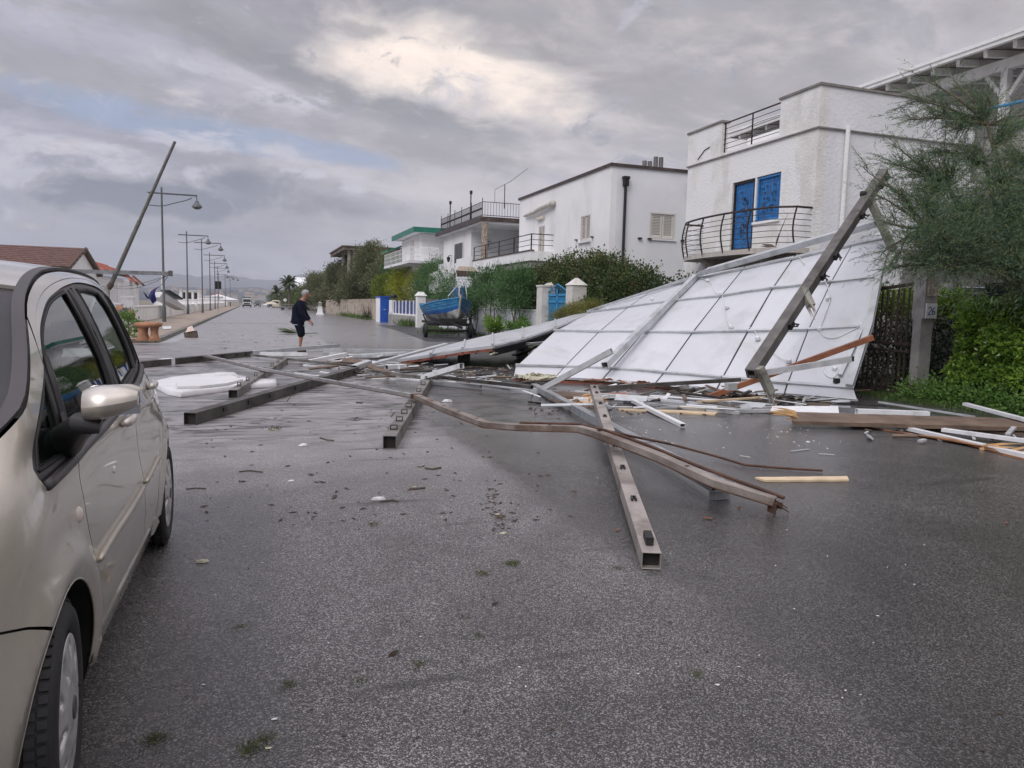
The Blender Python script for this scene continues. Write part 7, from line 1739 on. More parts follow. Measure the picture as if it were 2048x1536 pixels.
# door mirror
mc = Vector((-.385, 2.44, 1.138))
mm = MB(); rows = []
for i in range(13):
    f = i/12; x = -.072+.143*f; hh = .058*math.sin(math.pi*(.16+.84*f)**.8*.93)**.5*(1-.18*f); dpt = .075*math.sin(math.pi*(.12+.82*f))**.6
    rows.append([mc+Vector((x, -dpt*math.cos(t)*(1 if math.cos(t) > 0 else .45), hh*math.sin(t)*(1 if math.sin(t) > 0 else .85)+.02*f)) for t in np.linspace(0, 2*math.pi, 21)])
mm.grid([r[::-1] for r in rows]); mm.add(rows[0][:-1], [tuple(range(20))]); mm.add(rows[-1][:-1], [tuple(range(19, -1, -1))])
mro = mm.build('door_mirror', PAINT, car, smooth=60)
MB().add([mc+Vector((x, .042, z)) for x, z in ((-.065, -.04), (.07, -.03), (.07, .06), (-.065, .055))], [(0, 1, 2, 3)]).build('mirror_glass', M('mirror_silver', (.7, .72, .73), .03, 1.0), mro)
MB().tube([SP(.33, 1.0, -.01), mc+Vector((-.08, .0, -.05)), mc+Vector((-.03, .0, -.06))], [.055, .034, .022], 10).add([SP(.30, .965, .004), SP(.42, .965, .004), SP(.415, 1.09, .004), SP(.36, 1.09, .004)], [(0, 1, 2, 3)]).build('mirror_foot', TRIM, mro, smooth=50)
# small things stuck on the wet door
fx = Vector(SP(.66, .865, .004)); lb = thing('stuck_leaf', 'yellow wet leaf stuck low on the front door of the car', 'leaf', tuple(SP(.60, .47, .008)))
MB().add([SP(.57, .455, .006), SP(.60, .447, .012), SP(.655, .478, .008), SP(.61, .487, .014)], [(0, 1, 2, 3), (3, 2, 1, 0)]).build('blade', M('yellow_leaf', (.42, .36, .20), .6), lb)
tag(MB().lathe(SP(.86, .80, .0), [(.001, .008), (.012, .007), (.016, 0)], 7, axis=(1, 0, 0)).build('foam_crumb', WHITEPL), 'white foam crumb sticking to the front door of the car', 'debris')
# ------------------------------------------------------------------ the wrecked roof and its steel frame
BEAMG = M('weathered_box_steel', (.21, .20, .185), .5, .35, var=.22, vscale=3, bump=.25, bscale=30, stain=(.06, .045, .035), samt=.75, sscale=1.6, sstretch=(1, 1, 1), rvar=.15)
BEAMD = M('dark_box_steel', (.09, .086, .08), .5, .35, var=.3, vscale=3, bump=.25, bscale=30, stain=(.035, .028, .022), samt=.8, sscale=1.8, rvar=.12)
ZINC = M('zinc_grey_steel', (.33, .345, .36), .4, .5, var=.18, vscale=4, bump=.12, bscale=50, stain=(.14, .14, .14), samt=.5, sscale=2.5, rvar=.12)
WHITEB = M('white_coated_steel', (.70, .71, .72), .4, var=.06, vscale=2, bump=.1, bscale=40, stain=(.34, .34, .33), samt=.4, sscale=2.2)
GREYW = M('light_grey_aluminium', (.50, .515, .53), .4, .25, var=.1, vscale=3, stain=(.26, .26, .26), samt=.45, sscale=2.5)
RUSTC = M('rusty_channel', (.30, .265, .235), .45, .4, var=.3, vscale=4, bump=.3, bscale=30, stain=(.10, .045, .025), samt=.65, sscale=1.2, rvar=.1)
RUSTD = M('red_rust', (.085, .042, .028), .8, .1, var=.35, vscale=6, bump=.4)
CLIP = M('dark_clip', (.035, .036, .04), .45, .5)
WOODP = M('weathered_plank', (.15, .105, .075), .7, var=.3, vscale=3, bump=.4, bscale=25, stain=(.07, .045, .03), samt=.6, sscale=1.5, sstretch=(1, 1, 4))
WOODF = M('fresh_split_wood', (.55, .34, .16), .75, var=.25, vscale=8, bump=.4)
WOODL = M('pale_lath', (.60, .47, .31), .7, var=.12, vscale=6)
WOODR = M('red_brown_timber', (.21, .072, .032), .5, var=.25, vscale=4, stain=(.30, .14, .06), samt=.5, sscale=2)
FOAM = M('yellow_foam', (.46, .44, .33), .9, var=.2, vscale=9, bump=.8, bscale=14, bdist=.05)
TOFOAM = M('white_foam', (.60, .60, .61), .85, var=.05, vscale=4, bump=.4, bscale=20)
PANELW = M('panel_skin_white', (.55, .565, .595), .38, var=.035, vscale=.7, bump=.35, bscale=1.4, stain=(.40, .395, .38), samt=.38, sscale=1.0, sstretch=(1, 1, .6), bdist=.03)
SHEETG = M('grey_roof_sheet', (.55, .57, .60), .35, .3, var=.1, vscale=1, stain=(.25, .25, .26), samt=.4, sscale=1.5)
INNER = M('tube_inside_shade', (.02, .018, .016), .8)

def box_beam(name, label, p, q, w, h, mat_, clips=(), clip_side='top', wall=.006, cat='beam', roll=0.0, clip_size=(.05, .07, .035), group=None, parent=None):
    p, q = Vector(p), Vector(q); t = parent or thing(name, label, cat, tuple(p), group)
    MB().beam(p, q, w, h, wall=wall if wall else 0, roll=roll).build('tube', mat_, t, bevel=.004)
    d = (q-p).normalized(); sd_ = d.cross(Vector((0, 0, 1))).normalized(); uu = sd_.cross(d)
    if wall: MB().beam(p+d*.05+Vector((0, 0, .0065)), p+d*.06+Vector((0, 0, .0065)), w-.013, h-.013, roll=0).build('inner_shadow_plate', INNER, t) if roll == 0 else None  # black plate added for the dark inside the hollow end
    for f in clips:
        c = p.lerp(q, f); cw, cl, ch = clip_size
        if clip_side == 'top':
            base = c+uu*(h+.001)
            if ch > .03: MB().beam(base-d*cl/2, base+d*cl/2, cw, ch, up=uu, wall=.006).build('clip', CLIP, t)
            else: MB().beam(base-d*cl/2-sd_*cw*.32, base+d*cl/2-sd_*cw*.32, .012, ch, up=uu).beam(base-d*cl/2+sd_*cw*.32, base+d*cl/2+sd_*cw*.32, .012, ch, up=uu).beam(base+d*cl*.42, base+d*cl*.5, cw*.8, ch, up=uu).build('clip', CLIP, t)
        else:
            sg = 1 if clip_side == 'right' else -1; base = c+uu*h*.45+sd_*sg*(w/2+.001)
            MB().beam(base-d*cl/2, base+d*cl/2, .03, ch, up=uu).build('clip', CLIP, t)
    return t
g = lambda x, y, z=0.0: at(x, y, z=z)
# long beam on the left
box_beam('steel_beam', 'long dark box beam with open end lying diagonally near the car', g(380, 850), g(722, 744), .15, .145, BEAMD, (.1, .2, .3, .44, .62, .8), 'right', clip_size=(.04, .10, .05))
# short beam with clips above it
box_beam('steel_beam', 'shorter box beam with square clips leaning over the white foam board', g(466, 797), g(570, 727), .13, .13, BEAMG, (.08, .2, .33, .5, .66, .8, .92), 'top', clip_size=(.05, .05, .06))
# far dark beam half hidden by the car
box_beam('steel_beam', 'dark box beam lying flat behind the car tail, with one bare bright section', g(270, 737), g(497, 713), .14, .14, BEAMD, (.5, .7, .85, .95), 'right', clip_size=(.04, .12, .06))
bp0, bp1 = g(322, 731), g(345, 729)
tag(MB().beam(bp0+Vector((.0, -.02, -.003)), bp1+Vector((.0, -.02, -.003)), .155, .15).build('bright_sleeve', WHITEB), 'bright bare sleeve around the far dark beam behind the car tail', 'debris')
# centre beam with clips on top
box_beam('steel_beam', 'box beam with open black end and clips pointing at the camera, centre of the road', g(779, 899), g(858, 766), .135, .14, BEAMG, (.06, .15, .24, .33, .46, .6, .75, .9), 'top', clip_size=(.075, .05, .05))
# long near beam
box_beam('steel_beam', 'longest box beam reaching closest to the camera with slotted clips', g(1302, 1139, .004), g(1187, 783, .27), .11, .10, M('pale_box_steel', (.36, .325, .30), .5, .3, var=.15, vscale=3, bump=.2, bscale=30, stain=(.12, .10, .085), samt=.6, sscale=2.2, rvar=.15), (.035, .15, .28, .40, .62, .75, .88, .96), 'top', clip_size=(.04, .075, .02))
bp = g(1302, 1139, .004); bq = g(1187, 783, .27); dd_ = (bq-bp).normalized()
tag(MB().beam(bp+dd_*.10+Vector((0, 0, .105)), bp+dd_*.23+Vector((0, 0, .105)), .045, .045).build('end_bracket', DIRTY), 'dark bracket riding on the near end of the longest beam', 'bracket')
# zinc beam crossing under it, with its leg
zb = box_beam('zinc_beam', 'galvanised grey beam crossing beneath the longest beam on a short leg', g(1436, 984, .075), g(1068, 778, .02), .11, .10, ZINC)
lg = g(1440, 978, .08); MB().box(lg.x-.07, lg.x+.07, lg.y-.04, lg.y+.04, .004, .10).build('leg_bracket', ZINC, zb)
# bent rusty channel lying across everything
chp = [(409, 711, .15), (524, 739, .17), (622, 756, .17), (695, 769, .17), (778, 783, .20), (832, 793, .21)]
ch2 = [(832, 793, .21), (900, 822, .22), (974, 850, .24), (1040, 855, .27), (1160, 858, .30), (1195, 868, .31), (1250, 888, .30), (1320, 915, .25), (1431, 966, .17), (1550, 1003, .09)]
def channel(name, label, pts, w, h, mat_, twin=None):
    P = [at(a, b, z=c) for a, b, c in pts]; t = thing(name, label, 'beam', tuple(P[0]))
    mb = MB(); k = len(P)
    frames = []
    for i, p in enumerate(P):
        d = (P[min(i+1, k-1)]-P[max(i-1, 0)]).normalized(); s = d.cross(Vector((0, 0, 1))).normalized(); frames.append((p, s, s.cross(d)))
    # C section: web on top, two flanges pointing down
    sec = [(-w/2, 0), (w/2, 0), (w/2, -h), (w/2-.008, -h), (w/2-.008, -.008), (-w/2+.008, -.008), (-w/2+.008, -h), (-w/2, -h)]
    n = len(sec)
    vs = [p+s*a+u*(b+h/2) for p, s, u in frames for a, b in sec]
    fs = [(i*n+j, i*n+(j+1) % n, (i+1)*n+(j+1) % n, (i+1)*n+j) for i in range(k-1) for j in range(n)]+[tuple(range(n)), tuple((k-1)*n+j for j in range(n-1, -1, -1))]
    mb.add(vs, fs).build('web_and_flanges', mat_, t, weld=True)
    mb = MB(); mb.tube([p+s*(w/2+.003)+u*(-h/2+.004) for p, s, u in frames], .006, 5).tube([p-s*(w/2+.003)+u*(-h/2+.004) for p, s, u in frames], .006, 5).build('rusty_edge', RUSTD, t)
    mb = MB(); 
    for i in range(k-1):
        p, s, u = frames[i]; q = frames[i+1][0]; L_ = (q-p).length
        for j in range(int(L_/.5)): c = p.lerp(q, (j+.5)/max(1, int(L_/.5))); mb.box8([c+s*a+(q-p).normalized()*b+u*(h/2+e) for e in (.0, .004) for a, b in ((-.02, -.012), (.02, -.012), (.02, .012), (-.02, .012))])
    mb.build('fixing_strips', RUSTD, t); return t, frames
c1_, f1_ = channel('roof_channel', 'straight grey steel channel running from the far left beam to the centre joint', chp, .085, .055, M('clean_channel_steel', (.38, .375, .37), .38, .6, var=.15, vscale=5, bump=.1, bscale=40, stain=(.16, .12, .09), samt=.4, sscale=2.5))
c2_, f2_ = channel('roof_channel', 'bent rusty channel crossing over the longest beam towards the right', ch2, .095, .06, RUSTC)
e_ = f2_[-1][0]; mb = MB(); rng = random.Random(8)
for k in range(7): mb.tube([e_+Vector((rng.uniform(-.04, .04), rng.uniform(-.04, .04), 0)), e_+Vector((rng.uniform(-.02, .12), rng.uniform(-.09, .02), rng.uniform(-.09, -.02)))], .006, 4)
mb.box(e_.x-.04, e_.x-.025, e_.y-.05, e_.y+.03, e_.z-.08, e_.z-.0).box(e_.x+.02, e_.x+.03, e_.y-.05, e_.y+.03, e_.z-.05, e_.z-.0).build('torn_end', RUSTD, c2_)
j_ = f1_[-1][0]; tag(MB().box(j_.x-.07, j_.x+.07, j_.y-.05, j_.y+.05, j_.z-.03, j_.z+.035).build('joint_plate', RUSTD), 'rusty joint plate where the straight and the bent channels meet', 'bracket')
# companion rail just behind the channel
rail2 = [at(a, b, z=c) for a, b, c in ((1040, 846, .27), (1160, 849, .32), (1215, 862, .33), (1300, 892, .29), (1400, 934, .22), (1568, 996, .11))]
tag(MB().tube(rail2, .016, 6).build('rust_rod', RUSTD), 'thin rusty rail hugging the far edge of the bent channel', 'rod')
rod = [at(a, b, z=c) for a, b, c in ((1195, 858, .36), (1260, 872, .24), (1340, 888, .12), (1430, 912, .04), (1490, 930, .02), (1560, 936, .02), (1645, 941, .02))]
tag(MB().tube(rod, .013, 6).build('rust_rod', RUSTD), 'loose rusty rod snaking away to the right of the bent channel', 'rod')
# thin rail from the far end, dark plank, rails in the middle distance
def bar(name, label, a, b, w, h, mat_, cat='rail', wall=.004, **k):
    return box_beam(name, label, at(a[0], a[1], z=a[2]), at(b[0], b[1], z=b[2]), w, h, mat_, wall=wall, cat=cat, **k)
bar('steel_rail', 'thin grey rail running from the white strips to the far end of the dark beam', (505, 712, .06), (704, 734, .12), .07, .05, BEAMG)
bar('steel_rail', 'slender grey rail in the middle of the wreck, right of the dark beam end', (735, 743, .1), (852, 758, .12), .06, .05, BEAMG)
bar('steel_rail', 'slender rail continuing from the centre beam to the galvanised beam', (866, 756, .12), (1064, 778, .14), .07, .06, BEAMD)
bar('steel_rail', 'grey square tube lying just below the slender middle rail', (858, 768, .01), (962, 777, .02), .07, .07, GREYW)
bar('steel_rail', 'long rail from the longest beam up to the foot of the leaning post', (1190, 780, .25), (1482, 763, .47), .075, .055, BEAMD)
pk = thing('dark_plank', 'dark torn plank bending down towards the middle of the wreck', 'plank', tuple(g(730, 730)))
P = [at(a, b, z=c) for a, b, c in ((684, 716, .14), (716, 718, .2), (745, 729, .2), (790, 745, .06))]
MB().slab([[p+Vector((0, 0, .0)) for p in P], [p+Vector((-.05, -.42, -.06)) for p in P]], .04).build('board', WOODP, pk)
box_beam('joint_bracket', 'bright bent bracket at the far end of the long dark beam', at(708, 740, z=.08), at(738, 729, z=.16), .16, .10, GREYW, cat='bracket')
# white coated bars of the left heap
heap = [((503, 709, .02), (678, 694, .12), .10, .10, GREYW, 'longest pale bar at the back of the heap, in front of the person'),
        ((520, 711, .02), (616, 712, .02), .09, .09, WHITEB, 'short bright white bar crossing the feet of the person'),
        ((646, 705, .04), (858, 706, .04), .11, .11, GREYW, 'pale bar lying level behind the split foam, right of the person'),
        ((618, 727, .02), (692, 712, .14), .10, .09, WHITEB, 'white bar rising to the right from under the thin grey rail'),
        ((742, 731, .06), (893, 690, .5), .15, .05, GREYW, 'broad pale bar slanting up to the right beside the collapsed roof edge'),
        ((695, 715, .03), (812, 709, .04), .11, .08, WHITEB, 'white bar in the middle of the heap under the dark plank'),
        ((660, 710, .03), (760, 716, .03), .1, .07, GREYW, 'pale bar half under the middle white bar'),
        ((608, 732, .0), (678, 738, .0), .06, .04, WHITEB, 'thin white strip on the wet road under the thin grey rail'),
        ((772, 739, .01), (809, 737, .01), .15, .10, WHITEB, 'stubby white bar piece below the collapsed roof edge'),
        ((744, 757, .0), (842, 763, .0), .07, .04, WHITEB, 'white strip on the wet road below the slender middle rail'),
        ((890, 757, .0), (1002, 767, .0), .07, .04, WHITEB, 'white strip behind the slender rail near the galvanised beam'),
        ((846, 760, .10), (924, 737, .42), .09, .09, WHITEB, 'bright white bar pointing up right from the centre beam'),
        ((1086, 783, .08), (1226, 707, .78), .09, .09, GREYW, 'long pale bar rising against the white roof underside')]
for a, b, w, h, m_, lab in heap: bar('coated_bar', lab, a, b, w, h, m_, cat='bar')
# sheets below, right-hand tangle
tangle = [((1112, 792, .01), (1330, 801, .03), .09, .05, WHITEB, 'white bar under the roof underside, left part of the right tangle'),
          ((1230, 800, .03), (1505, 822, .03), .10, .05, GREYW, 'long pale bar running right through the tangle'),
          ((1248, 806, .0), (1480, 829, .0), .06, .04, GREYW, 'thin pale bar nearest the road in the tangle'),
          ((1140, 800, .0), (1198, 808, .02), .1, .07, WHITEB, 'short white bar stub beside the orange split wood'),
          ((1410, 826, .0), (1660, 823, .02), .08, .05, GREYW, 'pale bar reaching the broken plank end'),
          ((1264, 804, .03), (1366, 855, .0), .075, .05, WHITEB, 'white flat bar pointing at the camera out of the tangle'),
          ((1020, 786, .0), (1078, 787, .0), .10, .09, GREYW, 'square pale stub left of the galvanised beam end'),
          ((1796, 856, .01), (2075, 921, .02), .085, .045, WHITEB, 'long white strip nearest the camera at the right edge'),
          ((1885, 863, .05), (2075, 889, .05), .085, .045, WHITEB, 'white strip between the two brown planks at the right edge'),
          ((1930, 811, .16), (2080, 851, .12), .085, .045, WHITEB, 'raised white strip over the creeper at the right edge'),
          ((1757, 806, .04), (1950, 836, .03), .03, .03, GREYW, 'thin pale rod crossing the lawn right of the roof'),
          ((1712, 830, .04), (1856, 835, .04), .11, .09, WHITEB, 'white strip behind the long brown plank')]
for a, b, w, h, m_, lab in tangle: bar('coated_bar', lab, a, b, w, h, m_, cat='bar')

tangle2 = [((1150, 786, .08), (1420, 812, .05), .06, .04, GREYW, 'narrow pale strip crossing behind the white flat bar'),
           ((1300, 792, .06), (1500, 806, .06), .12, .015, WHITEB, 'flat white sheet strip at the foot of the roof underside'),
           ((1360, 788, .10), (1600, 818, .03), .05, .04, DIRTY, 'dark bar in shadow under the roof edge'),
           ((1130, 806, .0), (1215, 795, .08), .05, .04, WHITEB, 'short white strip leaning over the orange split wood'),
           ((1590, 812, .02), (1700, 816, .02), .06, .03, GREYW, 'pale strip between white sheet and lawn'),
           ((1395, 806, .10), (1530, 796, .16), .04, .03, WOODL, 'thin pale stick leaning under the leaning post'),
           ((1100, 787, .04), (1180, 801, .02), .10, .02, WOODP, 'brown board scrap near the galvanised beam end'),
           ((940, 766, .02), (1060, 783, .02), .05, .03, GREYW, 'pale strip lying parallel to the slender rail'),
           ((560, 723, .02), (650, 716, .03), .06, .05, GREYW, 'short pale strip beside the bare brown board'),
           ((700, 722, .05), (800, 727, .04), .08, .03, GREYW, 'pale strip squeezed below the dark torn plank'),
           ((820, 716, .1), (900, 704, .3), .05, .04, WHITEB, 'thin white strip lying on the collapsed slab edge')]
for a, b, w, h, m_, lab in tangle2: bar('coated_bar', lab, a, b, w, h, m_, cat='bar', wall=0)
def plank(label, quad, th, mat_, splinter=None, name='wood_plank', cat='plank'):
    P = [at(a, b, z=c) for a, b, c in quad]; t = thing(name, label, cat, tuple(P[0])); n = 12
    rows = []
    rng = random.Random(int(quad[0][0]))
    for i in range(2):
        a, b = (P[0], P[1]) if i == 0 else (P[3], P[2])
        rows.append([a.lerp(b, j/n)+Vector((0, 0, .05*th*math.sin(j*1.7+i))) for j in range(n+1)])
    MB().slab(rows, th).build('board', mat_, t)
    if splinter:
        c = (P[0]+P[3])/2 if splinter == 'l' else (P[1]+P[2])/2; d = ((P[0]-P[1]) if splinter == 'l' else (P[1]-P[0])).normalized(); mb = MB()
        for k in range(12):
            o = c+(P[3]-P[0])*rng.uniform(-.45, .45)+Vector((0, 0, rng.uniform(-.02, .05)))-d*.05; e = o+d*rng.uniform(.1, .38)+Vector((rng.uniform(-.05, .05), rng.uniform(-.05, .05), rng.uniform(-.02, .10)))
            mb.tube([o, o.lerp(e, .5)+Vector((0, 0, .01)), e], [.022, .016, .002], 4)
        mb.build('splinters', WOODF, t)
    return t
plank('long weathered brown plank with splintered left end below the hedge', ((1582, 824, .12), (2090, 838, .12), (2090, 856, .10), (1586, 842, .10)), .05, WOODP, 'l')
plank('second brown plank under the long one at the right edge', ((1810, 846, .03), (2090, 858, .03), (2090, 868, .03), (1810, 853, .03)), .03, WOODP)
plank('orange-brown split plank under the nearest white strip', ((1716, 850, .02), (2080, 908, .02), (2080, 925, .02), (1905, 882, .02)), .03, M('orange_plank', (.28, .14, .065), .65, var=.3, vscale=5), 'r')
plank('pale pointed lath beneath the tangle of bars', ((1236, 817, .02), (1440, 822, .02), (1430, 828, .02), (1240, 818, .02)), .02, WOODL)
plank('loose pale lath lying alone on the road at the right', ((1510, 954, .02), (1694, 952, .02), (1698, 959, .02), (1530, 960, .02)), .018, WOODL)
plank('orange split board piece left of the longest beam', ((1126, 797, .03), (1178, 797, .04), (1182, 810, .02), (1150, 812, .01)), .03, WOODF, 'r')
plank('dark brown board edge along the foot of the roof underside', ((1085, 781, .1), (1200, 786, .1), (1200, 795, .08), (1095, 790, .08)), .04, WOODP)
plank('reddish board scrap behind the longest beam', ((1200, 785, .06), (1260, 786, .06), (1255, 796, .04), (1200, 794, .04)), .03, M('reddish_board', (.30, .13, .09), .8, var=.2))
wsht = plank('creased white sheet behind the splintered plank end', ((1545, 812, .10), (1676, 812, .12), (1678, 826, .04), (1540, 822, .04)), .015, WHITEB, name='metal_sheet', cat='sheet')
plank('small perforated grey bracket plate in the tangle', ((1480, 803, .12), (1530, 806, .12), (1530, 816, .05), (1480, 813, .05)), .02, GREYW, name='bracket_plate', cat='bracket')
plank('grey plate piece lying on the long pale bar', ((1232, 788, .14), (1296, 792, .14), (1292, 803, .06), (1230, 800, .06)), .02, GREYW, name='bracket_plate', cat='bracket')
plank('bare brown board under the heap in front of the person', ((610, 716, .02), (742, 719, .02), (735, 728, .02), (600, 722, .02)), .03, M('wet_brown_board', (.20, .135, .11), .45, var=.2, vscale=2))

# ---- the big fallen roof section: seven seam lines x six purlin lines, measured, leaning on the garden wall
ROWS = [[(1027, 751), (1110, 755), (1205, 759), (1310, 767), (1432, 781), (1569, 787), (1716, 800)],
        [(1031, 733), (1128, 735), (1223, 739), (1327, 747), (1444, 757), (1575, 768), (1708, 778)],
        [(1108, 663), (1197, 665), (1286, 666), (1384, 667), (1495, 664), (1616, 661), (1748, 654)],
        [(1178, 626), (1255, 616), (1344, 604), (1441, 594), (1544, 578), (1662, 566), (1766, 555)],
        [(1205, 615), (1295, 587), (1390, 561), (1484, 541), (1584, 520), (1703, 493), (1785, 476)],
        [(1214, 611), (1300, 581), (1396, 553), (1490, 533), (1590, 511), (1710, 482), (1792, 455)]]
TOPX = [11.25, 11.25, 11.25, 11.3, 11.45, 11.8, 12.2]; BOTZ = [.14, .10, .10, .10, .10, .10, .08]
def inv_t(px, py, X): r = ray(px, py); return X/r.x
GRID = []
for c in range(7):
    b = ROWS[0][c]; tp_ = ROWS[5][c]; t0 = (BOTZ[c]-CAM_H)/ray(*b).z; t1 = inv_t(*tp_, TOPX[c]); col = []
    L_ = math.hypot(tp_[0]-b[0], tp_[1]-b[1])
    for r in range(6):
        p = ROWS[r][c]; f = math.hypot(p[0]-b[0], p[1]-b[1])/L_; d = 1/((1-f)/t0+f/t1); col.append(at(p[0], p[1], d=d))
    GRID.append(col)
def RG(u, v):
    """u 0..6 along the wreck, v 0..5 up the slope"""
    i = min(5, max(0, int(u))); j = min(4, max(0, int(v))); a, b = u-i, v-j
    return (GRID[i][j]*(1-a)+GRID[i+1][j]*a)*(1-b)+(GRID[i][j+1]*(1-a)+GRID[i+1][j+1]*a)*b
def RN(u, v):
    n = (RG(min(6, u+.1), v)-RG(max(0, u-.1), v)).cross(RG(u, min(5, v+.1))-RG(u, max(0, v-.1))).normalized()
    return n if n.dot(CAM-RG(u, v)) > 0 else -n
rsx = thing('fallen_roof', 'huge fallen white sandwich-panel roof leaning on the garden wall, underside showing', 'roof', tuple(RG(3, 0)))
rng = random.Random(21)
for c in range(6):
    us = [c+.012, c+.25, c+.5, c+.75, c+.988]; vs_ = [0, .5, 1, 1.5, 2, 2.5, 3, 3.5, 4, 4.5, 5]
    wob = rng.uniform(-.012, .012)
    rows = [[RG(u, v)+RN(u, v)*(wob+.010*math.sin((u-c)*math.pi)) for u in us] for v in vs_]
    mb = MB(); sgn = -1 if ((rows[0][1]-rows[0][0]).cross(rows[1][0]-rows[0][0])).dot(CAM-rows[0][0]) > 0 else 1
    mb.slab(rows, .05*sgn).build('roof_panel', PANELW, rsx)
    # seam groove between the sheets
    if c: MB().tube([RG(c, v)+RN(c, v)*.002+(RG(min(6, c+.1), v)-RG(c-.1, v))*.02*math.sin(v*2.3+c*1.9) for v in vs_], [.005+.009*abs(math.sin(v*1.1+c*2.1)) for v in vs_], 5).build('panel_seam', GREYTRIM, rsx)
    # brown roofing layer behind
    rows = [[RG(min(u, 5.86), v)-RN(min(u, 5.86), v)*.075 for u in us] for v in (0.02, 1, 2, 3, 4, 4.95)]
    MB().slab(rows, .03*sgn).build('roof_sheet_back', REDTILE, rsx)
for v, u0, u1, r_ in ((1, 0.0, 6.0, .05), (2, 0, 5.9, .05), (3, 0, 6, .05), (4, 1.0, 6.05, .05)):
    for k in range(int(u0), 6):
        a, b = max(u0, k), min(u1, k+1)
        p, q = RG(a, v), RG(b, v); n = (RN(a+.01, v)+RN(b-.01, v)).normalized()
        MB().beam(p+n*.012, q+n*.012, .05, .045, up=n).build('purlin', GREYW, rsx)
# frame beams that came down with it
n0 = RN(2, 2)
pA, pB, pC = at(1211, 737, d=RG(1.9, 1).length*.0+ (RG(1.9, 1)-CAM).dot(FWD)*.965), at(1394, 556, d=(RG(2, 5)-CAM).dot(FWD)*.985), at(1418, 546, d=(RG(2.3, 5)-CAM).dot(FWD)*.98)
MB().beam(pA, pB, .13, .13, up=n0, wall=.006).build('frame_beam', GREYW, rsx, bevel=.004)
pD = at(1756, 452, d=(RG(5.5, 5)-CAM).dot(FWD)*.975)
MB().beam(pB, pC, .13, .13, up=n0).build('frame_beam', GREYW, rsx); MB().beam(pC, pD, .13, .13, up=RN(4, 4.5), wall=.006).build('frame_beam', GREYW, rsx, bevel=.004)
MB().beam(at(1176, 624, d=(RG(0, 4)-CAM).dot(FWD)*.99), at(1386, 556, d=(RG(2, 5)-CAM).dot(FWD)*.99), .08, .06, up=n0).build('edge_rail', GREYW, rsx)
vr = [RG(5.93, v)+RN(5.9, v)*.06 for v in (.95, 2, 3, 4, 4.9)]
for a, b in zip(vr, vr[1:]): MB().beam(a, b, .11, .06, up=RN(5.9, 2)).build('frame_beam', GREYW, rsx)
MB().beam(RG(5.75, 1.15)+RN(5.7, 1.2)*.05, RG(5.87, 2.1)+RN(5.7, 2)*.05, .07, .05, up=RN(5.7, 1.5)).build('short_strut', GREYW, rsx)
ft_ = RG(5.72, 1.08)+RN(5.7, 1)*.05; MB().box(ft_.x-.05, ft_.x+.05, ft_.y-.04, ft_.y+.03, ft_.z-.04, ft_.z+.04).build('foot_bracket', CLIP, rsx, bevel=.01)
# torn lower edge: foam and brown cladding
def torn(u0, u1, mat_, seed, h=.12, thick=.05, push=.0, nm='torn_edge'):
    """ragged lower edge: an uneven strip whose depth wanders and sometimes drops to nothing"""
    rng = random.Random(seed); n = max(10, int((u1-u0)*34)); rows = [[], [], []]; a = .6; w = 0.0
    for i in range(n+1):
        a = min(1.35, max(.05, a+rng.uniform(-.32, .32))); w = max(-.05, min(.06, w+rng.uniform(-.02, .02))); e = math.sin(math.pi*min(1, max(0, i/n)))**.3
        if rng.random() < .12: a = rng.choice((.1, 1.3))
        u = u0+(u1-u0)*i/n; p = RG(u, .02); nn = RN(min(5.9, max(.1, u)), .2); dn = (RG(u, 0)-RG(u, 1)).normalized()
        rows[0].append(p+nn*push); rows[1].append(p+dn*h*.5*e*a+nn*(push+w)); rows[2].append(p+dn*h*e*a*rng.uniform(.8, 1.1)+nn*(push+w*.4))
    for r in rows:
        for p in r: p.z = max(.012, p.z)
    MB().slab(rows, thick*.5).build(nm, mat_, rsx, smooth=30)
torn(.05, .95, FOAM, 1, .22, .10, .02); torn(.3, 1.0, FOAM, 11, .12, .10, .05); torn(1.5, 2.5, FOAM, 2, .05, .03, -.05); torn(1.6, 2.9, WOODR, 3, .06, .03, -.02, 'cladding_strip'); torn(3.3, 3.9, FOAM, 4, .08, .05, -.06); torn(4.9, 5.7, FOAM, 5, .10, .06, -.06)
torn(3.0, 4.4, WOODP, 6, .10, .04, -.06, 'cladding_strip'); torn(1.0, 3.1, PANELW, 7, .04, .02, .01, 'bent_skin'); torn(3.1, 6.0, PANELW, 9, .05, .02, .0, 'bent_skin')
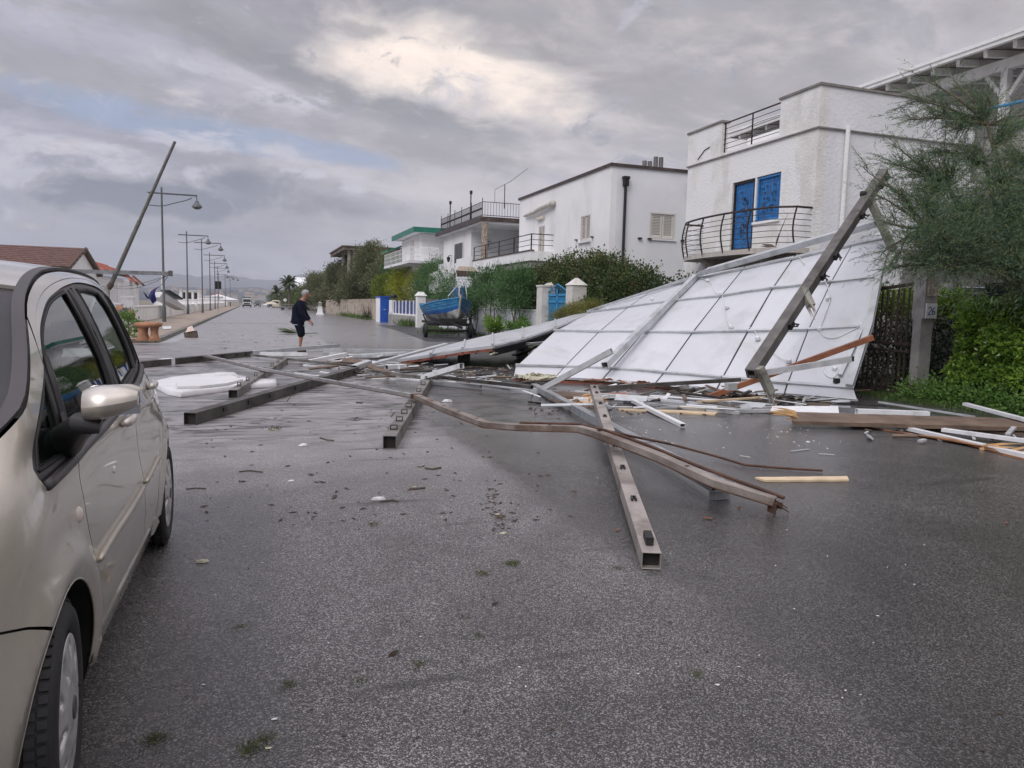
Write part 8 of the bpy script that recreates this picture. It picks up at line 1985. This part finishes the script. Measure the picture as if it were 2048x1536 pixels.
# small lamps and their white cable on the underside
CABLE = M('white_cable', (.72, .72, .71), .5)
def on_roof(px, py, off=.03):
    """point of the roof underside seen at a measured place"""
    best = None
    for i in range(0, 121):
        for j in range(0, 51):
            pass
    return None
def roof_hit(px, py):
    r = ray(px, py); bt = None
    for i in range(6):
        for j in range(5):
            for tri in ((GRID[i][j], GRID[i+1][j], GRID[i+1][j+1]), (GRID[i][j], GRID[i+1][j+1], GRID[i][j+1])):
                a, b, c = tri; n = (b-a).cross(c-a); dn = n.dot(r)
                if abs(dn) < 1e-9: continue
                t = n.dot(a-CAM)/dn; p = CAM+r*t
                if t > 0 and all((y-x).cross(p-x).dot(n) >= -1e-6 for x, y in ((a, b), (b, c), (c, a))): bt = (p, n.normalized() if n.dot(CAM-a) > 0 else -n.normalized())
    return bt
cables = [[(1398, 556), (1411, 562), (1423, 567), (1432, 588), (1445, 592), (1450, 617), (1454, 640), (1463, 657)], [(1497, 518), (1530, 512), (1560, 502), (1577, 500), (1590, 505), (1610, 530)],
          [(1643, 556), (1655, 573), (1660, 600), (1655, 620), (1645, 645), (1640, 660)], [(1500, 657), (1512, 668), (1516, 681)], [(1540, 700), (1560, 718), (1577, 724)],
          [(1640, 662), (1650, 676), (1672, 678), (1700, 665), (1722, 655)], [(1648, 735), (1650, 750), (1665, 758), (1676, 745), (1672, 738)]]
for k, cpts in enumerate(cables):
    P = [];
    for a, b in smooth_open(cpts, 4):
        h_ = roof_hit(a, b)
        if h_: P.append(h_[0]+h_[1]*.03)
    if len(P) > 1: MB().tube(P, .009, 5).build('cable', CABLE, rsx, smooth=True)
for (a, b) in ((1443, 590), (1455, 617), (1463, 657), (1416, 563), (1576, 500), (1600, 504), (1643, 556), (1657, 600), (1640, 661), (1722, 653), (1516, 680), (1577, 724), (1670, 740), (1216, 620), (1305, 600)):
    h_ = roof_hit(a, b)
    if h_: MB().lathe(h_[0]+h_[1]*.014, [(.05, 0), (.05, .03), (.03, .06), (.001, .065)], 12, axis=h_[1]).build('lamp', WHITEPL, rsx, smooth=40)
for (a, b) in ((1365, 547), (1418, 549), (1700, 720)):
    pass

# ---- the second, lower roof slab lying left of it
DARKTILE = M('red_brown_tile', (.20, .062, .04), .6, var=.3, vscale=3)
sl = thing('roof_slab_fragment', 'collapsed pale roof slab with red-brown tiled edge sloping down to the left', 'roof', tuple(g(960, 718)))
front = [at(758, 722, z=.08), at(794, 719, d=19.3), at(861, 709, d=18.6), at(925, 698, d=18.2), at(985, 691, d=18.0), at(1045, 677, d=19.5), at(1110, 655, d=21.5), at(1176, 628, d=23.5)]
back_ = [at(756, 718, d=21), at(800, 711, d=21.3), at(868, 697, d=21.6), at(930, 681, d=21.8), at(985, 668, d=22), at(1045, 656, d=23), at(1110, 640, d=24.5), at(1180, 620, d=26)]
NS = len(front)
def srow(f, off=0): return [front[i].lerp(back_[i], f)+Vector((0, 0, off)) for i in range(NS)]
mb = MB().slab([srow(f) for f in (0, .25, .5, .75, 1)], -.07)
mb.build('slab_skin', SHEETG, sl)
for i in range(1, NS-1):
    MB().beam(front[i]+Vector((0, 0, .0)), back_[i]+Vector((0, 0, .0)), .05, .045).build('seam_rib', GREYW, sl)
# tiled brown edge hanging under the front lip
for i in range(0, 4):
    a, b = front[i], front[i+1]; n = max(2, int((b-a).length/.32))
    for k in range(n):
        p, q = a.lerp(b, (k+.04)/n), a.lerp(b, (k+.96)/n); d = Vector((.03, .10, 0)); j = .01*math.sin(k*5+i)
        MB().box8([p+Vector((0, -.05, -.13+j)), q+Vector((0, -.05, -.13-j)), q+d+Vector((0, .15, -.13)), p+d+Vector((0, .15, -.13)), p+Vector((0, -.05, -.075)), q+Vector((0, -.05, -.075)), q+d+Vector((0, .15, -.075)), p+d+Vector((0, .15, -.075))]).build('edge_tile', DARKTILE, sl)
        MB().tube([q+Vector((0, -.06, -.12)), q+Vector((0, .1, -.15))], .025, 5).build('tile_lip', DARKTILE, sl)
# dark gutter under the right part
for i in range(4, NS-1):
    MB().beam(front[i]+Vector((0, 0, -.24)), front[i+1]+Vector((0, 0, -.24)), .16, .16).build('gutter', CLIP, sl)
    MB().beam(front[i]+Vector((0, -.1, -.06)), front[i+1]+Vector((0, -.1, -.06)), .05, .05).build('gutter_edge', GREYW, sl)
tc2 = front[4]+Vector((.1, -.1, -.1)); mb = MB(); rng = random.Random(4)
for k in range(4): 
    a = tc2+Vector((rng.uniform(-.5, 1.2), rng.uniform(-.1, .3), rng.uniform(-.15, .05))); mb.tube([a, a+Vector((rng.uniform(-.25, .25), rng.uniform(-.2, .1), rng.uniform(-.12, .08)))], [.03, .008], 5)
mb.build('torn_insulation', FOAM, sl, smooth=True)
for a, b, w, lab in (((1045, 703, .3), (1140, 678, .55), .10, 'grey torn rail hanging under the collapsed slab gutter'), ((1030, 712, .1), (1075, 696, .45), .2, 'crumpled grey sheet under the torn slab corner'), ((1055, 690, .6), (1150, 682, .6), .07, 'pale tube end poking out under the gutter')):
    bar('hanging_rail', lab, a, b, w, .05, GREYW if w < .09 else BEAMD, cat='rail')
# supports hidden in the dark underneath
for k, i in enumerate((3, 5)):
    p = front[i].lerp(back_[i], .6); tag(MB().box(p.x-.15, p.x+.15, p.y-.1, p.y+.1, 0, p.z-.07).build('rubble_block', CONC), ['grey rubble block under the left part of the collapsed slab', 'grey rubble block under the right part of the collapsed slab'][k], 'rubble')

# ---- leaning post with its brackets and the broken stubs
pb_, pt_ = at(1502, 748, d=11.3), at(1768, 345, d=15.0)
po = thing('leaning_post', 'tall weathered grey post leaning across the white roof underside into the tree', 'post', tuple(pb_))
MB().beam(pb_, pt_, .17, .17, lift=False, wall=.03).build('shaft', M('weathered_grey_timber', (.125, .118, .112), .75, var=.25, vscale=4, bump=.5, bscale=30, stain=(.06, .05, .045), samt=.7, sscale=1.8), po, bevel=.006)
dpo = (pt_-pb_).normalized(); spo = dpo.cross(Vector((0, 0, 1))).normalized(); upo = spo.cross(dpo)
for f in (.20, .42, .52, .74, .92, .97):
    c = pb_.lerp(pt_, f)+spo*.115-upo*.02
    mb = MB().beam(c-dpo*.07, c+dpo*.07, .05, .10, up=upo, lift=False); rng = random.Random(int(f*100))
    for k in range(3): mb.tube([c+spo*.02+dpo*rng.uniform(-.08, .08), c+spo*.09+dpo*rng.uniform(-.1, .1)-upo*.04], .012, 5)
    mb.build('bracket', DIRTY, po)
def stub(a, b, d0, d1, w, nm, ragged=True):
    p, q = at(*a, d=d0), at(*b, d=d1); o = MB().beam(p, q, w, w*.8, lift=False).build(nm, M('mossy_timber', (.25, .25, .215), .8, var=.25, vscale=6, bump=.4, stain=(.08, .075, .06), samt=.7, sscale=3), po)
    if ragged:
        mb = MB(); rng = random.Random(int(a[0])); d = (q-p).normalized()
        for k in range(9): s0 = q+Vector((rng.uniform(-.5, .5)*w, rng.uniform(-.3, .3)*w, rng.uniform(-.4, .4)*w))-d*.04; mb.tube([s0, s0+d*rng.uniform(.08, .3)+Vector((rng.uniform(-.04, .04), 0, rng.uniform(-.02, .02)))], [.02, .003], 4)
        mb.build('splinters', M('grey_splinter', (.40, .38, .34), .8, var=.3, vscale=9), o)
stub((1518, 735), (1541, 785), 11.2, 11.3, .13, 'broken_leg'); stub((1606, 578), (1622, 612), 12.5, 12.3, .12, 'broken_stub')
stub((1735, 388), (1786, 500), 14.6, 14.2, .14, 'upper_strut', False)
MB().lathe(at(1727, 388, d=14.4), [(.001, -.06), (.06, -.05), (.07, 0), (.06, .05), (.001, .06)], 8).build('rusty_knuckle', DIRTY, po)
# red-brown timber and grey bar below it
p, q = at(1420, 799, d=12.55), at(1748, 680, d=11.9)
rt_ = thing('red_timber', 'long red-brown timber rising to the right under the leaning post', 'timber', tuple(p)); p.z = max(.02, p.z)
MB().beam(p, q, .12, .09).build('timber', WOODR, rt_, bevel=.006)
p, q = at(1526, 752, d=11.6), at(1702, 724, d=11.7); gb_ = thing('grey_bar', 'flat grey bar lying over the red-brown timber', 'bar', tuple(p)); MB().beam(p, q, .07, .09).build('tube', GREYW, gb_)
MB().beam(q+Vector((-.02, 0, .01)), q+Vector((.03, 0, .01)), .06, .08).build('end_plate', CLIP, gb_)
rbx = at(1462, 768, d=11.9); tag(MB().box(rbx.x-.09, rbx.x+.09, rbx.y-.05, rbx.y+.05, rbx.z-.1, rbx.z+.02).build('small_bracket', GREYW, bevel=.005), 'small grey bracket hanging on the long rail left of the post foot', 'bracket')

# ---- foam board on the left
fbp = [(313, 769), (345, 761), (400, 755), (448, 750), (466, 752), (470, 757), (490, 760), (500, 765), (552, 765), (553, 774), (510, 777), (465, 782), (410, 789), (362, 795), (335, 790), (328, 786), (314, 779)]
fo = thing('foam_board', 'large broken white foam board lying on the wet road beside the car', 'foam board', tuple(at(430, 775, z=0)))
V2 = [Vector(p) for p in densify([tuple(p) for p in fbp], 12)]; gridp = [Vector((x, y)) for x in range(320, 552, 14) for y in range(753, 795, 6) if in_poly(x, y, fbp) and dist_poly(x, y, fbp) > 3]
vs, es, fs, *_ = delaunay_2d_cdt(V2+gridp, [], [list(range(len(V2)))], 1, 1e-4)
def fbz(x, y): return .075+.002*math.sin(x*.07)
top = [at(v.x, v.y, z=0)+Vector((0, 0, 0)) for v in vs]; mb = MB(); nV = len(vs)
topv = [Vector((p.x, p.y, fbz(v.x, v.y)*(.97 if i < len(V2) else 1))) for i, (p, v) in enumerate(zip(top, vs))]
mb.add(topv, fs); nb_ = len(V2); mb.add([topv[i] for i in range(nb_)]+[Vector((topv[i].x, topv[i].y, .004)) for i in range(nb_)], [(i, (i+1) % nb_, (i+1) % nb_+nb_, i+nb_) for i in range(nb_)])
mb.build('board', TOFOAM, fo, smooth=25, weld=True)
up2 = [(352, 768), (400, 760), (462, 755), (486, 763), (455, 771), (400, 777), (355, 778)]
MB().prism([at(a, b, z=.076) for a, b in up2], (0, 0, .045)).build('second_layer', TOFOAM, fo, bevel=.008)
c = at(452, 752, z=.1); MB().box8([c+Vector(v) for v in ((-.25, -.1, -.02), (.25, -.12, -.02), (.2, .2, -.02), (-.2, .2, -.02), (-.2, -.06, .05), (.15, -.1, .08), (.12, .14, .04), (-.15, .14, .06))]).build('torn_lump', TOFOAM, fo, bevel=.02)

# ---- loose bits scattered on the road
def chunk(px, py, s, mat_, seed, flat=.45):
    rng = random.Random(seed); p = at(px, py, z=0); n = 9; mb = MB(); top = []; bot = []
    for k in range(n):
        a = 2*math.pi*k/n; r = s*rng.uniform(.6, 1.15); bot.append((p.x+math.cos(a)*r*1.15, p.y+math.sin(a)*r*.7, .004)); top.append((p.x+math.cos(a)*r*.9, p.y+math.sin(a)*r*.6, s*flat*rng.uniform(.6, 1.2)))
    mb.add(bot+top+[(p.x, p.y, s*flat*1.25)], [(i, (i+1) % n, (i+1) % n+n, i+n) for i in range(n)]+[(i+n, (i+1) % n+n, 2*n) for i in range(n)]+[tuple(range(n-1, -1, -1))])
    return mb.build('foam_chunk', mat_, smooth=30)
bits = [(756, 1000, .048, TOFOAM, 'largest white foam chunk alone on the road, left of centre'), (608, 892, .05, TOFOAM, 'white foam chunk between the car and the centre beam'), (403, 1125, .032, FOAM, 'cream foam chunk beside the front half of the car'),
        (583, 963, .028, TOFOAM, 'small white foam crumb pair between car and largest chunk'), (895, 804, .075, TOFOAM, 'flat white foam chunk right of the centre beam'), (1007, 1068, .022, FOAM, 'small pale crumb below the seam of dirt'),
        (995, 1030, .02, FOAM, 'tiny cream crumb in the seam of dirt'), (548, 1440, .013, TOFOAM, 'small white pebble-like crumb near the bottom of the picture'), (538, 1498, .012, FOAM, 'small cream crumb at the bottom, beside the moss'),
        (1435, 1371, .011, TOFOAM, 'tiny white crumb at lower right on bare asphalt'), (1616, 885, .03, TOFOAM, 'white crumb right of the rusty rod'), (1090, 777, .06, TOFOAM, 'white crumb by the end of the galvanised beam'), (830, 975, .02, FOAM, 'pale crumb among the twigs below the centre beam')]
for i, (a, b, s, m_, lab) in enumerate(bits): tag(chunk(a, b, s, m_, i), lab, 'foam chunk')
# crumbs too many to name
def scatter(name, label, n, area, size, mat_, seed, flat=True, elong=1.0):
    rng = random.Random(seed); mb = MB()
    for k in range(n):
        px, py = rng.uniform(area[0], area[2]), rng.uniform(area[1], area[3]); p = at(px, py, z=.004)
        if p.x > 11.1 or p.x < -2.7: continue
        s = size*rng.uniform(.4, 1.3); a = rng.uniform(0, 6.28); ux = Vector((math.cos(a), math.sin(a), 0))*s*elong; uy = Vector((-math.sin(a), math.cos(a), 0))*s*.55
        h = Vector((0, 0, s*.35)); mb.add([p-ux, p+uy, p+ux, p-uy, p+h], [(0, 1, 4), (1, 2, 4), (2, 3, 4), (3, 0, 4)])
    o = mb.build(name, mat_); return tag(o, label, 'debris', kind='stuff')
LEAFB = M('dead_leaf', (.075, .045, .028), .8, island=.6, col2=(.03, .022, .016))
scatter('foam_crumbs', 'white foam crumbs sprinkled over the road near the wreck', 110, (1180, 810, 1700, 900), .016, TOFOAM, 1)
scatter('foam_crumbs', 'foam crumbs under the collapsed slab', 120, (850, 725, 1040, 760), .035, FOAM, 2)
scatter('foam_crumbs', 'fine crumbs over the whole road', 90, (400, 850, 1900, 1400), .007, TOFOAM, 3)
scatter('leaf_litter', 'dark leaf and twig litter in the middle of the road', 150, (400, 820, 1150, 1050), .018, LEAFB, 4, elong=1.8)
scatter('leaf_litter', 'leaf and bark litter in the foreground', 120, (350, 1000, 2000, 1500), .008, LEAFB, 5, elong=1.5)
scatter('leaf_litter', 'litter on the far road beyond the wreck', 160, (420, 640, 760, 710), .04, LEAFB, 6, elong=1.6)
scatter('leaf_litter', 'bark scraps under the tangle', 160, (1060, 775, 1600, 830), .035, LEAFB, 7, elong=1.8)
def seam(pts, n, s, mat_, seed, label):
    rng = random.Random(seed); mb = MB(); P = [at(a, b, z=.004) for a, b in pts]
    for k in range(n):
        f = rng.random()*(len(P)-1); i = int(f); p = P[i].lerp(P[min(i+1, len(P)-1)], f-i)+Vector((rng.gauss(0, .025), rng.gauss(0, .02), 0)); ss = s*rng.uniform(.5, 1.4); a = rng.uniform(0, 6.28)
        ux = Vector((math.cos(a), math.sin(a), 0))*ss*1.6; uy = Vector((-math.sin(a), math.cos(a), 0))*ss*.6; mb.add([p-ux, p+uy, p+ux, p-uy, p+Vector((0, 0, ss*.5))], [(0, 1, 4), (1, 2, 4), (2, 3, 4), (3, 0, 4)])
    tag(mb.build('dirt_seam', mat_), label, 'debris', kind='stuff')
seam([(978, 975), (985, 1000), (992, 1030), (1000, 1060)], 46, .013, LEAFB, 3, 'seam of brown bark crumbs washed into a line')
MOSS = M('moss_clump', (.06, .075, .03), .9, island=.5, col2=(.10, .11, .03))
for (a, b, n, s, k) in ((1025, 1128, 60, .012, 1), (965, 1148, 50, .010, 2), (1236, 1138, 30, .009, 3), (840, 1330, 40, .008, 4), (500, 1498, 70, .010, 5), (530, 1480, 50, .009, 6), (312, 1478, 60, .010, 7), (578, 1370, 60, .007, 8), (722, 1364, 30, .007, 9), (928, 1235, 25, .006, 10), (545, 858, 12, .03, 11), (745, 1050, 25, .012, 12), (480, 1255, 30, .008, 13), (958, 1272, 25, .007, 14), (1395, 1350, 40, .007, 15)):
    r2 = np.random.default_rng(k); p = at(a, b, z=0); C = np.c_[r2.normal(size=(n*3, 2))*s*2.2+np.array([p.x, p.y]), np.full(n*3, .003)]; D = unit(r2.normal(size=(n*3, 3))+np.array([0, 0, .4])); D[:, 2] = np.abs(D[:, 2])
    V, F = leaf_quads(C, D, s*1.3, s*.35, r2); o = np_mesh('moss_tuft', V, F, MOSS, None); tag(o, 'little tuft of wet green moss and weed torn onto the asphalt', 'moss', 'tufts of moss strewn on the asphalt')
def dead_leaf(px, py, s, rot, label, mat_=None):
    p = at(px, py, z=.006); c, sn = math.cos(rot), math.sin(rot); out = [(-1, 0), (-.6, .35), (0, .5), (.6, .32), (1.05, 0), (.6, -.34), (0, -.48), (-.6, -.33)]; vs = [p+Vector(((x*c-y*sn)*s, (x*sn+y*c)*s, .3*s*abs(y)+.25*s*max(0, x))) for x, y in out]; m_ = p+Vector((0, 0, .0))
    tag(MB().add(vs+[m_], [(i, (i+1) % 8, 8) for i in range(8)]+[((i+1) % 8, i, 8) for i in range(8)]).build('leaf', mat_ or LEAFB), label, 'leaf')
dead_leaf(787, 1308, .028, .5, 'curled brown leaf on the foreground asphalt, right of the front wheel'); dead_leaf(1235, 1060, .025, 0, 'flat pinkish leaf left of the longest beam', M('pink_leaf', (.34, .16, .11), .7)); dead_leaf(1478, 1016, .028, .4, 'orange-brown leaf right of the longest beam', M('orange_leaf', (.30, .13, .06), .7))
dead_leaf(1415, 1037, .04, 2.4, 'long twisted orange leaf right of the longest beam', M('orange_leaf', (.3, .13, .06), .7)); dead_leaf(990, 1208, .022, .2, 'thin brown leaf in the middle foreground'); dead_leaf(1030, 1042, .03, .2, 'nearly black leaf right of the seam of crumbs', DARKWOOD); dead_leaf(545, 860, .035, .3, 'yellow-green leaf below the long dark beam', M('lime_leaf', (.35, .42, .08), .6)); dead_leaf(2012, 1046, .02, .3, 'tiny tan leaf at the right edge', M('orange_leaf', (.3, .13, .06), .7))
def twig(pts, r, label):
    tag(MB().tube([at(a, b, z=.008) for a, b in pts], r, 5).build('twig', DARKWOOD), label, 'twig')
twig([(760, 1003), (785, 1000), (797, 1003)], .006, 'short twig right of the largest foam chunk'); twig([(850, 936), (866, 938), (882, 935)], .009, 'dark twig below the centre beam'); twig([(818, 978), (835, 977), (850, 975)], .008, 'twig under the dark twig below the centre beam'); twig([(372, 978), (392, 976), (412, 977)], .005, 'thin twig beside the rear door of the car'); twig([(640, 875), (655, 880), (668, 881)], .007, 'twig right of the white foam chunk'); twig([(478, 943), (500, 941), (525, 944)], .006, 'twig on the dark oil stain')
c_ = at(1640, 903, z=.006)
for k, (a, b) in enumerate((((1582, 903), (1618, 899)), ((1638, 908), (1668, 910)), ((1480, 912), (1500, 915)))):
    p, q = at(*a, z=.005), at(*b, z=.005); tag(MB().beam(p, q, .02, .006).build('plastic_sliver', GREYW), ['pale sliver on the road above the pale lath', 'second pale sliver right of the first', 'short pale sliver between the rod and the lath'][k], 'debris')
OIL = M('oily_stain', (.03, .027, .026), .35, var=.2, rvar=.1)

def sticks(label, n, area, lmin, lmax, mats, seed, zmax=.06, ws=1.0):
    """splinters and offcuts too many to name, one mesh per material"""
    rng = random.Random(seed)
    for m_ in mats:
        mb = MB()
        for k in range(n):
            p = at(rng.uniform(area[0], area[2]), rng.uniform(area[1], area[3]), z=.01)
            if p.x > 11 or p.x < -2.6: continue
            a = rng.gauss(0, .7) if rng.random() < .7 else rng.uniform(0, 3.14); L_ = rng.uniform(lmin, lmax); d = Vector((math.cos(a), math.sin(a), rng.uniform(-.05, .05)))
            q = p+d*L_; z0 = rng.uniform(0, zmax); p.z = max(.006, z0); q.z = max(.006, z0+rng.uniform(-.04, .08)); mb.beam(p, q, rng.uniform(.015, .06)*ws, rng.uniform(.006, .03)*ws, roll=rng.uniform(-.6, .6))
        tag(mb.build('splinter_litter', m_), label, 'debris', kind='stuff')
sticks('splinters and strips strewn through the heap in front of the person', 16, (600, 718, 860, 760), .15, .8, (GREYW, WOODP, DIRTY, WHITEB), 3)
sticks('splinters and strips strewn along the foot of the roof underside', 22, (1080, 783, 1690, 828), .15, .9, (GREYW, WOODP, DIRTY, WHITEB), 4, .12)
sticks('offcuts under the collapsed slab', 14, (860, 728, 1050, 768), .1, .6, (GREYW, WOODP, DIRTY), 5)
sticks('splinters by the planks at the right edge', 10, (1720, 846, 2048, 890), .06, .3, (WOODP, GREYW), 6, .04)
sticks('small dark scraps round the beams', 9, (420, 740, 1100, 860), .03, .12, (DIRTY, WOODP), 7, .004, .35)
# ------------------------------------------------------------------ air
HAZE = True
if HAZE:
    hm = bpy.data.materials.new('haze'); hm.use_nodes = True; t = hm.node_tree; t.nodes.clear()
    o_ = t.nodes.new('ShaderNodeOutputMaterial'); v_ = t.nodes.new('ShaderNodeVolumePrincipled'); t.links.new(v_.outputs[0], o_.inputs['Volume'])
    v_.inputs['Density'].default_value = .00014; v_.inputs['Color'].default_value = (.86, .91, 1.0, 1); v_.inputs['Anisotropy'].default_value = .3
    hb_ = MB().box(-9500, 9500, -100, 9800, -2.2, 420).build('haze', hm, loc=(0, 0, 0)); tag(hb_, kind='stuff'); hb_.display_type = 'WIRE'
